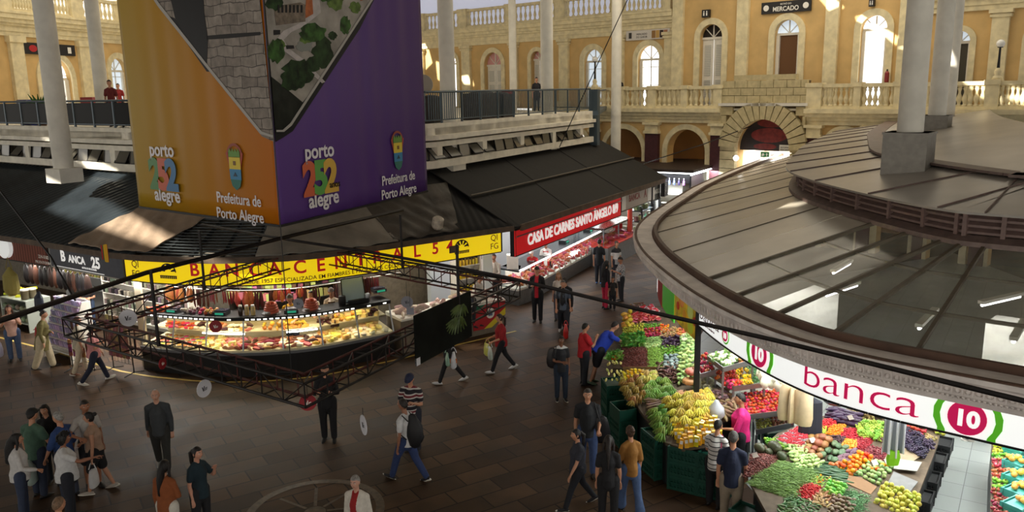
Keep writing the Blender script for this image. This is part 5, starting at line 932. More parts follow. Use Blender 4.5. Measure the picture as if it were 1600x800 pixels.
for i in range(7): p = RP.at(1.3+i*1.8, -2.0, 3.15); light('AREA', p, 30, (1, .98, .96), 1.2, .3, name='stall_lamp')
for k, px in enumerate((858, 872, 905)): p = RP.at(ru(px, 330, 2.2)+.3, -2.6); mb = MB(); mb.tube([(0, 0, 1.3), (0, 0, 2.5)], .02, 6); mb.box((0, 0, 1.9), (.36, .16, .5)); o = mb.obj('wall_machine', mat('machine_%d' % k, S(*((110, 120, 130), (70, 90, 110), (60, 110, 150))[k]), .4)); o.location = p; tag(o, ('grey', 'blue-grey', 'bright blue')[k]+' box-like machine on a pole behind the butcher counter', 'machine')
# next stall: dark counter with red meat under BANCA A
ap = Path([(RP.at(r1+.25, -.55).x, RP.at(r1+.25, -.55).y), (RP.at(r2-.1, -.55).x, RP.at(r2-.1, -.55).y)])
t = thing('meat_stand', 'open stand of red meat with a dark top under the BANCA A sign', 'counter', ap.at(ap.L/2)); B = Vector(t.location)
part('base', mat('butcher_steel', (1, 1, 1)), lambda mb: sweep(mb, ap, [(0, 0), (0, .85), (-.9, .85), (-.9, 0)])); part('red_deck', mat('deck_red', S(190, 60, 48), .5, var=.3, nscale=9), lambda mb: sweep(mb, ap, [(0, .85), (0, .9), (-.8, 1.15), (-.8, .85)])); part('dark_top', mat('top_dark', S(60, 34, 30), .2), lambda mb: sweep(mb, ap, [(-.2, 1.62), (-.2, 1.7), (-1.2, 1.7), (-1.2, 1.62)])); part('posts', STEEL, lambda mb: [mb.bar(ap.at(u, -.22, .9), ap.at(u, -.22, 1.65), .05) for u in (0.02, ap.L/2, ap.L-.02)])
for k in range(60): item('meat', 'meat_cut', None, None, ap.at(R.uniform(.1, ap.L-.1), -R.uniform(.05, .75), 1.0+R.random()*.12), yaw(), R.uniform(.9, 1.4), 'raw red meat cut on the stand under the BANCA A sign', 'meat', 'meat cuts under BANCA A')
for k in range(5): item('whitebag', 'hanging_bag', lambda mb: mb.prism([(-.09, 0, 0), (.09, 0, 0), (.1, .03, -.55), (-.1, .03, -.55)], (0, .05, 0)), WHITEP, ap.at(.5+k*.3, -1.6, 2.5), (0, 0, ap.ang(1)), 1, 'white paper bag hanging in the row above the red meat stand', 'bag', 'white bags above the meat stand')
mb = MB(); mb.lathe([(.06, 0), (.3, .18), (.42, .5), (.4, .5), (.25, .2)], n=16, sy=.6); o = mb.obj('red_basin', cm((206, 36, 40), .3)); o.location = ap.at(ap.L*.75, -1.1, 1.75); tag(o, 'big red plastic basin standing on the dark top of the meat stand', 'basin')
# far end of the row: dark clothes rack stall
q = RP.at(r2+1.1, -.75); t = thing('goods_rack', 'dark metal rack of small goods under the BANCA 12 sign', 'rack', q, RP.ang(3)); mb = MB()
for x in (-.8, .8):
    for y in (-.3, .3): mb.bar((x, y, 0), (x, y, 2.1), .05)
mb.obj('frame', BLACKM, t)
for z in (.4, .9, 1.4, 1.9): mb = MB(); mb.box((0, 0, z), (1.6, .6, .04)); mb.obj('shelf', BLACKM, t)
for k in range(26): a = RP.ang(3); lx, ly = R.uniform(-.75, .75), R.uniform(-.2, .2); item('misc', 'boxed_goods', blk(.16, .14, .22), mat('goods_mixed', S(150, 130, 100), .5, rnd=2.), q+Vector((cos(a)*lx-sin(a)*ly, sin(a)*lx+cos(a)*ly, (.42, .92, 1.42, 1.92)[k % 4])), (0, 0, R.random()), 1, 'small boxed goods on the dark rack under BANCA 12', 'goods', 'goods on the dark rack', False)
for k, (dx, c_) in enumerate(((1.6, (30, 32, 40)), (2.1, (200, 200, 196)), (2.5, (24, 24, 28)), (-1.6, (196, 60, 40)))): a = RP.ang(3); p = q+Vector((cos(a)*dx, sin(a)*dx, 2.3)); o = MB(); o.tube([(0, 0, 0), (0, 0, -.15), (0, 0, -.8), (0, 0, -1.2)], [(.05, .04), (.22, .08), (.22, .1), (.24, .1)], 10); o = o.obj('hung_garment', cm(c_)); o.location = p; o.rotation_euler = (0, 0, a); tag(o, ('navy', 'white', 'black', 'red')[k]+' garment hanging at the far end of the stall row', 'garment')
# ---------------------------------------------------------------- bright kiosk before the arcade
K0 = aty(1076, 300, 40); K0.z = 0; kr = Vector((.53, .85, 0)).normalized(); kl = Vector((-.85, .53, 0)); t = thing('lit_kiosk', 'brightly lit white kiosk of shelves with a flat dark roof before the arcade', 'kiosk', K0); B = Vector()
def kbox(name, m, a0, a1, b0_, b1_, z0, z1): mb = MB(); mb.prism([kr*a+kl*b_+Vector((0, 0, z0)) for a, b_ in ((a0, b0_), (a1, b0_), (a1, b1_), (a0, b1_))], (0, 0, z1-z0)); return mb.obj(name, m, t)
kbox('core', WHITEP, .5, 5.0, .5, 5.5, 0, 3.3); rf = kbox('roof', mat('kiosk_roof', S(56, 42, 34), .6, var=.3), -.5, 5.6, -.4, 6.2, 3.5, 3.62); kbox('fascia', mat('kiosk_black', S(24, 22, 24), .3), .2, 5.2, -.05, .05, 2.45, 3.25); kbox('fascia', mat('kiosk_black', S(24, 22, 24), .3), .1, .4, 0, 2.0, 2.9, 3.3)
KL = mat('led_cool', (1, 1, 1), .3, emit=5, ecol=(.86, .93, 1))
for z, a0, a1, b0_, b1_ in ((3.42, -.4, 5.5, -.38, -.30), (3.42, -.48, -.40, -.3, 6.0), (3.3, 0, 5.1, -.1, -.06)): kbox('led_strip', KL, a0, a1, b0_, b1_, z, z+.05)
for z in (.5, .95, 1.4, 1.85, 2.3): kbox('shelf', WHITEP, 0, 5.1, 0, .5, z, z+.04); kbox('shelf', WHITEP, 0, .5, .5, 5.5, z, z+.04)
for a in (0, 1.7, 3.4, 5.05): kbox('upright', WHITEP, a, a+.06, -.02, .5, 0, 2.4)
for b_ in (1.6, 3.2): kbox('upright', WHITEP, -.02, .5, b_, b_+.06, 0, 3.3)
KB = mat('kiosk_goods', S(120, 130, 190), .4, rnd=2.6)
for z in (1.44, 1.89, .99):
    for k in range(22): item('kbot', 'bottle', bottle, [KB, WHITEP], K0+kr*(.15+k*.225)+kl*.12+Vector((0, 0, z)), (0, 0, 0), 1.5, 'small bottle or jar on the white shelves of the bright kiosk', 'bottle', 'bottles on the kiosk shelves')
    for k in range(10): item('kbot', 'bottle', None, None, K0+kl*(.3+k*.25)+kr*.12+Vector((0, 0, z+.9 if z > 1.8 else z)), (0, 0, 0), 1.5, 'small bottle or jar on the left shelves of the bright kiosk', 'bottle', 'bottles on the left kiosk shelves')
light('AREA', K0+kr*2.5-kl*.5+Vector((0, 0, 3.35)), 420, (.88, .94, 1), 5, .5, (0, 0, atan2(kr.y, kr.x)), name='kiosk_lamp'); light('AREA', K0+kl*2.5-kr*.4+Vector((0, 0, 3.35)), 320, (.88, .94, 1), 5, .5, (0, 0, atan2(kl.y, kl.x)), name='kiosk_lamp')
# ---------------------------------------------------------------- stalls at the left
l0, l1 = su(80, 420, 2), yu0-.3
def lp(px, py, z): return atz(px, py, z)
shelf_unit('white wall shelves of small goods behind the BANCA 25 stall', SP, l0+1.2, l1-.1, -2.2, (.35, .75, 1.15, 1.55, 1.95), .4, WHITEP, '')
stock(SP, l0+1.2, l1-.1, -2.2, (.35, .75, 1.15, 1.55), 'gbox', blk(.12, .12, .16), mat('gift_boxes', S(120, 110, 100), .5, rnd=2.), 'boxed_goods', 'small boxed goods on the white shelves of the BANCA 25 stall', 'goods', .17, 1, .1, False)
p = Vector((-13.25, 23.15, 0)); st_a = radians(-34)
t = thing('packet_display', 'white sloping display stand full of lavender packets in the BANCA 25 stall', 'stand', p, st_a)
mb = MB(); mb.prism([(-.75, -.3, 0), (-.75, .45, 0), (-.75, .45, 1.75), (-.75, .2, 1.75), (-.75, -.3, .5)], (.05, 0, 0)); mb.prism([(.7, -.3, 0), (.7, .45, 0), (.7, .45, 1.75), (.7, .2, 1.75), (.7, -.3, .5)], (.05, 0, 0)); mb.obj('side_panel', WHITEP, t)
for k in range(7): f = k/6; mb = MB(); mb.box((0, -.22+.42*f, .45+1.15*f), (1.45, .2, .02)); mb.obj('shelf', WHITEP, t)
mb = MB(); mb.box((0, .0, .25), (1.4, .5, .04)); mb.box((0, .44, .9), (1.4, .02, 1.7)); mb.obj('back_panel', WHITEP, t)
LAV = mat('packet_lavender', S(176, 166, 206), .4, rnd=.7)
for k in range(7):
    for j in range(11): f = k/6; v = Vector((-.66+j*.132, -.22+.42*f, .465+1.15*f)); v.rotate(Matrix.Rotation(st_a, 3, 'Z')); item('lav', 'packet', blk(.1, .07, .16), LAV, p+v, (.2, 0, st_a), 1, 'lavender packet on the sloping white display stand', 'packet', 'lavender packets on the display', False)
for k in range(14):
    u = l0+.25+k*.26; z = 2.3; c_ = ((30, 26, 26), (52, 34, 28), (92, 58, 44), (34, 30, 32))[k % 4]
    def bagm(mb): mb.tube([(0, 0, 0), (0, 0, -.06), (0, 0, -.36), (0, 0, -.46)], [(.08, .03), (.12, .05), (.14, .07), (.11, .05)], 10, round_=True); mb.tube([(-.08, 0, -.02), (-.04, 0, .14), (.04, 0, .14), (.08, 0, -.02)], .008, 5)
    item('bag%d' % (k % 4), 'leather_bag', bagm, cm(c_, .35), SP.at(u, -.35, z), (0, 0, SP.ang(u)+R.uniform(-.3, .3)), 1, ('black', 'dark brown', 'tan-brown', 'charcoal')[k % 4]+' leather bag hanging under the BANCA 25 sign', 'bag', 'leather bags under the sign')
t = thing('hanging_rail', 'black rail holding the leather bags under the BANCA 25 sign', 'rail', SP.at(l0+1.8, -.35, 2.45)); B = Vector(t.location); part('rail', BLACKM, lambda mb: mb.tube([SP.at(u, -.35, 2.45) for u in SP.us(l0, l1, .4)], .014, 6)); part('bracket', BLACKM, lambda mb: [mb.tube([SP.at(u, -.35, 2.44), SP.at(u, -.35, 3.2)], .012, 5) for u in (l0+.2, l1-.2)])
def wire_rack(label, p, a, w, h, n, m_it, name, lb):
    t_ = thing('wire_rack', label, 'rack', p, a); mb = MB()
    for x in (-w/2, w/2): mb.tube([(x, 0, .05), (x, 0, h)], .015, 6)
    for x, y in ((-w/2, -.3), (-w/2, .3), (w/2, -.3), (w/2, .3)): mb.tube([(x, 0, .08), (x, y, .02)], .014, 5)
    mb.obj('stand', BLACKM, t_); mb = MB()
    for k in range(int(h/.16)): mb.tube([(-w/2, -.03, .3+k*.16), (w/2, -.03, .3+k*.16)], .006, 4)
    for k in range(7): mb.tube([(-w/2+w*k/6, -.03, .3), (-w/2+w*k/6, -.03, h)], .005, 4)
    mb.obj('grid', BLACKM, t_)
    for k in range(n[0]):
        for j in range(n[1]): v = Vector((-w/2+w*(k+.5)/n[0], -.08, .4+(h-.55)*(j+.5)/n[1])); v.rotate(Matrix.Rotation(a, 3, 'Z')); item(name+label, name, blk(.09, .05, .14), m_it, p+v, (0, 0, a), 1, lb, 'goods', lb+'s', False)
wire_rack('dark wire rack of brown pouches on the floor before the stall', Vector((-10.95, 21.75, 0)), radians(-30), .9, 1.75, (6, 8), mat('pouch_brown', S(122, 84, 66), .5, rnd=.8), 'pouch', 'brown pouch on the dark wire rack left of the deli'); wire_rack('dark wire rack with red goods beside the pink-topped shopper', Vector((-12.15, 21.9, 0)), radians(-20), .8, 1.0, (5, 4), mat('pouch_red', S(130, 40, 44), .5, rnd=.8), 'pouch', 'red pouch on the low dark wire rack')
# glass counter with tubs at far left
l2 = U00+.2; shelf_unit('low white counter with shelves of tubs at far left', SP, l2, l0-.1, -.35, (.3, .68, 1.08), .8, mat('counter_pale', S(170, 176, 166), .4), '')
def tub(mb): mb.lathe([(.09, 0), (.11, .02), (.12, .26), (.125, .3)], n=14); mb.lathe([(.128, .28), (.128, .32)], n=14, m=1)
stock(SP, l2+1.2, l0-.2, -.45, (1.08,), 'tub', tub, [mat('tub_brown', S(112, 92, 76), .3, rnd=.5), WHITEP], 'tub', 'lidded tub on the low counter at far left', 'tub', .27, 1.1, 0); stock(SP, l2+1.2, l0-.2, -.7, (1.08,), 'tub', tub, None, 'tub', 'lidded tub in the rear row of the low counter at far left', 'tub', .27, 1.1, 0)
stock(SP, l2, l0-.2, -.4, (.3, .68), 'fruitbag', lambda mb: mb.sph((0, 0, .09), (.1, .08, .09), 8, 6), mat('bag_mixed', S(150, 150, 120), .4, rnd=1.2), 'packet', 'round packet inside the low counter at far left', 'packet', .26)
for k in range(30): item('ypack', 'yellow_packet', blk(.14, .1, .07), mat('pack_lemon', S(214, 206, 40), .4, rnd=.3), SP.at(l2+R.uniform(0, 1.1), -.5-R.uniform(0, .5), 1.1+.075*(k % 4)), (0, 0, R.random()*3), 1, 'lemon-yellow packet stacked at the left edge of the low counter', 'packet', 'yellow packets at far left', False)
shelf_unit('dark rear shelves of jars behind the counter at far left', SP, l2, l0+.6, -2.6, (1.0, 1.45, 1.9, 2.3), .35, mat('shelf_grey', S(110, 110, 108), .5), ''); stock(SP, l2, l0+.6, -2.6, (1.45, 1.9), 'rjar', jar, [mat('jar_olive', S(120, 112, 60), .3, rnd=.6), cm((150, 110, 50))], 'jar', 'olive-coloured jar on the rear shelves at far left', 'jar', .16, .95)
mb = MB(); mb.tube([(0, 0, 0), (0, 0, -.2), (0, 0, -.6)], [(.06, .05), (.22, .14), (.24, .16)], 12, round_=True); mb.tube([(-.1, 0, 0), (0, 0, .35), (.1, 0, 0)], .012, 5); o = mb.obj('straw_bag', cm((150, 138, 70))); o.location = aty(14, 420, 23.6); tag(o, 'olive straw bag hanging under the red-brown sign at far left', 'bag')
mb = MB(); mb.tube([(0, 0, .0), (0, -.02, .1), (0, -.02, .34), (0, 0, .44)], [(.12, .07), (.17, .11), (.16, .1), (.08, .05)], 12, round_=True); o = mb.obj('school_backpack', cm((40, 48, 66), .5)); o.location = aty(62, 472, 22.6)-Vector((0, 0, .2)); o.rotation_euler = (0, 0, -.6); tag(o, 'navy backpack hanging at the left end of the lavender display', 'backpack')
for k in range(6): p = SP.at(U00+1.2+k*1.45, -1.4, 3.1); light('AREA', p, 60, (1, .97, .9), 1.2, .3, name='stall_lamp'); light('AREA', SP.at(U00+1.2+k*1.45, -.25, 2.5), 18, (1, .97, .92), 1., .2, name='stall_lamp')
# ---------------------------------------------------------------- things on the mezzanine
def mz(px, py): return aty(px, py, 30 if px < 200 else 31)
for k, (px, Yd, w, h_, lb) in enumerate(((752, 32, 1.5, 1.0, 'dark covered stack behind the barred railing, wider one'), (782, 33, .8, .95, 'dark covered stack behind the barred railing, narrower one'), (672, 28, .7, .9, 'black bin behind the railing at the purple banner edge'))): p = aty(px, 150, Yd); mb = MB(); mb.prism([(-w/2, -.4, 0), (w/2, -.4, 0), (w/2*.95, .4, 0), (-w/2*.95, .4, 0)], (0, .02, h_)); mb.sph((0, 0, h_), (w/2*.92, .36, .09), 12, 6); o = mb.obj('covered_stack', mat('cover_dark', S(44, 38, 38), .7, var=.3)); o.location = (p.x, p.y, 6.48); o.rotation_euler = (0, 0, 1.0); tag(o, lb, 'furniture')
for px, Y_, lb in ((793, 44, 'red fire cabinet right of the rose-fanlit window'), (134, 41.5, 'red fire cabinet on the far left wall'), (152, 43, 'second red cabinet on the far left wall')): p = aty(px, 130, Y_); mb = MB(); mb.box((0, 0, .55), (.6, .3, 1.1)); mb.box((0, -.16, .6), (.5, .03, .9)); o = mb.obj('fire_cabinet', cm((128, 26, 28), .4)); o.location = (p.x, p.y, 6.48); tag(o, lb, 'cabinet')
for k, (px, c_) in enumerate(((38, (34, 46, 110)), (50, (40, 60, 150)))): p = aty(px, 150, 33); mb = MB(); mb.lathe([(.3, 0), (.36, .95), (.38, 1.), (.3, 1.05)], n=4); o = mb.obj('blue_bin', cm(c_, .4)); o.location = (p.x, p.y, 6.48); tag(o, ('darker', 'brighter')[k]+' blue bin behind the smoked railing at far left', 'bin')
t = thing('potted_plant', 'leafy potted plant behind the smoked railing at far left', 'plant', (aty(60, 150, 32).x, 32, 6.48)); mb = MB(); mb.lathe([(.15, 0), (.22, .4), (.2, .4)], n=12); mb.obj('pot', cm((90, 60, 44)), t); mb = MB()
for k in range(16): a = k*2.4; r_ = .3+.2*R.random(); mb.tube([(0, 0, .4), (r_*.5*cos(a), r_*.5*sin(a), .95), (r_*cos(a), r_*sin(a), .8+R.random()*.5)], [(.01, .01), (.06, .01), (.01, .005)], 6)
mb.obj('foliage', cm((62, 110, 48)), t)
for px, Y_, lb in ((100, 31, 'left one'), (190, 30, 'one beside the gold banner edge')):
    p = aty(px, 170, Y_); t = thing('cafe_table', 'small cafe table behind the smoked railing, '+lb, 'table', (p.x, p.y, 6.48)); mb = MB(); mb.lathe([(.45, .72), (.45, .75)], n=18); mb.obj('table_top', BLACKM, t); mb = MB(); mb.lathe([(.22, 0), (.04, .05), (.04, .72)], n=10); mb.obj('pedestal', BLACKM, t)
p = aty(661, 135, 30); t = thing('pedestal_fan', 'grey round pedestal fan beside the purple banner edge', 'fan', (p.x, p.y, 6.48)); mb = MB(); mb.lathe([(.25, 0), (.05, .06), (.03, 1.1)], n=12); mb.obj('stand', mat('fan_grey', S(150, 144, 136), .5), t); mb = MB(); mb.tube([(0, -.12, 1.35), (0, -.1, 1.35), (0, .06, 1.35), (0, .12, 1.35)], [.2, .36, .36, .15], 18); mb.obj('fan_head', mat('fan_grey', S(150, 144, 136), .5), t)
s_, z_ = onplane(1391, 118, O1U, U1); p = O1C+U1*s_+N1*.1; t = thing('fire_extinguisher', 'red fire extinguisher on the portal wall right of the sunlit window', 'extinguisher', (p.x, p.y, z_-.3)); mb = MB(); mb.lathe([(.09, 0), (.1, .04), (.1, .42), (.04, .5)], n=12); mb.obj('bottle', cm((140, 24, 26), .3), t); mb = MB(); mb.lathe([(.04, .5), (.03, .58)], n=8); mb.tube([(.03, 0, .55), (.14, 0, .5), (.13, 0, .2)], .015, 5); mb.obj('valve', BLACKM, t)
# ================================================================ THE FRUIT PAVILION ON THE RIGHT
pu = lambda px, py, z: PV.near(atz(px, py, z))
CORN = mat('cornice_grey', S(232, 224, 220), .6, var=.16, nscale=3, bump=.2); GUTT = mat('gutter_rust', S(90, 64, 50), .65, var=.3, nscale=2.5, bump=.3); FLASH = mat('flashing_brown', S(112, 94, 88), .55, var=.2)
c = PV.at(PV.near((3, 16))); t = thing('pavilion_roof', 'big round-cornered pavilion roof of dusty glass with grey moulded cornice', 'roof', (c.x, c.y, 3.4)); B = Vector((c.x, c.y, 3.4))
part('cornice', CORN, lambda mb: sweep(mb, PV, [(0, 4.0), (.02, 3.94), (-.03, 3.9), (-.08, 3.72), (-.16, 3.66), (-.18, 3.58), (-.34, 3.54), (-.45, 3.54), (-.45, 4.0)], 0, PV.L, .25), t)
def orn(mb):
    u = PV.near((4.0, 23.5))
    while u < PV.L-3:
        for o, z, r in ((-.015, 3.80, .042),): mb.sph(PV.at(u, o-.045, z), (r, r, r), 7, 5)
        mb.sph(PV.at(u, -.115, 3.69), (.02, .02, .03), 6, 4); mb.sph(PV.at(u+.06, -.115, 3.69), (.02, .02, .03), 6, 4); mb.bar(PV.at(u+.06, -.02, 3.76), PV.at(u+.06, -.005, 3.88), .018); u += .12
part('cornice_ornament', CORN, orn, t)
part('gutter', GUTT, lambda mb: sweep(mb, PV, [(-.02, 3.97), (-.02, 4.02), (-.06, 4.03), (-.1, 3.98), (-.46, 3.98), (-.5, 4.1), (-.58, 4.1), (-.6, 3.9)], 0, PV.L, .3), t)
CO, CZ0 = -4.05, 5.0
def rz(o): return 3.98+(-o-.58)/(-CO-.58)*(CZ0-3.98)
GD = bpy.data.materials.new('dusty_roof_glass'); GD.use_nodes = True; nt = GD.node_tree; b_ = nt.nodes['Principled BSDF']; tcn = nt.nodes.new('ShaderNodeTexCoord'); nn = nt.nodes.new('ShaderNodeTexNoise'); nn.inputs['Scale'].default_value = .9; nn.inputs['Detail'].default_value = 8; nt.links.new(tcn.outputs['Object'], nn.inputs['Vector'])
mrr = nt.nodes.new('ShaderNodeMapRange'); mrr.inputs[1].default_value = .3; mrr.inputs[2].default_value = .7; mrr.inputs[3].default_value = .14; mrr.inputs[4].default_value = .46; nt.links.new(nn.outputs[0], mrr.inputs[0]); b_.inputs['Base Color'].default_value = (*S(176, 178, 164), 1); b_.inputs['Roughness'].default_value = .12; b_.inputs['Specular IOR Level'].default_value = .6; nt.links.new(mrr.outputs[0], b_.inputs['Alpha'])
GO = mat('opaque_roof_panel', S(196, 188, 172), .3, var=.16, nscale=.8, bump=.08, spec=.7)
um0, um1 = PV.near((7.6, 31.9)), PV.L-.3; usp = pu(1140, 480, 3.98)
us = []; u = PV.near((16, 47))
while u < um1: us.append(u); u += 1.35
for k, (a, b) in enumerate(zip(us, us[1:])):
    m_ = GD if (a+b)/2 > usp-1.6 else GO
    for o0, o1 in ((-.58, -1.75), (-1.75, -2.9), (-2.9, CO)):
        mb = MB(); q = [PV.at(a+.02, o0, rz(o0)), PV.at(b-.02, o0, rz(o0)), PV.at(b-.02, o1, rz(o1)), PV.at(a+.02, o1, rz(o1))]; mb.prism([p-B for p in q], (0, 0, .012)); mb.obj('roof_pane', m_, t)
def mull(mb):
    for n_, u in enumerate(us):
        if u <= usp-2.2 and n_ % 2: continue
        w_ = .055 if u > usp-2.2 else .02; mb.bar(PV.at(u, -.58, rz(-.58)+.015), PV.at(u, CO, rz(CO)+.015), w_, .07 if w_ > .03 else .03)
    for o in (-1.75, -2.9):
        for a, b in zip(us, us[1:]):
            if a > usp-3: mb.bar(PV.at(a, o, rz(o)-.02), PV.at(b, o, rz(o)-.02), .06, .05)
part('glazing_bars', mat('bar_brown', S(92, 82, 66), .5, var=.2), mull, t)
part('louvre_base', FLASH, lambda mb: sweep(mb, PV, [(CO+.22, 4.96), (CO+.22, 5.04), (CO, 5.12), (CO-.1, 5.12), (CO-.1, 4.9)], 0, PV.L, .4), t)
def louv(mb):
    for z in (5.16, 5.27, 5.38): sweep(mb, PV, [(CO+.02, z-.02), (CO+.02, z+.02), (CO-.1, z+.09), (CO-.1, z+.05)], 0, PV.L, .5)
    sweep(mb, PV, [(CO-.2, 5.0), (CO-.2, 5.6), (CO-.24, 5.6), (CO-.24, 5.0)], 0, PV.L, .5)
    for u in us: mb.box(PV.at(u+.3, CO, 5.3), (.07, .1, .5), PV.ang(u+.3))
part('louvres', mat('louvre_brown', S(120, 98, 92), .55, var=.15), louv, t)
UR = mat('upper_roof_sheet', S(158, 152, 144), .35, var=.2, nscale=.7, bump=.1, spec=.6)
part('upper_roof', UR, lambda mb: sweep(mb, PV, [(CO+.32, 5.5), (CO+.32, 5.54), (-6.2, 5.95), (-9.6, 6.5), (-9.6, 6.4), (-6.2, 5.88)], PV.near((14, 43)), PV.L, .6), t)
def seams(mb):
    for u in us[::2]: mb.bar(PV.at(u, CO+.32, 5.55), PV.at(u, -6.2, 5.96), .018, .035)
    uu = PV.us(PV.near((14, 43)), PV.L, .6); [mb.bar(PV.at(a, -6.0, 5.95), PV.at(b, -6.0, 5.95), .5, .05) for a, b in zip(uu, uu[1:])]
part('roof_seams', FLASH, seams, t)
for lb, px, py, Y_, zb, sq in (('thick round column on a square pedestal on the pavilion roof, nearest', 1422, 206, 17.1, None, .85), ('middle round column on the pavilion roof', 1464, 180, 25.5, None, .75), ('farthest round column on the pavilion roof', 1480, 182, 32, None, .75)):
    p = aty(px, py, Y_); zb = p.z; t2 = thing('column', lb, 'column', p); mb = MB(); mb.lathe([(.255, 0), (.25, 3), (.245, CZ-zb-.1)], n=28); mb.obj('shaft', COLM, t2, auto=.7); mb = MB(); mb.box((0, 0, -.5), (sq, sq, 1.0), radians(-38)); mb.box((0, 0, -.02), (sq*1.04, sq*1.04, .04), radians(-38)); mb.obj('pedestal', mat('pedestal_grey', S(150, 146, 138), .6, var=.12), t2)
# interior floor, lights
mb = MB(); mb.prism([PV.at(u, -1.35, .003) for u in PV.us(PV.near((7, 30)), PV.L, .8)]+[Vector((20, 8, .003)), Vector((20, 36, .003))], (0, 0, .01))
def tile_mat():
    m = bpy.data.materials.new('pale_floor_tiles'); m.use_nodes = True; nt = m.node_tree; b = nt.nodes['Principled BSDF']; b.inputs['Roughness'].default_value = .3; tc = nt.nodes.new('ShaderNodeTexCoord'); mp = nt.nodes.new('ShaderNodeMapping'); mp.inputs['Rotation'].default_value = (0, 0, radians(-57)); nt.links.new(tc.outputs['Object'], mp.inputs[0]); br = nt.nodes.new('ShaderNodeTexBrick'); br.offset = 0; br.inputs['Scale'].default_value = 1; br.inputs['Brick Width'].default_value = .62; br.inputs['Row Height'].default_value = .62; br.inputs['Mortar Size'].default_value = .006
    br.inputs['Color1'].default_value = (*S(150, 156, 154), 1); br.inputs['Color2'].default_value = (*S(138, 144, 142), 1); br.inputs['Mortar'].default_value = (*S(84, 88, 88), 1); nt.links.new(mp.outputs[0], br.inputs['Vector']); nt.links.new(br.outputs[0], b.inputs['Base Color']); return m
struct(mb.obj('floor_pavilion', tile_mat()))
for x, y, e in ((4.3, 20.5, 130), (4.2, 17.2, 190), (4.6, 14.6, 190), (5.6, 13.0, 190), (7.3, 12.2, 190), (6.5, 15.2, 170), (9.3, 13.5, 380), (8.5, 17.5, 320), (6.2, 19.5, 120), (9.0, 10.8, 120), (11, 16, 200)):
    light('AREA', (x, y, 3.46), e*.40, (.97, 1, .96), 1.5, .5, (0, 0, random.random()), name='pavilion_lamp')
for k, (x, y, a) in enumerate(((7.2, 13.6, .9), (8.3, 12.8, .9), (9.2, 14.8, .5), (6.6, 15.8, .7), (10.4, 13.2, .7), (7.4, 17.8, .9))): mb = MB(); mb.tube([(-.6, 0, 0), (.6, 0, 0)], .03, 8, 0); mb.box((0, 0, .06), (1.3, .12, .06), m=1); o = mb.obj('tube_lamp', [mat('tube_white', (1, 1, 1), .3, emit=9), WHITEP]); o.location = (x, y, 3.55); o.rotation_euler = (0, 0, a); tag(o, 'white tube lamp hanging under the pavilion glass', 'lamp', 'tube lamps under the pavilion glass')
for lb, pts, z0, z1 in (('white partition cabinet inside the pavilion, seen through its glass', [(10.4, 17.2), (11.8, 15.9), (12.4, 16.5), (11, 17.8)], 0, 2.4), ('long white wall shelf inside the pavilion, seen through its glass', [(5.6, 17.3), (8.2, 19.8), (7.8, 20.2), (5.2, 17.7)], 0, 2.6)): mb = MB(); mb.prism([(x, y, z0) for x, y in pts], (0, 0, z1-z0)); tag(mb.obj('cabinet', WHITEP), lb, 'cabinet')
# ---- the lit sign band and printed panels under the cornice
PWH = mat('lit_white', S(240, 242, 240), .35, emit=.8); PINK = mat('sign_magenta', S(214, 20, 90), .4, emit=.4); LIME = mat('sign_lime', S(96, 200, 40), .4, emit=.3)
SO, Z0, Z1 = -.62, 2.98, 3.52; v0 = pu(1056, 490, 3.25)
t3, fn = pathsign('lit_sign', 'long curved white illuminated sign band reading banca 10 under the pavilion cornice', PV, v0, PV.L-.2, Z0, Z1, PWH, SO, .3)
n3 = lambda u: fn(u, 0, .01)-fn(u, 0, 0)
def sdisc(px, py, r, full):
    u = pu(px, py, 3.25); zc = 3.25 if full else 3.2
    if full:
        mb = MB()
        for s in (-1, 1): mb.prism([fn(u+s*(r*1.62), Z1-.01, 0), fn(u+s*r*1.25, Z1-.01, 0)]+[fn(u+s*r*1.42*cos(a), zc+r*1.42*sin(a), 0) for a in (.7, .4, 0, -.4, -.7)]+[fn(u+s*r*1.05, Z0+.02, 0), fn(u+s*r*1.5, Z0+.02, 0)]+[fn(u+s*r*1.8*cos(a), zc+r*1.6*sin(a), 0) for a in (-.6, -.2, .2, .5)], n3(u))
        mb.obj('lime_ring', LIME, t3)
    else: mb = MB(); mb.prism([fn(u+1.45*r*cos(2*pi*i/24), zc+1.5*r*sin(2*pi*i/24), 0) for i in range(24)], n3(u)*.5); mb.obj('lime_ring', LIME, t3); mb = MB(); mb.prism([fn(u+1.2*r*cos(2*pi*i/24), zc+1.2*r*sin(2*pi*i/24), .004) for i in range(24)], n3(u)*.5); mb.obj('white_ring', PWH, t3)
    mb = MB(); mb.prism([fn(u+r*cos(2*pi*i/28), zc+r*sin(2*pi*i/28), .008) for i in range(28)], n3(u)); mb.obj('magenta_disc', PINK, t3); mb = MB(); text_on(mb, lambda a, b, o_: fn(a, b, o_+.02), '10', r*1.3, u, zc-r*.46, bold=.045); mb.obj('disc_number', PWH, t3)
sdisc(1118, 521, .11, False); sdisc(1191, 552, .235, True); sdisc(1517, 645, .235, True)
mb = MB()
ux0, ux1 = pu(1256, 585, 3.25), pu(1438, 630, 3.25); tw = [p.x for p in text_geo('banca', 1, .01, -.012)[0]]; xs_ = (ux1-ux0)/((max(tw)-min(tw))*.56); text_on(mb, fn, 'banca', .56, (ux0+ux1)/2, 3.09, bold=-.012, xs=xs_)
mb.obj('big_lettering', PINK, t3)
mb = MB(); text_on(mb, fn, 'banca', .36, pu(1083, 506, 3.2), 3.16, bold=-.008, xs=1.3); text_on(mb, fn, 'frutas e verduras', .07, pu(1083, 506, 3.2), 3.07, xs=1.3); mb.obj('small_lettering', mat('sign_taupe', S(110, 60, 70), .5), t3)
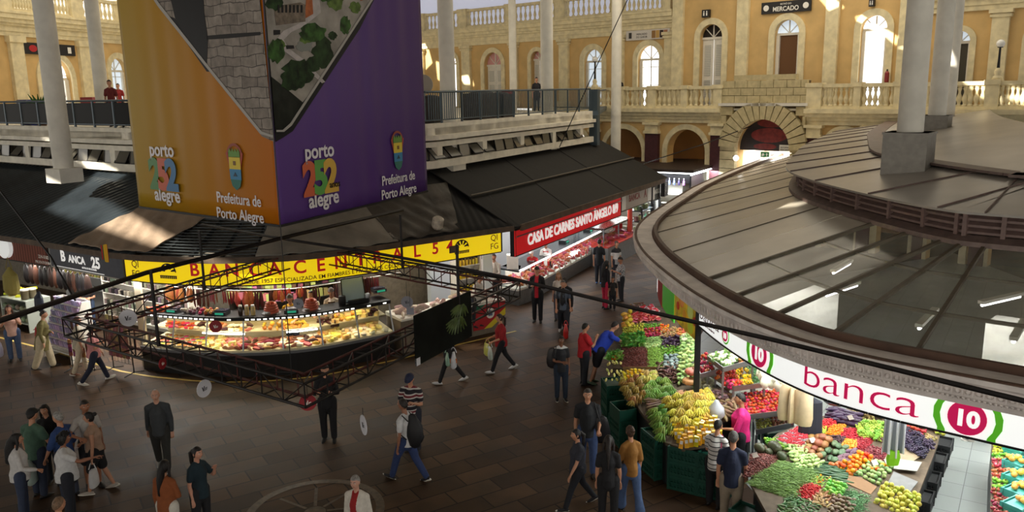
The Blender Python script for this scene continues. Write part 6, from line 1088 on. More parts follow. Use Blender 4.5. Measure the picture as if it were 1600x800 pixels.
part_ = lambda nm, m, fn_, par: part(nm, m, fn_, par)
w0_, w1_ = pu(1016, 465, 3.1), v0-.08; c = PV.at(w0_, SO); t4 = thing('printed_panel', 'printed panel of mixed fruit hanging under the cornice left of the lit sign', 'panel', c); B = Vector(c)
part('panel', mat('fruit_print_base', S(214, 178, 40), .4, var=.5, nscale=3, emit=.12), lambda mb: sweep(mb, PV, [(SO, 2.62), (SO, 3.54), (SO-.03, 3.54), (SO-.03, 2.62)], w0_, w1_), t4)
for k, (a, z, r, c_) in enumerate(((.35, 3.2, .17, (226, 130, 60)), (.38, 3.2, .13, (240, 160, 90)), (.72, 3.12, .16, (206, 220, 120)), (.2, 3.0, .09, (196, 50, 40)), (.5, 2.95, .1, (226, 160, 40)), (.15, 3.4, .08, (80, 120, 60)), (.6, 3.42, .1, (60, 110, 110)), (.85, 3.42, .1, (150, 40, 50)), (.35, 2.78, .1, (216, 200, 50)), (.75, 2.8, .14, (196, 214, 60)), (.92, 3.0, .09, (190, 40, 44)))): part('fruit_print', mat('fp_%d' % k, S(*c_), .4, emit=.1), lambda mb: mb.prism([PV.at(w0_+(w1_-w0_)*a+r*cos(2*pi*i/16)*1.2, SO, z+r*sin(2*pi*i/16)) for i in range(16)], (PV.at(w0_, SO+.006+.001*k, 0)-PV.at(w0_, SO, 0))), t4)
g0_ = pu(999, 440, 3.1); c = PV.at(g0_, SO); t4 = thing('printed_panel', 'bright green panel beside the fruit picture under the cornice', 'panel', c); B = Vector(c); part('panel', mat('panel_green', S(70, 176, 50), .4, emit=.15), lambda mb: sweep(mb, PV, [(SO, 2.5), (SO, 3.54), (SO-.03, 3.54), (SO-.03, 2.5)], g0_, w0_-.03), t4)
g1_ = pu(986, 400, 3.1); c = PV.at(g1_, SO); t4 = thing('printed_panel', 'red and white panel at the far left end under the cornice', 'panel', c); B = Vector(c); part('panel', cm((170, 30, 36)), lambda mb: sweep(mb, PV, [(SO, 2.45), (SO, 3.54), (SO-.03, 3.54), (SO-.03, 2.45)], g1_, g0_-.03), t4)
for k in range(4): part('white_bar', PWH, lambda mb: sweep(mb, PV, [(SO+.01, 2.5), (SO+.01, 3.4), (SO, 3.4), (SO, 2.5)], g1_+.25+k*.4, g1_+.36+k*.4), t4)
mb = MB(); p = PV.at(v0-.04, SO); mb.box((0, 0, 2.55), (.1, .1, 1.9)); o = mb.obj('sign_post', BLACKM); o.location = (p.x, p.y, .0); tag(o, 'black post between the fruit picture panel and the lit sign', 'post')
# ================================================================ PRODUCE STANDS
clp = lambda x, a=0., b=1.: max(a, min(b, x))
zfL = lambda p: .92+.5*clp((p.x-2.35-max(0, 17.5-p.y)*.25)/1.8)
zfR = lambda p: .90+.10*clp(p.y-11.8, 0, 4)
zfC = lambda p: 1.0
const = lambda z: (lambda p: z)
def surf(px, py, zf):
    z = 1.
    for _ in range(8): p = atz(px, py, z); z = zf(p)
    return atz(px, py, z)
def bil(q, u, v): (a, b, c_, d) = q; return ((a[0]*(1-u)+b[0]*u)*(1-v)+(d[0]*(1-u)+c_[0]*u)*v, (a[1]*(1-u)+b[1]*u)*(1-v)+(d[1]*(1-u)+c_[1]*u)*v)
RG = random.Random(5)
def grow(q, f=1.14): cx, cy = sum(p[0] for p in q)/4, sum(p[1] for p in q)/4; return tuple((cx+(p[0]-cx)*f, cy+(p[1]-cy)*f) for p in q)
SHP = {}
def ell(a, b, c_, n=10, k=7): return lambda mb: mb.sph((0, 0, c_), (a, b, c_), n, k)
def lobed(r, h, lobes, dip=.25, amp=.12):
    def f(mb):
        n, k = lobes*3, 8; V_ = []
        for i in range(k+1):
            a = pi*i/k; rr = r*sin(a)**.8; z = h*.5*(1-cos(a)*1.) if True else 0; z = h*.5+h*.5*-cos(a)*(1-dip*(1-sin(a)))
            for j in range(n): t_ = 2*pi*j/n; q = max(rr, .004)*(1+amp*cos(lobes*t_)); V_.append((q*cos(t_), q*sin(t_), z))
        mb.add(V_, [(i*n+j, i*n+(j+1) % n, (i+1)*n+(j+1) % n, (i+1)*n+j) for i in range(k) for j in range(n)]+[tuple(range(n-1, -1, -1)), tuple(k*n+j for j in range(n))]); mb.tube([(0, 0, h*.85), (.01, 0, h*1.12)], [.012, .008], 6, 1)
    return f
def hand(n=7, L=.19, r=.017):
    def f(mb):
        for k in range(n):
            a = radians(-38+76*k/(n-1)); o = .012*(k % 2)
            mb.tube([(0, 0, .09+o), (L*.3*cos(a), L*.3*sin(a), .10+o), (L*.7*cos(a), L*.75*sin(a), .075+o), (L*1.0*cos(a), L*1.1*sin(a), .03+o)], [.010, r, r, .006], 7, round_=True)
        mb.tube([(-.03, 0, .1), (.01, 0, .095)], [.012, .02], 7, 1)
    return f
def pod(L, r, bend=.15, n=6): return lambda mb: mb.tube([(-L/2, 0, r), (-L/5, L*bend*.6, r), (L/5, L*bend*.6, r), (L/2, 0, r)], [r*.5, r, r, r*.5], n, round_=True)
def caul(mb):
    for k in range(9): a = k*2.4; q = .055*sqrt(k/9); mb.sph((q*cos(a), q*sin(a), .075-.25*q), (.034, .034, .03), 7, 5)
    for k in range(7): a = k*.9; mb.tube([(0, 0, .01), (.06*cos(a), .06*sin(a), .03), (.095*cos(a), .095*sin(a), .075)], [(.02, .006), (.035, .006), (.02, .004)], 6, 1)
def grapes(mb):
    for k in range(34): a = k*2.4; L_ = k/34; q = .055*(1-.55*L_)*sqrt(RG.random()); mb.sph((-.09+.2*L_, q*cos(a), .05+q*sin(a)*.7), .0165, 6, 5)
def leafy(mb):
    for k in range(18): a = k*2.4; q = .05+.09*RG.random(); mb.tube([(0, 0, .02), (q*.6*cos(a), q*.6*sin(a), .07), (q*1.1*cos(a), q*1.1*sin(a), .05+.05*RG.random())], [(.012, .004), (.035, .004), (.015, .003)], 5)
def pack(mb): mb.prism([(-.075, -.05, 0), (.075, -.05, 0), (.08, .055, 0), (-.08, .055, 0)], (0, 0, .035)); [mb.sph((-.05+.033*(k % 4), -.025+.045*(k//4), .042), (.02, .02, .016), 7, 5, 1) for k in range(8)]
def ybox(mb): mb.box((0, 0, .09), (.075, .06, .18)); mb.box((0, -.031, .115), (.05, .004, .06), m=1)
def bagg(mb): mb.tube([(0, 0, .02), (0, 0, .07), (0, 0, .17), (0, 0, .24)], [.07, .11, .09, .03], 10, round_=True)
PROD = {'tomato': (lobed(.038, .06, 5, .2, .03), (206, 40, 26)), 'red_pepper': (lobed(.046, .1, 4, .25, .1), (200, 20, 26)), 'yellow_pepper': (lobed(.046, .09, 4, .25, .1), (232, 178, 20)), 'green_chili': (pod(.11, .016), (50, 110, 40)), 'banana_hand': (hand(), (214, 190, 70)), 'green_banana_hand': (hand(8, .2, .02), (106, 146, 52)), 'ripe_banana_hand': (hand(7, .17), (150, 112, 44)),
 'lime': (ell(.028, .026, .025), (110, 150, 44)), 'orange': (ell(.041, .041, .039), (232, 130, 24)), 'yellow_apple': (lobed(.043, .07, 5, .3, .02), (214, 202, 70)), 'red_apple': (lobed(.042, .07, 5, .3, .02), (176, 40, 44)), 'green_apple': (lobed(.042, .07, 5, .3, .02), (120, 184, 60)), 'mango': (ell(.05, .06, .045), (206, 112, 60)), 'papaya': (ell(.06, .1, .055, 12, 8), (206, 160, 50)), 'pumpkin': (lobed(.17, .17, 10, .4, .06), (216, 140, 100)), 'cauliflower': (caul, (222, 222, 190)), 'chayote': (lambda mb: mb.tube([(-.035, 0, .035), (.0, 0, .04), (.045, 0, .036)], [.022, .036, .03], 8, round_=True), (176, 206, 130)),
 'potato': (ell(.045, .034, .03), (138, 110, 78)), 'sweet_potato': (pod(.17, .032, .08, 8), (120, 96, 90)), 'yam': (pod(.2, .038, .1, 8), (140, 112, 84)), 'cassava': (pod(.34, .026, .04, 7), (120, 92, 66)), 'cucumber': (pod(.3, .02, .03, 8), (44, 92, 44)), 'eggplant': (lambda mb: mb.tube([(-.09, 0, .035), (.0, 0, .045), (.09, 0, .04)], [.018, .042, .038], 9, round_=True), (58, 34, 66)), 'kiwi': (ell(.03, .036, .028), (140, 118, 72)), 'brown_melon': (ell(.1, .08, .07, 12, 8), (146, 100, 56)), 'green_papaya': (ell(.075, .13, .06, 12, 8), (84, 108, 76)), 'watermelon': (ell(.13, .1, .1, 14, 9), (66, 72, 50)), 'grape_bunch': (grapes, (150, 186, 70)), 'dark_grape_bunch': (grapes, (52, 42, 66)), 'leafy_bunch': (leafy, (96, 150, 56)), 'strawberry_pack': (pack, (200, 190, 196)), 'yellow_pack': (ybox, (226, 184, 40)), 'garlic_bag': (bagg, (222, 220, 200)), 'onion': (lobed(.038, .06, 8, .1, .01), (170, 110, 60)), 'ginger': (pod(.09, .02, .2, 6), (206, 178, 130)), 'guava': (ell(.034, .034, .034), (190, 206, 110)), 'peach': (ell(.038, .038, .036), (222, 140, 80)), 'wrapped_bag': (ell(.07, .05, .035, 8, 6), (140, 160, 160)), 'broccoli': (leafy, (70, 120, 80)), 'wrapped_corn': (pod(.17, .03, .02, 8), (214, 206, 120)), 'red_pack': (pack, (206, 60, 60)), 'pear': (lambda mb: mb.tube([(0, 0, .035), (0, 0, .06), (0, 0, .09)], [.036, .03, .014], 9, round_=True), (196, 200, 80)), 'crate': (None, None)}
STEM = mat('stem_brown', S(84, 90, 50), .7)
SEC = {'yellow_pack': WHITEP, 'cauliflower': mat('leaf_pale', S(120, 160, 90), .6), 'strawberry_pack': mat('berry_red', S(190, 30, 50), .35), 'red_pack': mat('berry_red2', S(176, 26, 36), .35)}
def put(kind, loc, lb, cat, group=None, rot=None, sc=1., key=None, col=None):
    mk, c_ = PROD[kind]; c_ = col or c_; key = key or kind; rg = .3
    m_ = [mat('prod_%s' % key, S(*c_), .38 if 'pack' not in kind else .25, rnd=rg, var=.12, nscale=16), SEC.get(kind, STEM)]
    return item('P'+key, {'okra': 'okra_pod', 'gpep': 'small_pepper', 'mixpep': 'small_pepper', 'paleroot': 'pale_root'}.get(key, kind), mk, m_, loc, rot if rot is not None else (RG.uniform(-.5, .5), RG.uniform(-.5, .5), RG.random()*6.28), sc, lb, cat, group)
def heap(kind, quad, zf, nu, nv, lb, cat='vegetable', layers=1, dz=.05, sc=1., rot=None, col=None, key=None, jit=.25, hump=0.):
    quad = grow(quad)
    if len(lb.split()) < 4: lb += ' on the right-hand stand'
    for l in range(layers):
        a, b = max(1, nu-l), max(1, nv-l)
        for i in range(a):
            for j in range(b):
                u, v = (i+.5+l*.5*(0 if a == nu else 1)*0+RG.uniform(-jit, jit))/a, (j+.5+RG.uniform(-jit, jit))/b; p = surf(*bil(quad, u, v), zf); p.z += l*dz+hump*(1-(2*u-1)**2)*(1-(2*v-1)**2)
                put(kind, p, lb, cat, lb+' group', rot if rot is None else (rot[0]+RG.uniform(-.12, .12), rot[1]+RG.uniform(-.12, .12), rot[2]+RG.uniform(-.25, .25)), sc*RG.uniform(.9, 1.1), key, col)
def tiny(name, quad, zf, n, lb, col, L, r, cat='vegetable', hump=.06, flat=.6, dirn=None):
    mb = MB(); quad = grow(quad)
    for k in range(n):
        u, v = RG.random(), RG.random(); p = surf(*bil(quad, u, v), zf); p.z += RG.random()*.03+hump*(1-(2*u-1)**2)*(1-(2*v-1)**2); a = (dirn if dirn is not None else RG.random()*6.28)+RG.uniform(-.5, .5); d = Vector((cos(a), sin(a), RG.uniform(-.35, .35)))*L/2
        if L < r*3: mb.sph(p, (r*1.2, r, r), 6, 4)
        else: mb.tube([p-d, p+Vector((0, 0, r*.8)), p+d], [r*.5, r, r*.5], 5)
    mb.grid(lambda i, j: surf(*bil(quad, i, j), zf)+Vector((0, 0, hump*(1-(2*i-1)**2)*(1-(2*j-1)**2))), 8, 8)
    return tag(mb.obj(name, mat('stuff_'+name+str(col[0])+str(col[1]), S(*col), .45, var=.45, nscale=30), smooth=True), lb, cat, None, 'stuff')
# ---- the stands themselves
CRG = mat('crate_green', S(20, 72, 58), .45, var=.15); CRD = mat('crate_black', S(26, 28, 30), .5); CRT = mat('crate_teal', S(60, 160, 150), .4); WOODC = mat('crate_wood', S(150, 116, 78), .7, var=.2, nscale=9)
def crate(w, d, h):
    def f(mb):
        for s in (-1, 1):
            mb.box((0, s*d/2, h-.03), (w, .02, .06)); mb.box((s*w/2, 0, h-.03), (.02, d, .06)); mb.box((0, s*d/2, .03), (w, .02, .06)); mb.box((s*w/2, 0, .03), (.02, d, .06)); mb.box((0, s*d/2, h*.5), (w, .018, .03)); mb.box((s*w/2, 0, h*.5), (.018, d, .03))
            for k in range(8): mb.box((-w/2+w*(k+.5)/8, s*d/2, h/2), (.022, .018, h)); 
            for k in range(6): mb.box((s*w/2, -d/2+d*(k+.5)/6, h/2), (.018, .022, h))
        for x in (-1, 1):
            for y in (-1, 1): mb.box((x*w/2, y*d/2, h/2), (.04, .04, h))
        mb.box((0, 0, .01), (w, d, .02)); mb.box((0, 0, h*.45), (w-.05, d-.05, h*.8))
    return f
def crates(p, ang, nx, nz, lb, m, key, w=.56, d=.38, h=.29, ny=1):
    for i in range(nx):
        for j in range(ny):
            for k in range(nz): item(key, 'produce_crate', crate(w, d, h), m, (p.x+cos(ang)*(w+.02)*i-sin(ang)*(d+.02)*j, p.y+sin(ang)*(w+.02)*i+cos(ang)*(d+.02)*j, k*(h+.004)+.012), (0, 0, ang), 1, lb, 'crate', lb+'s', False)
def stand(label, outline, zf, m, top=mat('stand_top', S(92, 78, 62), .8, var=.2)):
    P_ = [surf(x, y, zf) for x, y in outline]; c_ = sum(P_, Vector())/len(P_); t_ = thing('display_stand', label, 'stand', (c_.x, c_.y, 0)); O_ = Vector((c_.x, c_.y, 0)); n = len(P_)
    mb = MB(); T = [p-O_-Vector((0, 0, .015)) for p in P_]; Bt = [Vector(((p.x-c_.x)*.96, (p.y-c_.y)*.96, .02)) for p in P_]; mid = sum(T, Vector())/n
    mb.add(T+[p-Vector((0, 0, .06)) for p in T]+[mid], [(i, (i+1) % n, 2*n) for i in range(n)]+[(i, n+i, n+(i+1) % n, (i+1) % n) for i in range(n)]); mb.obj('sloping_top', top, t_)
    mb = MB(); mb.add([Vector((p.x*.96, p.y*.96, p.z-.06)) for p in T]+Bt, [(i, (i+1) % n, n+(i+1) % n, n+i) for i in range(n)]+[tuple(range(n)), tuple(range(2*n-1, n-1, -1))]); mb.obj('base', m, t_); return t_
stand('far produce stand by the aisle, below the fruit picture panel', [(978, 486), (1030, 478), (1060, 505), (1075, 545), (1064, 580), (958, 574), (955, 545)], zfL, CRD)
stand('banana stand on green crates by the aisle', [(970, 583), (1064, 580), (1098, 600), (1125, 640), (1122, 690), (1068, 700), (1040, 690), (1000, 640)], zfL, CRD)
stand('root vegetable stand under the stepped trays', [(1075, 560), (1110, 590), (1156, 630), (1156, 646), (1126, 656), (1096, 600)], zfL, CRD)
stand('large right-hand produce stand of beans, berries and fruit', [(1172, 752), (1180, 706), (1215, 676), (1266, 655), (1340, 632), (1420, 650), (1472, 662), (1466, 690), (1424, 800), (1408, 850), (1225, 850)], zfR, CRD)
stand('produce stand at the right edge of the picture', [(1550, 672), (1580, 668), (1660, 760), (1640, 900), (1545, 900)], zfC, CRD)
A1 = atan2(-.75, .33)
p = Vector((3.05, 14.35, 0)); crates(p+Vector((.22, .12, 0)), -.55, 2, 3, 'dark green slatted crate in the stack under the yellow packets', CRG, 'crg')
crates(Vector((2.82, 15.1, 0)), -1.25, 1, 3, 'dark green slatted crate in the stack under the green bananas', CRG, 'crg'); crates(Vector((2.35, 16.6, 0)), -1.3, 1, 2, 'dark green crate under the open crate in the aisle', CRG, 'crg')
item('crg_open', 'open_crate', lambda mb: [mb.box((s*.27, 0, .13), (.02, .38, .26)) for s in (-1, 1)]+[mb.box((0, s*.19, .13), (.56, .02, .26)) for s in (-1, 1)]+[mb.box((0, 0, .01), (.56, .38, .02))], CRG, (2.35, 16.6, .6), (0, 0, -1.3), 1, 'empty open green crate on top of two crates in the aisle', 'crate', None, False)
crates(Vector((2.3, 18.0, 0)), -1.45, 1, 3, 'dark green crate in the stack beneath the packed corn', CRG, 'crg'); crates(Vector((3.95, 12.55, 0)), -.75, 1, 2, 'dark green crate in the stack under the beans', CRG, 'crg', ny=1)
for k, (px, py) in enumerate(((1462, 690), (1452, 715), (1440, 745), (1428, 775))): q = atz(px, py, .55); item('crd', 'produce_crate', crate(.5, .36, .27), CRD, (q.x+.14, q.y+.05, .28), (0, 0, .95), 1, 'black crate hanging along the aisle side of the right-hand stand', 'crate', 'black crates along the aisle', False)
item('crg', 'produce_crate', None, None, surf(1212, 690, const(.35)), (0, 0, .2), 1, 'dark green crate on the floor below the tomato tray', 'crate', None, False)
# ---- LEFT STAND
T_ = lambda a, b, c_, d: (a, b, c_, d)
heap('sweet_potato', T_((984, 478), (1006, 474), (1010, 492), (986, 494)), zfL, 5, 5, 'dark brown root in the far heap by the aisle', layers=2, sc=.7, col=(110, 70, 50), key='darkroot')
heap('red_pack', T_((990, 494), (1014, 488), (1032, 500), (992, 504)), zfL, 6, 4, 'red berry pack on the far raised tray', 'fruit', 2, .04, col=(214, 120, 116)); heap('strawberry_pack', T_((1000, 482), (1018, 480), (1030, 490), (1004, 492)), zfL, 5, 3, 'pale berry pack behind the red packs on the far tray', 'fruit', 2, .04)
heap('papaya', T_((972, 496), (986, 492), (988, 510), (976, 514)), zfL, 3, 4, 'yellow papaya at the far end of the aisle stand', 'fruit', 2, .08); heap('lime', T_((974, 512), (1004, 508), (1004, 524), (974, 530)), zfL, 9, 7, 'yellow-green lime in the far aisle heap', 'fruit', 2, .03, sc=1.2, col=(176, 176, 50), key='ylime')
heap('lime', T_((1006, 509), (1032, 508), (1034, 515), (1006, 518)), zfL, 9, 4, 'green lime in the heap below the fruit panel', 'fruit', 2, .03, col=(110, 160, 50)); heap('tomato', T_((1008, 517), (1031, 515), (1032, 526), (1008, 528)), zfL, 6, 4, 'red pepper in the tray below the fruit panel', layers=2, key='farred', col=(190, 30, 36)); heap('orange', T_((1031, 512), (1044, 510), (1046, 520), (1032, 522)), zfL, 4, 4, 'small orange carrot bundle below the fruit panel', layers=2, key='farorange', sc=.8)
heap('ginger', T_((1032, 518), (1056, 514), (1058, 526), (1034, 530)), zfL, 7, 5, 'ginger root below the fruit panel', col=(186, 150, 100), layers=2); heap('peach', T_((1058, 516), (1074, 520), (1076, 530), (1058, 528)), zfL, 5, 4, 'peach beside the black post', 'fruit', 2)
heap('leafy_bunch', T_((973, 528), (1002, 526), (1003, 542), (974, 544)), zfL, 6, 4, 'green leafy bunch in the far aisle stand', layers=2, dz=.06); tiny('green_beans', T_((1007, 530), (1032, 528), (1034, 540), (1008, 542)), zfL, 260, 'heap of pale green beans on the far aisle stand', (150, 184, 110), .11, .006)
heap('eggplant', T_((1036, 530), (1062, 528), (1064, 544), (1036, 544)), zfL, 5, 4, 'round purple eggplant on the far aisle stand', layers=2, sc=.75, rot=None); heap('green_chili', T_((1036, 545), (1064, 543), (1066, 556), (1036, 557)), zfL, 7, 6, 'green pepper on the far aisle stand', layers=2, col=(110, 160, 50), key='gpep'); heap('wrapped_bag', T_((1038, 559), (1060, 558), (1060, 577), (1038, 577)), zfL, 4, 5, 'blue-grey wrapped bag on the far aisle stand', layers=2)
tiny('pine_nuts', T_((974, 547), (1010, 545), (1012, 571), (974, 572)), zfL, 700, 'heap of red-brown pine nuts in the far wooden crate', (104, 46, 38), .045, .011); tiny('green_peas', T_((1012, 545), (1037, 544), (1038, 573), (1012, 573)), zfL, 600, 'heap of bright green peas in the far wooden crate', (130, 168, 66), .02, .014)
heap('lime', T_((1008, 539), (1030, 539), (1032, 545), (1008, 546)), zfL, 7, 2, 'pale cut lettuce piece behind the peas', col=(180, 206, 130), key='plime', sc=1.5)
for x0, x1, lb in ((974, 1012, 'pine nuts'), (1012, 1040, 'green peas')): a_, b_ = surf(x0, 576, zfL), surf(x1, 576, zfL); mb = MB(); mb.bar(a_+Vector((0, 0, -.02)), b_+Vector((0, 0, -.02)), .02, .13); tag(mb.obj('crate_front', WOODC), 'pale wooden crate board in front of the '+lb, 'board')
heap('leafy_bunch', T_((952, 553), (970, 550), (972, 562), (950, 565)), zfL, 3, 3, 'green leafy bunch at the corner by the man in blue', layers=1, col=(110, 160, 60)); heap('wrapped_corn', T_((948, 566), (971, 566), (972, 596), (946, 596)), zfL, 4, 3, 'wrapped pale corn pack on the corner stack', layers=2, dz=.06, rot=(0, 0, 1.5)); heap('orange', T_((955, 558), (968, 557), (968, 564), (955, 564)), zfL, 3, 2, 'orange squash flower pack at the stand corner', 'fruit', 1, key='cornerorange')
heap('chayote', T_((1066, 530), (1090, 526), (1090, 592), (1060, 598)), zfL, 7, 13, 'pale green chayote in the tall sloping column', layers=2, dz=.06, sc=1.0, hump=.14); heap('cauliflower', T_((1066, 532), (1090, 526), (1090, 545), (1066, 548)), zfL, 3, 2, 'cauliflower at the top of the chayote column', layers=1, hump=.24)
for k, (px, py, dz) in enumerate(((1068, 622, 0), (1086, 622, 0), (1078, 612, .15), (1082, 606, .28))): p = surf(px, py, zfL); p.z += dz; put('pumpkin', p, ('lower left', 'lower right', 'middle', 'topmost')[k]+' ribbed orange pumpkin in the pile behind the bananas', 'pumpkin', None, (0, 0, k), 1.0)
heap('yellow_pack', T_((972, 590), (1000, 586), (1004, 596), (974, 602)), zfL, 5, 3, 'yellow packet at the far end of the banana stand', 'packet', rot=(0, 0, -1.2)); heap('ripe_banana_hand', T_((974, 600), (1003, 592), (1010, 622), (990, 634)), zfL, 4, 5, 'browning banana hand at the aisle edge', 'fruit', 2, .06, rot=(0, .2, -2.4)); heap('banana_hand', T_((1002, 586), (1026, 582), (1030, 598), (1004, 602)), zfL, 4, 3, 'pale yellow banana hand at the far end of the banana stand', 'fruit', 2, .06, rot=(0, .2, -2.2), col=(196, 180, 84), key='paleban')
heap('green_banana_hand', T_((1006, 604), (1040, 594), (1052, 616), (1016, 628)), zfL, 5, 3, 'green banana hand in the middle of the banana stand', 'fruit', 2, .07, rot=(0, .2, -1.8)); heap('sweet_potato', T_((1024, 570), (1066, 572), (1066, 596), (1040, 598)), zfL, 7, 6, 'dark sweet potato behind the bananas', layers=2, sc=.8, col=(104, 72, 62), key='dsp')
heap('cassava', T_((1014, 628), (1056, 624), (1056, 640), (1018, 646)), zfL, 3, 8, 'brown cassava root between the banana heaps', layers=2, dz=.05, rot=(0, 0, .2)); heap('green_banana_hand', T_((1024, 648), (1044, 640), (1054, 672), (1036, 684)), zfL, 3, 6, 'green banana hand at the near aisle corner', 'fruit', 2, .07, rot=(0, .25, -2.6))
heap('banana_hand', T_((1044, 632), (1108, 622), (1116, 656), (1058, 676)), zfL, 8, 6, 'yellow banana hand in the big heap', 'fruit', 3, .07, rot=(0, .2, -1.9), hump=.12); heap('yellow_pack', T_((1054, 676), (1118, 662), (1122, 690), (1066, 702)), zfL, 9, 4, 'yellow and white packet at the near end of the banana stand', 'packet', 1, .1, rot=(0, 0, -.3), sc=1.15)
heap('chayote', T_((1092, 602), (1112, 600), (1116, 618), (1094, 622)), zfL, 5, 5, 'pale root behind the pumpkins', layers=2, col=(206, 204, 170), key='paleroot'); heap('yam', T_((1108, 618), (1138, 614), (1152, 644), (1132, 656)), zfL, 5, 6, 'brown yam in the heap beside the tomato tray', layers=2, dz=.05); heap('sweet_potato', T_((1106, 614), (1136, 612), (1140, 634), (1112, 640)), zfL, 6, 5, 'purplish sweet potato above the yams', layers=1, col=(128, 96, 108), key='psp', hump=.1)
p = surf(1119, 655, zfL); mb = MB(); mb.tube([(0, 0, .02), (0, 0, .1), (0, 0, .24), (0, .02, .34)], [.1, .17, .15, .06], 12, round_=True); o = mb.obj('plastic_bag', mat('bag_clear', S(200, 208, 220), .2, alpha=.75), smooth=True); o.location = p; tag(o, 'puffed clear plastic bag beside the bananas and yams', 'bag')
# stepped trays behind
def tray(label, q, z, legs=True):
    P_ = [atz(x, y, z) for x, y in q]; c_ = sum(P_, Vector())/4; t_ = thing('display_tray', label, 'tray', (c_.x, c_.y, z)); mb = MB(); mb.prism([p-c_-Vector((0, 0, .05)) for p in P_], (0, 0, .04)); mb.obj('tray_base', STEEL, t_); mb = MB()
    for a, b in zip(P_, P_[1:]+P_[:1]): mb.bar(a-c_+Vector((0, 0, .01)), b-c_+Vector((0, 0, .01)), .02, .1)
    mb.obj('tray_rim', STEEL, t_)
    for p in P_: mb = MB(); mb.bar(p-c_-Vector((0, 0, .05)), Vector((p.x-c_.x, p.y-c_.y, .0-z)), .04); mb.obj('leg', STEEL, t_)
q = T_((1104, 582), (1180, 574), (1194, 602), (1146, 608)); tray('sloped metal tray of red and yellow peppers', q, 1.62); heap('red_pepper', T_((1106, 583), (1142, 579), (1156, 603), (1142, 606)), const(1.62), 8, 4, 'glossy red pepper on the metal tray', layers=2, dz=.06, rot=(1.3, 0, 0)); heap('yellow_pepper', T_((1145, 579), (1166, 577), (1176, 602), (1158, 604)), const(1.62), 4, 4, 'yellow pepper on the metal tray', layers=2, dz=.06, rot=(1.3, 0, 0)); heap('green_chili', T_((1168, 577), (1180, 575), (1193, 600), (1178, 602)), const(1.62), 4, 8, 'long green pepper on the metal tray', layers=2, dz=.03, rot=(0, 0, 1.2))
q = T_((1106, 560), (1140, 548), (1176, 566), (1130, 578)); tray('upper metal tray of cauliflowers and onions', q, 2.0); heap('cauliflower', T_((1110, 560), (1138, 550), (1152, 566), (1128, 574)), const(2.0), 4, 3, 'white cauliflower on the upper tray', layers=1, sc=1.1); heap('onion', T_((1146, 555), (1160, 556), (1172, 566), (1156, 570)), const(2.0), 5, 4, 'golden onion on the upper tray', layers=2, dz=.05)
q = T_((1088, 562), (1108, 556), (1118, 582), (1094, 588)); tray('side tray of dark red peppers behind the chayotes', q, 1.75); heap('red_pepper', T_((1090, 564), (1106, 558), (1114, 580), (1096, 585)), const(1.75), 4, 4, 'dark red pepper on the side tray', layers=2, key='drp', col=(150, 16, 26))
q = T_((1168, 620), (1236, 612), (1254, 642), (1170, 652)); tray('wide metal tray of tomatoes behind the man in pink', q, 1.3); heap('tomato', T_((1162, 620), (1228, 614), (1242, 640), (1172, 650)), const(1.3), 17, 8, 'red tomato on the wide metal tray', layers=2, dz=.05, col=(214, 54, 30)); heap('garlic_bag', T_((1184, 588), (1216, 592), (1226, 612), (1196, 606)), const(1.85), 4, 3, 'white net bag of garlic hanging over the tomatoes', 'bag', 2, .1, sc=.9, rot=(0, 0, 0))
q = T_((1178, 655), (1232, 650), (1240, 664), (1182, 676)); tray('low tray of olives and onions under the tomatoes', q, .9); heap('lime', T_((1180, 658), (1202, 656), (1204, 670), (1184, 674)), const(.9), 8, 5, 'small olive-green fruit under the tomato tray', 'fruit', 1, .03, col=(150, 150, 60), key='olv'); heap('onion', T_((1206, 655), (1230, 652), (1236, 664), (1210, 668)), const(.9), 6, 4, 'brown onion under the tomato tray', layers=1, key='brn', col=(130, 70, 50))
for k in range(4): p = atz(1228+k*11, 600+k*3, 2.3); item('paperbag', 'hanging_bag', lambda mb: mb.tube([(0, 0, 0), (0, 0, -.08), (0, 0, -.5), (0, 0, -.62)], [(.05, .02), (.1, .04), (.12, .06), (.1, .05)], 8), mat('bag_beige', S(206, 184, 150), .6, var=.1), p, (0, 0, k), 1.1, 'long beige bag hanging under the lit sign beyond the tomatoes', 'bag', 'beige hanging bags')
p = atz(1269, 622, 1.9); mb = MB(); mb.tube([(0, 0, 0), (0, 0, -.08), (0, 0, -.5), (0, 0, -1.1)], [(.06, .04), (.2, .08), (.22, .1), (.26, .12)], 10); o = mb.obj('hung_apron', cm((30, 34, 48))); o.location = p; tag(o, 'dark navy apron hanging under the lit sign', 'apron')
p = atz(1310, 622, 1.75); mb = MB(); mb.sph((0, 0, 0), (.3, .18, .16), 12, 8); mb.sph((.2, .05, -.05), (.2, .15, .12), 10, 7); o = mb.obj('plastic_bag', mat('bag_dark_film', S(80, 84, 96), .25)); o.location = p; tag(o, 'crumpled grey plastic bundle behind the eggplants', 'bag')
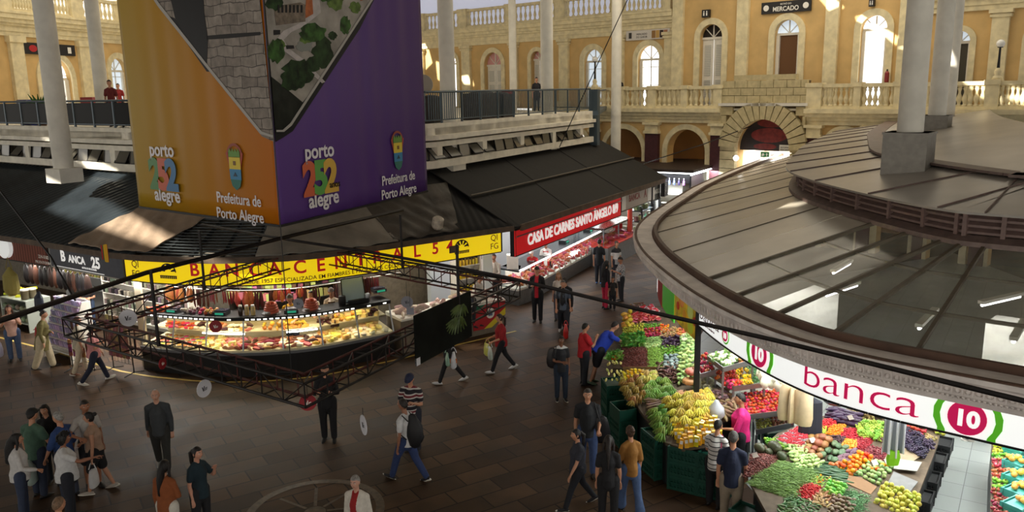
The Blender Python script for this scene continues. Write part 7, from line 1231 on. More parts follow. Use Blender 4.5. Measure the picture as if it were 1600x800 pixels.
# ---- RIGHT STAND
zz = zfR
heap('strawberry_pack', T_((1244, 676), (1266, 680), (1248, 704), (1216, 692)), zz, 7, 6, 'clear pack of strawberries near the limes', 'fruit', 2, .045, rot=(0, 0, .6)); heap('lime', T_((1196, 690), (1222, 688), (1232, 702), (1206, 702)), zz, 9, 6, 'bright green lime beside the watermelons', 'fruit', 2, .03, col=(126, 180, 50), key='lime2')
for k, (px, py) in enumerate(((1187, 706), (1210, 708), (1219, 718), (1200, 712))): put('watermelon', surf(px, py, zz), ('leftmost', 'biggest', 'lowest', 'half-hidden')[k]+' dark round melon behind the pine nuts', 'melon', None, None, (.9, 1.15, .8, .7)[k])
heap('chayote', T_((1228, 700), (1252, 704), (1284, 728), (1246, 738)), zz, 9, 8, 'pale green chayote on the right-hand stand', layers=2, dz=.05, sc=.8, col=(190, 214, 140), key='chay2'); tiny('pine_nuts', T_((1176, 712), (1212, 716), (1208, 742), (1164, 744)), zz, 900, 'large heap of red-brown pine nuts on the right-hand stand', (112, 54, 46), .05, .012, hump=.1)
tiny('green_beans', T_((1216, 724), (1272, 740), (1238, 780), (1176, 756)), zz, 1500, 'large heap of long green beans on the right-hand stand', (124, 158, 84), .16, .007, hump=.14, dirn=-.5); tiny('small_red_peppers', T_((1258, 756), (1284, 764), (1266, 786), (1236, 772)), zz, 420, 'heap of small bright red peppers', (186, 24, 26), .03, .014); heap('green_chili', T_((1270, 744), (1302, 750), (1296, 768), (1262, 758)), zz, 8, 8, 'green and orange small pepper', layers=2, dz=.03, sc=.6, col=(140, 180, 60), key='mixpep')
heap('orange', T_((1260, 750), (1280, 744), (1300, 748), (1284, 758)), zz, 8, 2, 'small orange pepper among the green ones', layers=1, sc=.5, key='opep'); heap('green_chili', T_((1236, 778), (1282, 794), (1262, 830), (1218, 800)), zz, 12, 10, 'dark green okra pod', layers=2, dz=.025, sc=1., col=(84, 124, 70), key='okra'); heap('ginger', T_((1284, 770), (1308, 778), (1296, 798), (1264, 786)), zz, 7, 6, 'pale ginger root', layers=2, dz=.03)
heap('guava', T_((1296, 756), (1322, 764), (1312, 780), (1288, 772)), zz, 6, 5, 'bright green small fruit', 'fruit', 2, .04, col=(130, 190, 80), key='gfruit'); heap('potato', T_((1304, 780), (1334, 786), (1330, 830), (1294, 806)), zz, 8, 7, 'brown potato at the near edge', layers=2, dz=.04, col=(120, 100, 76)); heap('cucumber', T_((1280, 720), (1326, 742), (1318, 760), (1272, 738)), zz, 3, 11, 'long dark green cucumber', layers=1, rot=(0, 0, -.35), sc=1.1)
heap('brown_melon', T_((1268, 688), (1292, 694), (1280, 722), (1254, 706)), zz, 3, 4, 'brown rough melon', 'melon', 1, sc=.9, rot=(0, 0, .6)); heap('brown_melon', T_((1274, 690), (1300, 694), (1286, 708), (1268, 700)), zz, 3, 2, 'brown melon in the raised back row', 'melon', 1, hump=.1, rot=(0, 0, .6)); heap('green_papaya', T_((1300, 696), (1328, 700), (1304, 726), (1280, 718)), zz, 3, 3, 'dark green papaya', 'fruit', 1, sc=.85, rot=(0, 0, -.6)); heap('eggplant', T_((1326, 706), (1344, 710), (1322, 728), (1306, 722)), zz, 4, 3, 'purple-brown long vegetable beside the papayas', layers=1, col=(100, 66, 86), key='mauve', rot=(0, 0, .6)); heap('papaya', T_((1302, 722), (1320, 726), (1312, 734), (1298, 730)), zz, 3, 2, 'orange papaya before the cucumbers', 'fruit', 1, sc=.7, col=(220, 150, 70), key='opap')
heap('orange', T_((1340, 714), (1362, 720), (1332, 744), (1312, 732)), zz, 5, 6, 'bright orange tangerine in the main heap', 'fruit', 2, .06); heap('lime', T_((1240, 700), (1262, 694), (1270, 704), (1256, 708)), zz, 4, 3, 'pale lettuce pack beside the brown melons', col=(180, 206, 150), key='plett', sc=1.6)
for nm, qd, c_, lb in (('small_berries', ((1284, 658), (1304, 656), (1306, 668), (1278, 672)), (196, 30, 40), 'heap of bright red berries at the back of the right-hand stand'), ('small_berries', ((1270, 668), (1292, 668), (1286, 682), (1260, 682)), (170, 196, 70), 'heap of green and yellow small peppers in a wooden tray'), ('small_berries', ((1300, 666), (1320, 666), (1314, 680), (1292, 678)), (232, 140, 30), 'heap of small orange fruit at the back'), ('small_berries', ((1318, 672), (1342, 672), (1336, 688), (1312, 686)), (180, 24, 44), 'heap of crimson cherries'), ('small_berries', ((1300, 682), (1324, 684), (1316, 698), (1296, 694)), (64, 34, 44), 'heap of dark purple berries'), ('small_berries', ((1320, 688), (1342, 690), (1334, 704), (1314, 700)), (236, 150, 40), 'heap of pale orange small fruit before the cherries'), ('small_berries', ((1342, 684), (1364, 688), (1350, 704), (1336, 698)), (150, 24, 40), 'heap of dark red cherries by the green grapes'), ('red_berries', ((1360, 698), (1394, 708), (1376, 724), (1342, 712)), (120, 40, 50), 'flat tray of dark red berries')): tiny(nm, qd, zz, 170, lb, c_, .02, .017, 'fruit', .04)
heap('eggplant', T_((1302, 642), (1338, 652), (1336, 668), (1296, 656)), zz, 7, 4, 'dark purple eggplant pack at the back', layers=2, dz=.06, rot=(0, 0, -.4)); heap('kiwi', T_((1340, 638), (1366, 642), (1362, 660), (1332, 652)), zz, 7, 6, 'brown kiwi in the pyramid at the back', 'fruit', 3, .05); heap('grape_bunch', T_((1350, 664), (1386, 668), (1376, 690), (1342, 682)), zz, 6, 5, 'green grape bunch', 'fruit', 2, .05); heap('dark_grape_bunch', T_((1376, 676), (1394, 680), (1388, 694), (1370, 690)), zz, 3, 3, 'wine-red grape bunch beside the green grapes', 'fruit', 1, col=(96, 40, 52), key='wine')
heap('dark_grape_bunch', T_((1418, 678), (1452, 696), (1440, 718), (1408, 700)), zz, 5, 5, 'blue-black grape bunch near the aisle', 'fruit', 2, .05); heap('kiwi', T_((1436, 676), (1462, 686), (1450, 698), (1428, 688)), zz, 7, 5, 'brown kiwi in the tray beside the dark grapes', 'fruit', 1, key='kiwi2'); heap('red_apple', T_((1424, 658), (1448, 662), (1442, 682), (1418, 674)), zz, 6, 5, 'red apple behind the kiwi tray', 'fruit', 2, .06); heap('mango', T_((1436, 652), (1466, 656), (1462, 676), (1442, 668)), zz, 5, 4, 'orange-red mango behind the kiwi tray', 'fruit', 2, .06); heap('pear', T_((1462, 660), (1476, 664), (1472, 680), (1460, 676)), zz, 3, 4, 'yellow-green pear at the aisle corner', 'fruit', 2, .06, rot=(1.2, 0, 0))
heap('guava', T_((1362, 720), (1394, 732), (1372, 760), (1338, 742)), zz, 6, 6, 'pale green round fruit in the low tray', 'fruit', 1, sc=1.2, col=(150, 176, 110), key='pgreen'); heap('orange', T_((1366, 728), (1392, 722), (1394, 730), (1350, 746)), zz, 6, 1, 'orange in the row across the pale green fruit', 'fruit', 1, key='rowor'); heap('guava', T_((1384, 762), (1436, 780), (1428, 812), (1366, 790)), zz, 8, 6, 'yellow guava in the near teal crate', 'fruit', 2, .06, sc=1.2, col=(206, 204, 84), key='yguava'); tiny('green_beans', T_((1318, 764), (1362, 780), (1346, 816), (1322, 800)), zz, 420, 'heap of thin dark green beans beside the yellow guavas', (92, 140, 90), .14, .006, hump=.05)
p = surf(1374, 652, zz); put('papaya', p, 'big yellow papaya half at the back of the right-hand stand', 'fruit', None, (0, 0, .3), 1.7, 'bigpap', (216, 196, 60)); p = surf(1374, 645, zz)+Vector((0, 0, .08)); mb = MB(); mb.sph((0, 0, 0), (.1, .17, .05), 10, 6); o = mb.obj('papaya_half', cm((60, 40, 34))); o.location = p; o.rotation_euler = (0, 0, 1.5); tag(o, 'dark seeded hollow of the cut papaya', 'fruit')
def board(lb, qd, zf, c_, nm='cardboard', dz=.03): P_ = [surf(x, y, zf)+Vector((0, 0, dz)) for x, y in qd]; mb = MB(); mb.prism(P_, (0, 0, .012)); tag(mb.obj(nm, mat('card_%d_%d' % c_[:2], S(*c_), .7, var=.1)), lb, 'board')
board('flat beige cardboard before the dark grapes', [(1392, 700), (1408, 696), (1438, 716), (1412, 734), (1382, 720)], zz, (150, 132, 106)); board('grey newspaper sheet at the near right corner of the stand', [(1396, 740), (1434, 756), (1420, 774), (1386, 760)], zz, (120, 120, 120), 'newspaper'); board('wooden tray board before the pale green fruit', [(1326, 746), (1346, 750), (1370, 764), (1360, 776), (1322, 758)], zz, (140, 104, 70), 'tray_board')
board('low flat box of newspaper at the aisle side', [(1398, 722), (1440, 728), (1432, 742), (1396, 738)], zz, (160, 158, 150), 'paper_sheet', .06)
for k, (px, py) in enumerate(((1271, 704), (1181, 728), (1405, 690), (1368, 740), (1330, 668), (1388, 738))): P_ = surf(px, py, zz)+Vector((0, 0, .16)); item('pcard', 'price_card', lambda mb: mb.prism([(-.06, 0, 0), (.06, 0, 0), (.06, .06, .06), (-.06, .06, .06)], (0, .004, .004)), WHITEP, P_, (0, 0, .4), 1, 'white price card standing '+('on the brown melons', 'on the pine nuts', 'by the hanging plastic bags', 'on the oranges', 'among the cherries', 'on the pale green fruit')[k], 'card', None, False)
t = thing('bag_roll', 'bundle of white and grey plastic bags hanging over the grapes', 'bag', atz(1402, 640, 2.35)); STR = stripe_mat('bag_stripes', [(.5, (216, 220, 226)), (1, (150, 156, 166))], .06, 0)
mb = MB(); mb.grid(lambda i, j: (-.19+.38*i, .05*sin(i*20)*(.4+j), -.8*j+.04*sin(i*9)*j), 24, 6); mb.grid(lambda i, j: (-.19+.38*i, .05*sin(i*20)*(.4+j)+.012, -.8*j+.04*sin(i*9)*j), 24, 6); mb.obj('bags', STR, t, smooth=True); mb = MB(); mb.tube([(-.2, 0, .02), (.2, 0, .02)], .02, 6); mb.tube([(0, 0, .02), (0, 0, .75)], .006, 4); mb.obj('hook', STEEL, t); mb = MB(); mb.tube([(0, 0, -.72), (.0, 0, -.85), (0, 0, -.98)], [(.09, .04), (.12, .05), (.1, .04)], 8); mb.obj('lime_cover', mat('lime_cloth', S(140, 214, 40), .5), t)
# ---- stand at the right edge
for qd, k_, lb, c_, ky in ((((1552, 684), (1574, 684), (1574, 712), (1552, 712)), 'yellow_apple', 'yellow-green apple at the far end of the right edge stand', (190, 196, 50), 'ea'), (((1552, 712), (1572, 712), (1572, 722), (1552, 722)), 'green_apple', 'green pear-like apple in the right edge stand', None, 'eb'), (((1552, 723), (1572, 723), (1572, 752), (1552, 752)), 'red_apple', 'red-striped apple in the right edge stand', (190, 70, 60), 'ec'), (((1552, 753), (1572, 753), (1572, 772), (1552, 772)), 'green_apple', 'bright green apple in the right edge stand', None, 'ed'), (((1552, 773), (1574, 773), (1574, 830), (1552, 830)), 'red_apple', 'dark red apple at the near end of the right edge stand', (150, 40, 44), 'ee'), (((1575, 690), (1582, 690), (1582, 716), (1575, 716)), 'mango', 'green-red mango in the right edge stand', (110, 120, 80), 'ef'), (((1575, 716), (1582, 716), (1582, 745), (1575, 745)), 'peach', 'orange peach in the right edge stand', None, 'eg')): heap(k_, qd, zfC, max(2, int((qd[1][0]-qd[0][0])/5)), max(2, int((qd[2][1]-qd[1][1])/5.5)), lb, 'fruit', 2, .05, 1., None, c_, ky)
for k in range(5): p = surf(1592, 700+k*22, const(1.15)); item('crt', 'teal_basket', crate(.4, .3, .14), CRT, p-Vector((0, 0, .1)), (0, 0, .5), 1, 'teal plastic basket of fruit at the right picture edge', 'basket', 'teal baskets', False); [put('mango', p+Vector((RG.uniform(-.14, .14), RG.uniform(-.1, .1), .03)), 'yellow-red fruit in a teal basket', 'fruit', 'fruit in the teal baskets', key='tealf', col=(226, 170, 70)) for _ in range(6)]
# ================================================================ PEOPLE
def headmesh():                                     # skull, brow, nose, lips, chin; centre at the origin, face towards +Y
    bm = bmesh.new(); bmesh.ops.create_icosphere(bm, subdivisions=4, radius=1); V_ = []
    for v in bm.verts:
        d = v.co.normalized(); x, y, z = d.x*.076, d.y*.094, d.z*.112; low = clp(-d.z)
        x *= 1-.30*low**1.3; y = y*(1-.10*low)+.010*low*(1 if d.y > 0 else -.5)
        if d.y < 0: y *= 1.06; z += .006*d.z
        g = lambda cx, cz, s, sz=None: math.exp(-((d.x-cx)/s)**2-((d.z-cz)/(sz or s))**2)*(1 if d.y > 0 else 0)
        y += .026*g(0, -.16, .13, .17)+.010*g(0, .03, .10, .2)-.009*(g(.36, .10, .16)+g(-.36, .10, .16))+.005*(g(.34, .29, .2, .09)+g(-.34, .29, .2, .09))+.007*g(0, -.52, .22, .09)+.010*g(0, -.86, .3, .14)+.004*(g(.5, -.25, .2)+g(-.5, -.25, .2))
        V_.append(Vector((x, y, z)))
    fs = [tuple(v.index for v in f.verts) for f in bm.faces]; ds = [v.co.normalized() for v in bm.verts]; bm.free(); return V_, fs, ds
HV, HF, HD = headmesh()
def hairmask(d, kind):
    if d.z > .95: return 1
    y = d.y; line = .52 if y > .45 else (.52-(.45-y)*.75 if y > 0 else .18-(-y)*.75)
    if kind == 'long': line = .50 if y > .5 else (.50-(.5-y)*1.9)
    if kind == 'bald': return clp((.12-abs(d.z+.02))*6)*clp((.25-y)*5)
    return clp((d.z-line)*5)
HANDC = {}
def handgeo(pose):                                  # hand along -Z from the wrist, palm facing -Y, thumb on +X
    if pose in HANDC: return HANDC[pose]
    mb = MB(); mb.tube([(0, 0, .01), (0, 0, -.03), (.0, 0, -.085)], [(.024, .018), (.036, .015), (.038, .013)], 10, round_=True); c_ = {'relax': .35, 'grip': 1.25, 'point': .9, 'flat': .12}[pose]
    for k, (x, L) in enumerate(((.029, .072), (.010, .080), (-.010, .075), (-.029, .058))):
        b = c_ if not (pose == 'point' and k == 0) else .08; p = Vector((x, 0, -.085)); P_ = [p+Vector((0, 0, .02)), p]; a = b*.5
        for s_ in (.42, .32, .26): p = p+Vector((0, -sin(a), -cos(a)))*L*s_; P_.append(p.copy()); a += b*.75
        mb.tube(P_, [.0095, .0095, .0088, .008, .0068], 7, round_=True)
    mb.tube([(.022, -.004, -.03), (.046, -.014, -.052), (.055, -.026, -.082), (.05, -.036, -.10)], [.013, .0115, .0095, .0075], 7, round_=True)
    HANDC[pose] = voxel(mb, .0052, 2, .4); return HANDC[pose]
ARM = {'down': ((.17, -.04, -1), (.02, .2, -1), 'relax'), 'fwd': ((.14, .38, -1), (.02, .55, -1), 'relax'), 'back': ((.16, -.42, -1), (.08, -.05, -1), 'relax'), 'phone': ((.22, .28, -1), (-.38, .85, .45), 'grip'), 'fold': ((.18, .22, -1), (-.75, .6, .05), 'relax'), 'carry': ((.16, .0, -1), (.08, .12, -1), 'grip'), 'strap': ((.2, .05, -1), (-.35, .75, .5), 'grip'), 'point': ((.25, .75, -.45), (.1, 1, .12), 'point'), 'reach': ((.15, .9, -.55), (.0, .95, -.35), 'flat'), 'bagfront': ((.18, .2, -1), (-.1, .95, -.3), 'grip'), 'face': ((.3, .5, -.8), (-.4, .55, .85), 'relax'), 'hug': ((.6, .55, -.55), (-.5, .85, -.15), 'relax'), 'work': ((.2, .35, -1), (-.15, .95, -.05), 'relax')}
LEG = {'stand': ((2, 3), (-2, 3)), 'walk': ((24, 6), (-20, 16)), 'stroll': ((14, 5), (-12, 10)), 'lean': ((-6, 4), (-18, 4)), 'walk2': ((-20, 16), (24, 6))}
PCNT = [0]
def person(label, px, py, a, h=1.68, z0=0., by='feet', pose='stand', arms=('down', 'down'), lean=0., head=(0, 0), skin=(196, 142, 112), hair='short', hc=(32, 24, 20), top='tee', tc=(60, 60, 66), tmat=None, bot='pants', bc=(36, 38, 48), shoe=(40, 38, 38), build=1., fem=False, cap=None, glasses=False, extra=None, apron=None, nofeet=False, tm2=None):
    loc = atz(px, py, z0) if by == 'feet' else atz(px, py, z0+h); loc.z = z0; k = h/1.7; W_ = build; Z = Vector((0, 0, 1))
    sh, hp = (.146 if fem else .163)*W_, (.098 if fem else .09)*W_
    R_ = Matrix.Rotation(radians(-lean), 3, 'X')       # torso bends forward about the hips
    legs = []; low_ = 0
    for s, (th, kn) in zip((-1, 1), LEG[pose]):
        t_, n_ = radians(th), radians(th-kn); hip = Vector((s*hp, 0, 0)); kne = hip+Vector((s*.012, sin(t_), -cos(t_)))*.42; ank = kne+Vector((s*.004, sin(n_), -cos(n_)))*.42; legs.append((hip, kne, ank)); low_ = min(low_, ank.z)
    hz = -low_+.075; hips = Vector((0, 0, hz)); legs = [tuple(p+hips for p in l) for l in legs]
    up = lambda v: hips+R_@Vector(v); neck = up((0, .0, .56)); hc_ = neck+R_@Vector((0, .012, .075))+Vector((0, .02 if lean < 20 else .03, .03)); hd = hc_+Vector((0, .008, .045))
    sho = [up((s*sh, -.005, .44)) for s in (-1, 1)]; Rm = Matrix.Rotation(radians(lean*.5), 3, 'X')
    arm_ = []
    for s, kx, S_ in zip((-1, 1), arms, sho):
        u_, f_, hp_ = ARM[kx]; u_ = Rm.inverted()@Vector((u_[0]*s, u_[1], u_[2])).normalized() if kx != 'reach' else Vector((u_[0]*s, u_[1], u_[2])).normalized(); f_ = Vector((f_[0]*s, f_[1], f_[2])).normalized(); e_ = S_+u_*.285; w_ = e_+f_*.25; arm_.append((S_, e_, w_, f_, hp_))
    def torso(mb, g, top_=.50, bot_=-.06):
        w = W_; sec = [(-.10, .165 if fem else .155, .11), (0, .175 if fem else .162, .122), (.12, .145 if fem else .158, .11 if w < 1.1 else .135), (.22, .138 if fem else .16, .106 if w < 1.1 else .14), (.35, .156 if fem else .172, .13 if fem else .126), (.42, .128 if fem else .145, .1), (.52, .066, .06)]
        P_ = [up((0, .01 if 0 < z < .4 else 0, z)) for z, _, _ in sec if bot_ <= z <= top_+.05]; rr = [(b*w**.6+g, a_*w+g) for z, a_, b in sec if bot_ <= z <= top_+.05]; mb.tube(P_, rr, 16, round_=False)
        for S_, s in zip(sho, (-1, 1)): mb.sph(S_, .052*w+g, 10, 8); mb.tube([S_, up((s*.045, 0, .51))], [.05*w+g, .044+g], 10, round_=True)
    def limb(mb, P_, r, g): mb.tube(P_, [q*W_**.7+g for q in r], 12, round_=True)
    # body
    mb = MB(); torso(mb, -.008); mb.tube([up((0, 0, .47)), neck+Vector((0, .004, 0)), hc_+Vector((0, -.01, -.02))], [.06, .052*(.9 if fem else 1.05), .05], 12, round_=True)
    for S_, e_, w_, f_, _ in arm_: limb(mb, [S_, S_.lerp(e_, .4), e_, e_.lerp(w_, .3), w_], [.046, .044, .035, .037, .024], 0)
    for hip, kne, ank in legs: limb(mb, [hip, hip.lerp(kne, .4), kne, kne.lerp(ank, .35), ank], [.078, .074, .05, .052, .034], 0)
    v_, f_ = voxel(mb, .017, 3); body = MB(); body.add(v_, f_, 0)
    Hr = Matrix.Rotation(radians(-head[0]), 3, 'Z')@Matrix.Rotation(radians(-head[1]-lean*.4), 3, 'X'); hs = .98 if fem else 1.03; HT = lambda p: hd+Hr@(Vector(p)*hs)
    body.add([HT(p) for p in HV], HF, 0); body.m[-len(HF):] = [1 if (HD[f[0]].y > .6 and abs(HD[f[0]].x) < .26 and abs(HD[f[0]].z+.52) < .07) else 0 for f in HF]
    for s in (-1, 1):
        body.sph(HT((s*.074, -.008, -.005)), (.012, .02, .032), 8, 6, 0, Hr); body.sph(HT((s*.030, .077, .012)), (.0125, .009, .009), 8, 6, 2, Hr); body.sph(HT((s*.030, .084, .012)), (.006, .004, .006), 7, 5, 3, Hr); body.tube([HT((s*.014, .094, .034)), HT((s*.032, .092, .039)), HT((s*.05, .078, .033))], [.003, .0045, .003], 5, 3)
    for (S_, e_, w_, f_, hp_), s in zip(arm_, (-1, 1)):
        hv, hf = handgeo(hp_); q = f_.to_track_quat('-Z', 'Y' if abs(f_.z) > .6 else 'Z').to_matrix(); body.add([w_+q@Vector((p.x*-s if abs(f_.z) > .6 else p.x*s, p.y*(1 if abs(f_.z) > .6 else 1), p.z)) for p in hv], hf, 0)
    PCNT[0] += 1; sk = mat('skin_%d_%d_%d' % skin, S(*skin), .5, var=.06, nscale=20); t_ = thing('person', label, 'person', loc, radians(-a)); t_.scale = (k, k, k)
    body.obj('body', [sk, mat('lips_%d' % skin[0], S(int(skin[0]*.85), int(skin[1]*.6), int(skin[2]*.6)), .4), mat('eye_white', S(230, 228, 222), .3), mat('eye_dark', S(30, 22, 18), .4)], t_, smooth=True)
    fab = lambda c_: mat('cloth_%d_%d_%d' % c_, S(*c_), .85, var=.10, nscale=14, bump=.35, bscale=22)
    # upper garment
    mb = MB(); lo = -.09 if top != 'crop' else .02; torso(mb, .012, .50, lo); sl = {'tee': .62, 'long': 2, 'jacket': 2, 'tank': 0, 'crop': .5, 'coat': 2, 'half': 1.2}[top]
    for S_, e_, w_, _, _ in arm_:
        if sl >= 2: limb(mb, [S_.lerp(e_, .14), S_.lerp(e_, .5), e_, e_.lerp(w_, .5), e_.lerp(w_, .93)], [.046, .044, .039, .037, .030], .011)
        elif sl: limb(mb, [S_.lerp(e_, .14), S_.lerp(e_, .5*min(sl, 1)), S_.lerp(e_, min(sl, 1))], [.047, .048, .047], .014)
    if top == 'coat': mb.tube([up((0, 0, .05)), up((0, 0, -.1)), up((0, -.01, -.34))], [(.135*W_, .175*W_), (.15*W_, .19*W_), (.16*W_, .2*W_)], 16)
    if top in ('jacket', 'tee', 'long', 'half'): mb.tube([up((0, 0, .08)), up((0, 0, -.02)), up((0, 0, -.12))], [(.125*W_, .168*W_), (.134*W_, .178*W_), (.134*W_, .18*W_)], 16)
    v_, f_ = voxel(mb, .017, 3); g = MB(); g.add(v_, f_)
    if tm2: ax = up((0, 0, 0)); g.m = [1 if (abs(sum(v_[i].x for i in f)/len(f)) < .055 and sum(v_[i].y for i in f)/len(f) > .02) else 0 for f in f_]
    g.obj({'tee': 'tee_shirt', 'long': 'sweater', 'jacket': 'jacket', 'tank': 'vest_top', 'crop': 'top', 'coat': 'coat', 'half': 'shirt'}[top], [tmat or fab(tc), fab(tm2 or tc)], t_, smooth=True)
    # lower garment
    mb = MB(); mb.tube([up((0, 0, .1 if lean < 20 else -.01)), up((0, 0, .02 if lean < 20 else -.05)), hips+Vector((0, 0, -.07))], [(.098*W_**.6, .14*W_), (.118*W_**.6, .166*W_), (.116*W_**.6, .166*W_)], 16, round_=True); fl = {'pants': 0, 'wide': .03, 'shorts': .014, 'leggings': -.008, 'flare': .0, 'skirt': 0}[bot]
    for hip, kne, ank in legs:
        if bot == 'shorts': limb(mb, [hip, hip.lerp(kne, .5), hip.lerp(kne, .88)], [.096, .094, .088], .012)
        elif bot != 'skirt': limb(mb, [hip, hip.lerp(kne, .4), kne, kne.lerp(ank, .4), kne.lerp(ank, .97)], [.096, .09, .067, .063, .054+(.035 if bot == 'flare' else 0)], .010+fl)
    if bot == 'skirt': m_ = (legs[0][1]+legs[1][1])/2; mb.tube([hips, hips.lerp(m_, .6), m_], [(.12, .17), (.16, .19), (.2, .21)], 16)
    v_, f_ = voxel(mb, .017, 3); g = MB(); g.add(v_, f_); g.obj({'shorts': 'shorts', 'skirt': 'skirt', 'leggings': 'leggings'}.get(bot, 'trousers'), fab(bc), t_, smooth=True)
    for (hip, kne, ank), s in zip(legs, (-1, 1)):
        mb = MB(); d = (ank-kne).normalized(); pit = clp(atan2(-d.y, -d.z), -.5, .5)*.8; Rf = Matrix.Rotation(-pit, 3, 'X')@Matrix.Rotation(-s*.12, 3, 'Z'); P_ = lambda y, z: ank+Rf@Vector((0, y, z))
        mb.tube([P_(-.055, -.035), P_(.0, -.03), P_(.08, -.045), P_(.16, -.055)], [(.028, .032), (.036, .038), (.032, .042), (.018, .034)], 10, 0, round_=True); mb.tube([P_(-.075, -.064), P_(.03, -.064), P_(.12, -.064), P_(.185, -.062)], [(.012, .03), (.012, .037), (.012, .043), (.011, .03)], 10, 1, round_=True); mb.obj('shoe', [cm(shoe), WHITEP if shoe[0] > 100 or shoe == (30, 28, 32) else BLACKM], t_, smooth=True)
    # hair and headgear
    hm = mat('hair_%d_%d_%d' % hc, S(*hc), .5, var=.35, nscale=30, bump=.5, bscale=60); hk = {'long': 'long', 'tail': 'long', 'bun': 'long', 'curly': 'long', 'bald': 'bald'}.get(hair, 'short'); mb = MB(); mk = [hairmask(d, hk) for d in HD]; th_ = {'short': .012, 'long': .018, 'tail': .011, 'bun': .012, 'curly': .034, 'bald': .008}[hair]; idx = {}
    fs = [f for f in HF if max(mk[i] for i in f) > .02]
    for f in fs:
        for i in f: idx.setdefault(i, len(idx))
    rr = random.Random(PCNT[0]); mb.add([HT(HV[i]+HD[i]*(th_*min(1, mk[i]*1.6)*(1+(.35 if hair == 'curly' else .12)*rr.uniform(-1, 1))-.003)) for i in idx], [tuple(idx[i] for i in f) for f in fs])
    if hair == 'long': mb.tube([HT((0, -.05, .06)), HT((0, -.095, -.03)), hd+Vector((0, -.13, -.18))-R_@Vector((0, .0, .0)), up((0, -.135, .30))], [(.05, .06), (.05, .09), (.042, .105), (.015, .07)], 12, round_=True); [mb.tube([HT((s*.07, -.01, .05)), HT((s*.085, .0, -.06)), hd+Vector((s*.095, -.03, -.2))], [.022, .03, .018], 8, round_=True) for s in (-1, 1)]
    if hair == 'tail': mb.sph(HT((0, -.115, .03)), .03, 10, 7); mb.tube([HT((0, -.11, .03)), HT((0, -.17, -.02)), hd+Vector((0, -.16, -.2)), hd+Vector((0, -.13, -.34))], [.022, .036, .034, .01], 10, round_=True)
    if hair == 'bun': mb.sph(HT((0, -.115, .06)), .045, 12, 8)
    if hair == 'curly':
        for k_ in range(46): i = rr.randrange(len(HD)); (mk[i] > .4) and mb.sph(HT(HV[i]+HD[i]*.03), .026, 6, 5)
    mb.obj('hair', hm, t_, smooth=True)
    if cap:
        mb = MB(); ids = {}; fs = [f for f in HF if min(HD[i].z for i in f) > .2]
        for f in fs:
            for i in f: ids.setdefault(i, len(ids))
        mb.add([HT(HV[i]*1.0+HD[i]*.022) for i in ids], [tuple(ids[i] for i in f) for f in fs]); mb.prism([HT((.075*sin(q), .07+.085*cos(q), .045)) for q in [pi*(j/10-.5) for j in range(11)]], Hr@Vector((0, 0, .012))); mb.obj('cap', cm(cap), t_, smooth=True)
    if glasses:
        mb = MB()
        for s in (-1, 1): mb.tube([HT((s*.03+.022*cos(q), .104, glasses+.017*sin(q))) for q in [2*pi*j/10 for j in range(11)]], .003, 5); mb.sph(HT((s*.03, .100, glasses)), (.02, .004, .015), 8, 6, 0, Hr); mb.tube([HT((s*.052, .1, glasses)), HT((s*.08, -.01, glasses))], .003, 5)
        mb.tube([HT((-.01, .106, glasses)), HT((.01, .106, glasses))], .003, 5); mb.obj('glasses', BLACKM, t_)
    if apron: mb = MB(); mb.grid(lambda i, j: up(((i-.5)*(.2 if j > .6 else .3), .135*W_+.012-.05*abs(i-.5)**2*4, -.3+.75*j)), 6, 8); mb.grid(lambda i, j: up(((i-.5)*(.2 if j > .6 else .3), .147*W_+.012-.05*abs(i-.5)**2*4, -.3+.75*j)), 6, 8); mb.obj('apron', fab(apron), t_)
    M_ = lambda p: loc+Matrix.Rotation(radians(-a), 3, 'Z')@(Vector(p)*k)
    return {'t': t_, 'M': M_, 'up': lambda v: M_(up(v)), 'hand': [M_(w_+f_*.08) for S_, e_, w_, f_, _ in arm_], 'a': radians(-a), 'fab': fab, 'upl': up}
def carrybag(label, hand, w=.3, h=.36, col=(206, 208, 210), d=.14, a=0., name='shopping_bag', alpha=1., print_=None):
    t_ = thing(name, label, 'bag', hand-Vector((0, 0, h+.13)), a); mb = MB(); mb.tube([(0, 0, 0), (0, 0, .03), (0, 0, h*.5), (0, 0, h)], [(d*.35, w*.4), (d*.5, w*.5), (d*.5, w*.5), (d*.2, w*.42)], 12); mb.obj('bag_body', mat('bag_%d_%d_%d' % col, S(*col), .35, var=.12, nscale=6, bump=.6, bscale=9, alpha=alpha), t_, smooth=True)
    mb = MB(); [mb.tube([(s*w*.25, 0, h-.01), (s*w*.12, 0, h+.1), (0, 0, h+.14)], [.012, .01, .01], 6) for s in (-1, 1)]; mb.obj('handle', mat('bag_%d_%d_%d' % col, (1, 1, 1)), t_)
    if print_: mb = MB(); mb.prism([(x*w*.28, -d*.47, h*.5+z*h*.14) for x, z in ((-1, -1), (1, -1), (1, 1), (-1, 1))], (0, -.012, 0)); mb.obj('printed_patch', cm(print_), t_)
    return t_
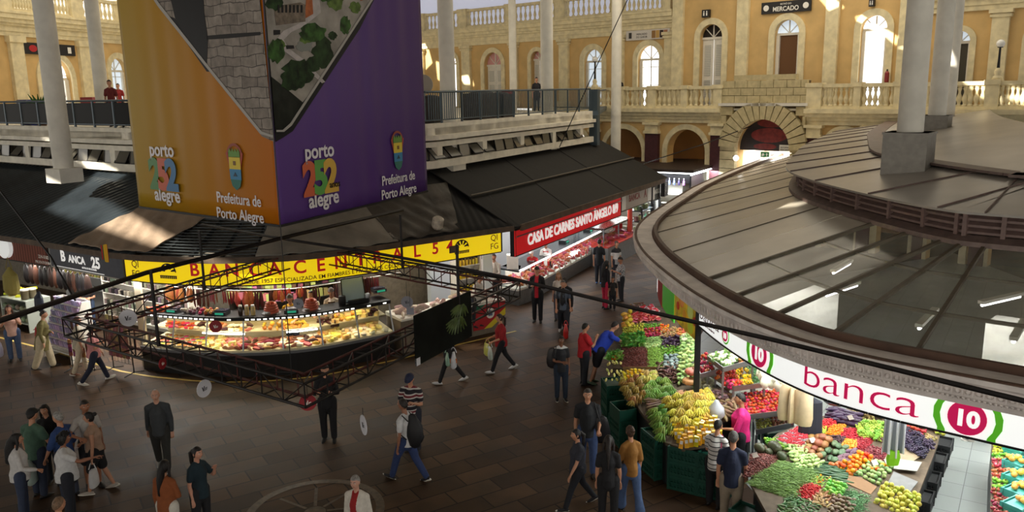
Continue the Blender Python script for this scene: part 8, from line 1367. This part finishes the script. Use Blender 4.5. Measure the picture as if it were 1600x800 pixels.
def backpack(label, P_, col, side=-.21, sc=1.):
    loc = P_['up']((0, side, .02)); t_ = thing('backpack', label, 'backpack', loc, P_['a']); mb = MB(); mb.tube([(0, 0, 0), (0, -.01, .1), (0, -.01, .32), (0, .02, .46)], [(.09*sc, .14*sc), (.11*sc, .17*sc), (.10*sc, .16*sc), (.05*sc, .09*sc)], 12, round_=True); mb.obj('pack_body', cm(col, .6), t_, smooth=True)
    mb = MB(); mb.tube([(0, -.1, .05), (0, -.125, .12), (0, -.1, .22)], [(.03, .1), (.035, .12), (.02, .1)], 10, round_=True); mb.obj('front_pocket', cm(col, .6), t_, smooth=True); mb = MB(); [mb.tube([(s*.1, .06, .42), (s*.11, .19, .52), (s*.12, .31, .36), (s*.12, .24, .12), (s*.12, .1, .04)], (.014), 6) for s in (-1, 1)]; mb.obj('strap', cm(tuple(int(c_*.8) for c_ in col), .6), t_)
def handbag(label, P_, v, col, strap=None, w=.26, h=.2):
    loc = P_['up'](v); t_ = thing('handbag', label, 'bag', loc, P_['a']); mb = MB(); mb.tube([(0, 0, 0), (0, 0, h*.4), (0, 0, h)], [(w*.5, .05), (w*.5, .055), (w*.4, .035)], 12, round_=True); mb.obj('bag_body', cm(col, .4), t_, smooth=True); mb = MB(); c_ = strap or col
    b = P_['up']((0, 0, 0)); lp_ = lambda q: Matrix.Rotation(-P_['a'], 3, 'Z')@(P_['up'](q)-loc)
    mb.tube([(0, w*.3, h), lp_((v[0]*.8, .14, .3)), lp_((-.09*(1 if v[0] > 0 else -1)*(-1 if w < .2 else -1.4), .03, .56)), lp_((v[0]*.8, -.15, .3)), (0, -w*.3, h)], .010, 6); mb.obj('strap', cm(c_, .5), t_)
NP = person
# ---- far left shoppers
a_ = NP('woman in a peach top and jeans raising a phone to her face at far left', 25, 563, 150, 1.66, arms=('face', 'face'), hair='long', hc=(70, 44, 30), top='tee', tc=(206, 164, 146), bc=(74, 92, 124), fem=True, build=1.12); carrybag('pale lavender plastic bag beside the woman in the peach top', a_['M']((.38, .05, .72)), .3, .38, (190, 186, 206), name='shopping_bag')
a_ = NP('person in a long olive jacket and cream trousers walking right', 72, 575, 75, 1.68, pose='stroll', arms=('fold', 'down'), top='coat', tc=(112, 104, 62), bot='wide', bc=(196, 182, 152), hc=(40, 30, 26), lean=8, shoe=(40, 34, 30), fem=True, hair='short'); handbag('small red bag on the back of the person in the olive jacket', a_, (-.16, -.16, .0), (170, 34, 36))
a_ = NP('woman in a pink top and dark jeans with white sneakers near the wire racks', 152, 597, 55, 1.62, pose='walk', arms=('fwd', 'strap'), hair='bun', hc=(30, 22, 20), top='tee', tc=(206, 140, 140), bc=(34, 40, 60), shoe=(226, 222, 216), fem=True); handbag('brown leather shoulder bag on the woman in the pink top', a_, (-.22, -.02, .0), (110, 58, 34), None, .32, .26)
NP('woman in cream trousers walking behind the woman in the pink top', 129, 583, 50, 1.62, pose='stroll', hair='tail', hc=(80, 44, 30), top='tee', tc=(190, 180, 160), bc=(206, 190, 164), shoe=(120, 80, 60), fem=True)
NP('stall worker in a black tee with folded arms at the BANCA 25 display', 133, 436, 160, 1.72, by='head', arms=('fold', 'fold'), top='tee', tc=(26, 28, 34), bc=(60, 76, 104))
# ---- group at lower left
a_ = NP('woman with very long black hair and white blouse at the lower left corner', 22, 681, 60, 1.62, by='head', hair='long', hc=(18, 15, 16), top='long', tc=(206, 204, 204), bc=(50, 60, 84), arms=('down', 'bagfront'), fem=True); carrybag('big translucent green-white bag held by the woman with long black hair', atz(44, 706, .98), .42, .50, (186, 204, 196), .2, .3, alpha=.8)
a_ = NP('man in a green tee and black cap seen from behind at lower left', 47, 643, 15, 1.74, by='head', top='tee', tc=(74, 104, 88), bc=(38, 46, 66), cap=(24, 24, 26), build=1.15, arms=('down', 'fwd'))
NP('woman in black with sunglasses pushed up on her hair, facing the camera', 70, 634, 170, 1.64, by='head', hair='long', hc=(20, 16, 16), top='long', tc=(24, 24, 28), glasses=.085, fem=True)
NP('grey-haired man in a blue shirt facing left in the lower left group', 92, 647, 285, 1.7, by='head', hc=(150, 148, 146), top='half', tc=(48, 74, 128), bc=(56, 62, 80), build=1.1, arms=('fwd', 'down'))
NP('woman with curly black hair and white tee pointing to the right', 96, 680, 60, 1.64, by='head', hair='curly', hc=(18, 16, 18), top='tee', tc=(204, 204, 206), bc=(34, 36, 46), arms=('down', 'point'), fem=True, build=1.15, skin=(150, 100, 76))
NP('tall man in a pale grey tee with his arm round a woman', 131, 628, 140, 1.78, by='head', top='tee', tc=(186, 182, 178), bc=(36, 36, 42), bot='shorts', arms=('down', 'hug'), skin=(160, 108, 80))
a_ = NP('woman in a tan top and black shorts carrying a white bag', 141, 645, 255, 1.64, by='head', hair='bun', hc=(24, 20, 20), top='tank', tc=(168, 138, 118), bot='shorts', bc=(24, 24, 28), arms=('carry', 'fold'), skin=(196, 144, 116), fem=True, shoe=(170, 160, 150), pose='stroll'); carrybag('white plastic bag hanging from the hand of the woman in black shorts', a_['hand'][0], .3, .36, (214, 214, 216))
NP('person with light brown hair at the bottom edge of the lower left group', 88, 783, 20, 1.64, by='head', hair='short', hc=(122, 96, 74), top='long', tc=(90, 80, 74))
NP('bald man with white hair fringe in a dark grey sweater and dark trousers', 256, 732, 165, 1.72, hair='bald', hc=(206, 204, 200), top='long', tc=(62, 66, 70), bc=(48, 48, 46), shoe=(150, 146, 140), build=1.12, arms=('down', 'back'), pose='stroll', skin=(206, 156, 132))
NP('woman with long black hair and rust-orange top seen from behind', 254, 724, 15, 1.62, by='head', hair='long', hc=(18, 14, 14), top='long', tc=(142, 78, 40), bc=(214, 210, 200), fem=True, build=1.1, arms=('down', 'fold'))
NP('woman with a ponytail and dark teal top looking right at the bottom', 305, 701, 115, 1.66, by='head', hair='tail', hc=(26, 20, 20), top='tee', tc=(24, 44, 54), bc=(30, 30, 34), fem=True, arms=('face', 'down'), skin=(206, 150, 126))
NP('security guard all in black standing behind the truss corner', 515, 688, 175, 1.76, arms=('phone', 'phone'), top='jacket', tc=(22, 22, 26), bc=(22, 22, 26), build=1.1, shoe=(22, 22, 24), head=(0, 20))
STRIPE = stripe_mat('shirt_stripes_red', [(.3, (30, 26, 36)), (.45, (206, 200, 196)), (.7, (110, 28, 40)), (.85, (206, 200, 196)), (1, (30, 26, 36))], .17)
NP('man in a red, white and navy striped shirt and navy cap looking down', 641, 586, 195, 1.72, by='head', top='tee', tmat=STRIPE, cap=(26, 34, 66), arms=('phone', 'phone'), head=(0, 30), bc=(40, 42, 54), build=1.15)
a_ = NP('man in a white tee and jeans striding with a large black backpack', 637, 750, 300, 1.72, pose='walk', top='tee', tc=(206, 206, 208), bc=(40, 56, 98), shoe=(30, 28, 32), arms=('down', 'fwd'), skin=(150, 104, 80)); backpack('large black backpack on the man in the white tee', a_, (26, 26, 30), sc=1.15)
NP('grey-haired woman in a white jacket over a red top at the bottom edge', 556, 745, 195, 1.62, by='head', hc=(146, 142, 138), top='jacket', tc=(210, 204, 194), tm2=(150, 30, 32), bc=(50, 50, 56), fem=True, skin=(206, 156, 136), build=1.1)
a_ = NP('woman in black walking left behind the banana picture board with bags', 704, 598, 265, 1.62, pose='walk', arms=('carry', 'carry'), hair='tail', hc=(30, 24, 22), top='long', tc=(24, 24, 26), bot='leggings', bc=(24, 24, 28), shoe=(220, 220, 222), fem=True); carrybag('white plastic bag with an orange print below the banana picture board', atz(708, 543, 1.02), .34, .42, (214, 216, 222), .16, 0., print_=(196, 110, 60)); carrybag('pale green plastic bag beside the white printed bag', atz(699, 543, 1.02), .26, .36, (150, 186, 166), .14, .2)
a_ = NP('woman with a ponytail, red top and black leggings walking left with bags', 784, 580, 255, 1.66, pose='walk', arms=('bagfront', 'bagfront'), hair='tail', hc=(44, 28, 22), top='half', tc=(150, 28, 34), bot='leggings', bc=(22, 22, 28), shoe=(222, 220, 220), fem=True); carrybag('thin yellow-green bag hanging from the hands of the woman in red', a_['hand'][1], .34, .34, (196, 196, 96), .12, .6); carrybag('white bag hanging from the hands of the woman in red', a_['hand'][0], .26, .34, (190, 200, 190), .12, .3)
# ---- right aisle
NP('tall man in a red shirt and black vest looking at his phone by the butcher', 840, 503, 190, 1.86, arms=('phone', 'phone'), head=(0, 25), top='jacket', tc=(24, 24, 26), tm2=(186, 30, 48), bc=(22, 24, 30))
NP('blond woman in a cream top behind the man with the black backpack', 873, 427, 190, 1.62, by='head', hair='long', hc=(150, 110, 70), top='tee', tc=(206, 196, 184), bc=(90, 90, 100), fem=True)
a_ = NP('man in black with a black backpack walking away beside the butcher', 883, 434, 200, 1.76, by='head', top='long', tc=(24, 24, 28), bc=(40, 44, 54), head=(150, 0), pose='stroll'); backpack('black backpack on the man in black beside the butcher', a_, (24, 24, 28), .2)
a_ = NP('man with short grey hair and slate tee carrying a red bag', 880, 520, 180, 1.7, hc=(90, 84, 80), top='tee', tc=(78, 86, 100), bc=(34, 36, 44), shoe=(200, 200, 204), arms=('carry', 'down'), pose='stroll', skin=(196, 140, 110)); carrybag('red folding trolley bag held by the man in the slate tee', atz(884, 501, .78), .26, .42, (190, 36, 34), .16)
NP('man in a black tee and bright blue shoes at the butcher counter', 936, 443, 20, 1.74, top='tee', tc=(26, 28, 34), bc=(30, 34, 44), shoe=(70, 120, 190))
NP('woman with long black hair, black top and crimson trousers', 946, 482, 60, 1.68, hair='long', hc=(18, 16, 16), top='long', tc=(26, 24, 28), bc=(180, 30, 64), bot='leggings', fem=True, shoe=(40, 40, 44))
NP('woman in a black, grey and white banded top facing the butcher', 963, 378, 160, 1.66, by='head', hair='bun', hc=(60, 40, 30), top='tee', tmat=stripe_mat('band_top', [(.35, (150, 150, 152)), (.7, (214, 212, 210)), (1, (40, 40, 44))], .75), bc=(50, 54, 66), fem=True)
NP('small child in black standing before the two women', 957, 484, 190, 1.16, top='tee', tc=(30, 28, 26), bc=(26, 26, 30), hc=(26, 20, 18), skin=(170, 116, 88))
NP('young person in a black and white patterned shirt looking at a phone', 970, 470, 250, 1.6, top='half', tmat=mat('patterned_cloth', S(40, 40, 46), .8, col2=S(206, 204, 204), nscale=26), bc=(28, 28, 34), arms=('phone', 'phone'), head=(0, 25), skin=(170, 116, 88))
NP('butcher in a red shirt leaning over the worktop by the white box', 834, 388, 200, 1.66, by='head', top='tee', tc=(180, 30, 34), cap=(224, 222, 218), arms=('work', 'work'), lean=24, apron=(214, 212, 208)); NP('butcher in white with a white cap working behind the counter', 853, 378, 190, 1.74, by='head', top='tee', tc=(216, 214, 210), cap=(226, 224, 220), arms=('work', 'work'), apron=(190, 40, 40), skin=(170, 116, 88)); NP('butcher in red with a white cap under the BANCA A sign', 966, 338, 220, 1.72, by='head', top='tee', tc=(196, 36, 38), cap=(226, 224, 220), arms=('work', 'work'))
# ---- deli vendors
NP('deli vendor in a yellow shirt and dark cap between the sausages', 453, 462, 185, 1.72, by='head', z0=.3, top='tee', tc=(216, 170, 30), cap=(60, 50, 40), arms=('work', 'work'), build=1.1); NP('deli vendor in white with a brown apron beside the tilted screen', 517, 452, 170, 1.72, by='head', z0=.3, top='half', tc=(206, 190, 178), apron=(74, 44, 32), cap=(50, 36, 30), arms=('work', 'work'), skin=(170, 120, 92)); NP('deli vendor in a pale shirt half hidden behind hanging sausages', 486, 456, 180, 1.68, by='head', z0=.3, top='tee', tc=(206, 196, 184), arms=('work', 'work')); NP('deli vendor in a white coat at the back of the right end of the deli', 772, 398, 200, 1.74, by='head', z0=.3, top='long', tc=(206, 202, 194), hc=(40, 32, 28), arms=('work', 'down')); NP('deli vendor in a white coat bending over the white shelves', 742, 428, 120, 1.7, by='head', z0=.3, top='long', tc=(200, 194, 184), hc=(90, 60, 40), arms=('work', 'work'), lean=15)
# ---- fruit stand customers
a_ = NP('woman in a white and black top with a dark shoulder bag', 877, 625, 175, 1.64, hair='bun', hc=(22, 18, 18), top='tee', tmat=stripe_mat('two_tone', [(.62, (34, 34, 40)), (.70, (34, 34, 40)), (1, (206, 204, 204))], 2.0), bc=(34, 44, 60), shoe=(30, 28, 32), fem=True, arms=('down', 'fold'), skin=(130, 86, 64)); handbag('dark leather shoulder bag of the woman in the white and black top', a_, (.22, -.02, .1), (36, 32, 34), None, .3, .28)
NP('man in a red tee raising his hand to his face by the corn stack', 913, 600, 70, 1.62, top='tee', tc=(186, 30, 40), bc=(34, 36, 44), arms=('down', 'face'), build=1.12, hc=(20, 16, 16)); NP('man in a bright blue tee and black shorts leaning over the produce', 936, 598, 72, 1.74, top='tee', tc=(34, 62, 176), bc=(26, 26, 32), bot='shorts', lean=38, arms=('reach', 'reach'), pose='lean', shoe=(96, 120, 96), hc=(22, 18, 18), build=1.1)
a_ = NP('man in a black tee and jeans walking towards the camera with a bag', 918, 737, 185, 1.76, top='tee', tc=(32, 34, 38), bc=(58, 76, 116), arms=('bagfront', 'down'), hc=(60, 54, 50), build=1.12, pose='stroll', shoe=(50, 40, 36)); handbag('black laptop bag at the side of the man in the black tee', a_, (-.26, .06, -.1), (26, 26, 30), None, .36, .28)
NP('girl with a ponytail in a dark tee and leggings walking left', 903, 792, 255, 1.56, pose='walk', arms=('fwd', 'back'), hair='tail', hc=(26, 22, 22), top='tee', tc=(50, 52, 62), bot='leggings', bc=(26, 28, 36), fem=True, shoe=(30, 28, 32)); NP('woman in black with long wavy dark hair and a head band, seen from behind', 951, 685, 8, 1.62, by='head', hair='long', hc=(34, 26, 24), top='tee', tc=(26, 26, 30), bc=(26, 26, 30), fem=True, arms=('down', 'down'), build=1.08)
NP('woman in a mustard top and flared jeans walking away', 986, 668, 345, 1.64, by='head', hair='bun', hc=(74, 52, 38), top='half', tc=(150, 104, 46), bc=(74, 96, 136), bot='flare', fem=True, arms=('fold', 'down'), pose='stroll')
NP('fruit seller in a bright pink polo shirt facing left', 1160, 618, 285, 1.74, by='head', top='half', tc=(226, 40, 128), bc=(28, 28, 34), arms=('work', 'work'), hc=(24, 20, 20), cap=None, skin=(186, 130, 98)); a_ = NP('woman in a white and black striped tee with a magenta strap', 1121, 660, 40, 1.64, by='head', hair='short', hc=(20, 18, 18), top='tee', tmat=stripe_mat('bw_stripes', [(.78, (212, 210, 206)), (1, (40, 38, 42))], .085), bc=(24, 24, 28), fem=True, build=1.12, arms=('fold', 'fold')); handbag('small dark bag on a magenta strap at the side of the striped woman', a_, (.2, .06, -.02), (60, 24, 40), (190, 30, 90), .18, .16)
a_ = NP('grey-haired man in a navy tee and beige trousers seen from behind', 1146, 679, 20, 1.72, by='head', hc=(84, 82, 80), top='tee', tc=(28, 36, 62), bc=(150, 136, 118), arms=('down', 'fwd'), build=1.1); mb = MB(); mb.prism([a_['upl']((.035*cos(2*pi*i/14)*(1 if sin(2*pi*i/14) < 0 else .6), -.135, .32+.06*sin(2*pi*i/14))) for i in range(14)], (0, -.012, 0)); mb.obj('shirt_print', cm((70, 120, 150)), a_['t'])
NP('person in dark trousers and grey sneakers in the pavilion aisle', 1527, 688, 100, 1.72, top='tee', tc=(60, 64, 70), bc=(40, 40, 46), shoe=(150, 144, 136), pose='stroll')
# ---- people on the mezzanine and terrace
for px, py, Y_, c_, lb in ((838, 119, 43, (34, 34, 40), 'person in dark clothes standing behind the barred mezzanine railing'), (968, 116, 46, (30, 26, 30), 'dark figure standing beside the column near the terrace window'), (172, 140, 31, (110, 40, 40), 'person in a maroon top behind the smoked railing at far left'), (184, 132, 40, (150, 40, 44), 'person in red near the far left arched window')):
    p = aty(px, py, Y_); q = atz(px, py, 7.6); a_ = NP(lb, px, py, 170, 1.68, top='tee', tc=c_, bc=(34, 34, 40)); a_['t'].location = (p.x, p.y, 6.48)
bpy.data.scenes.remove(TMP)
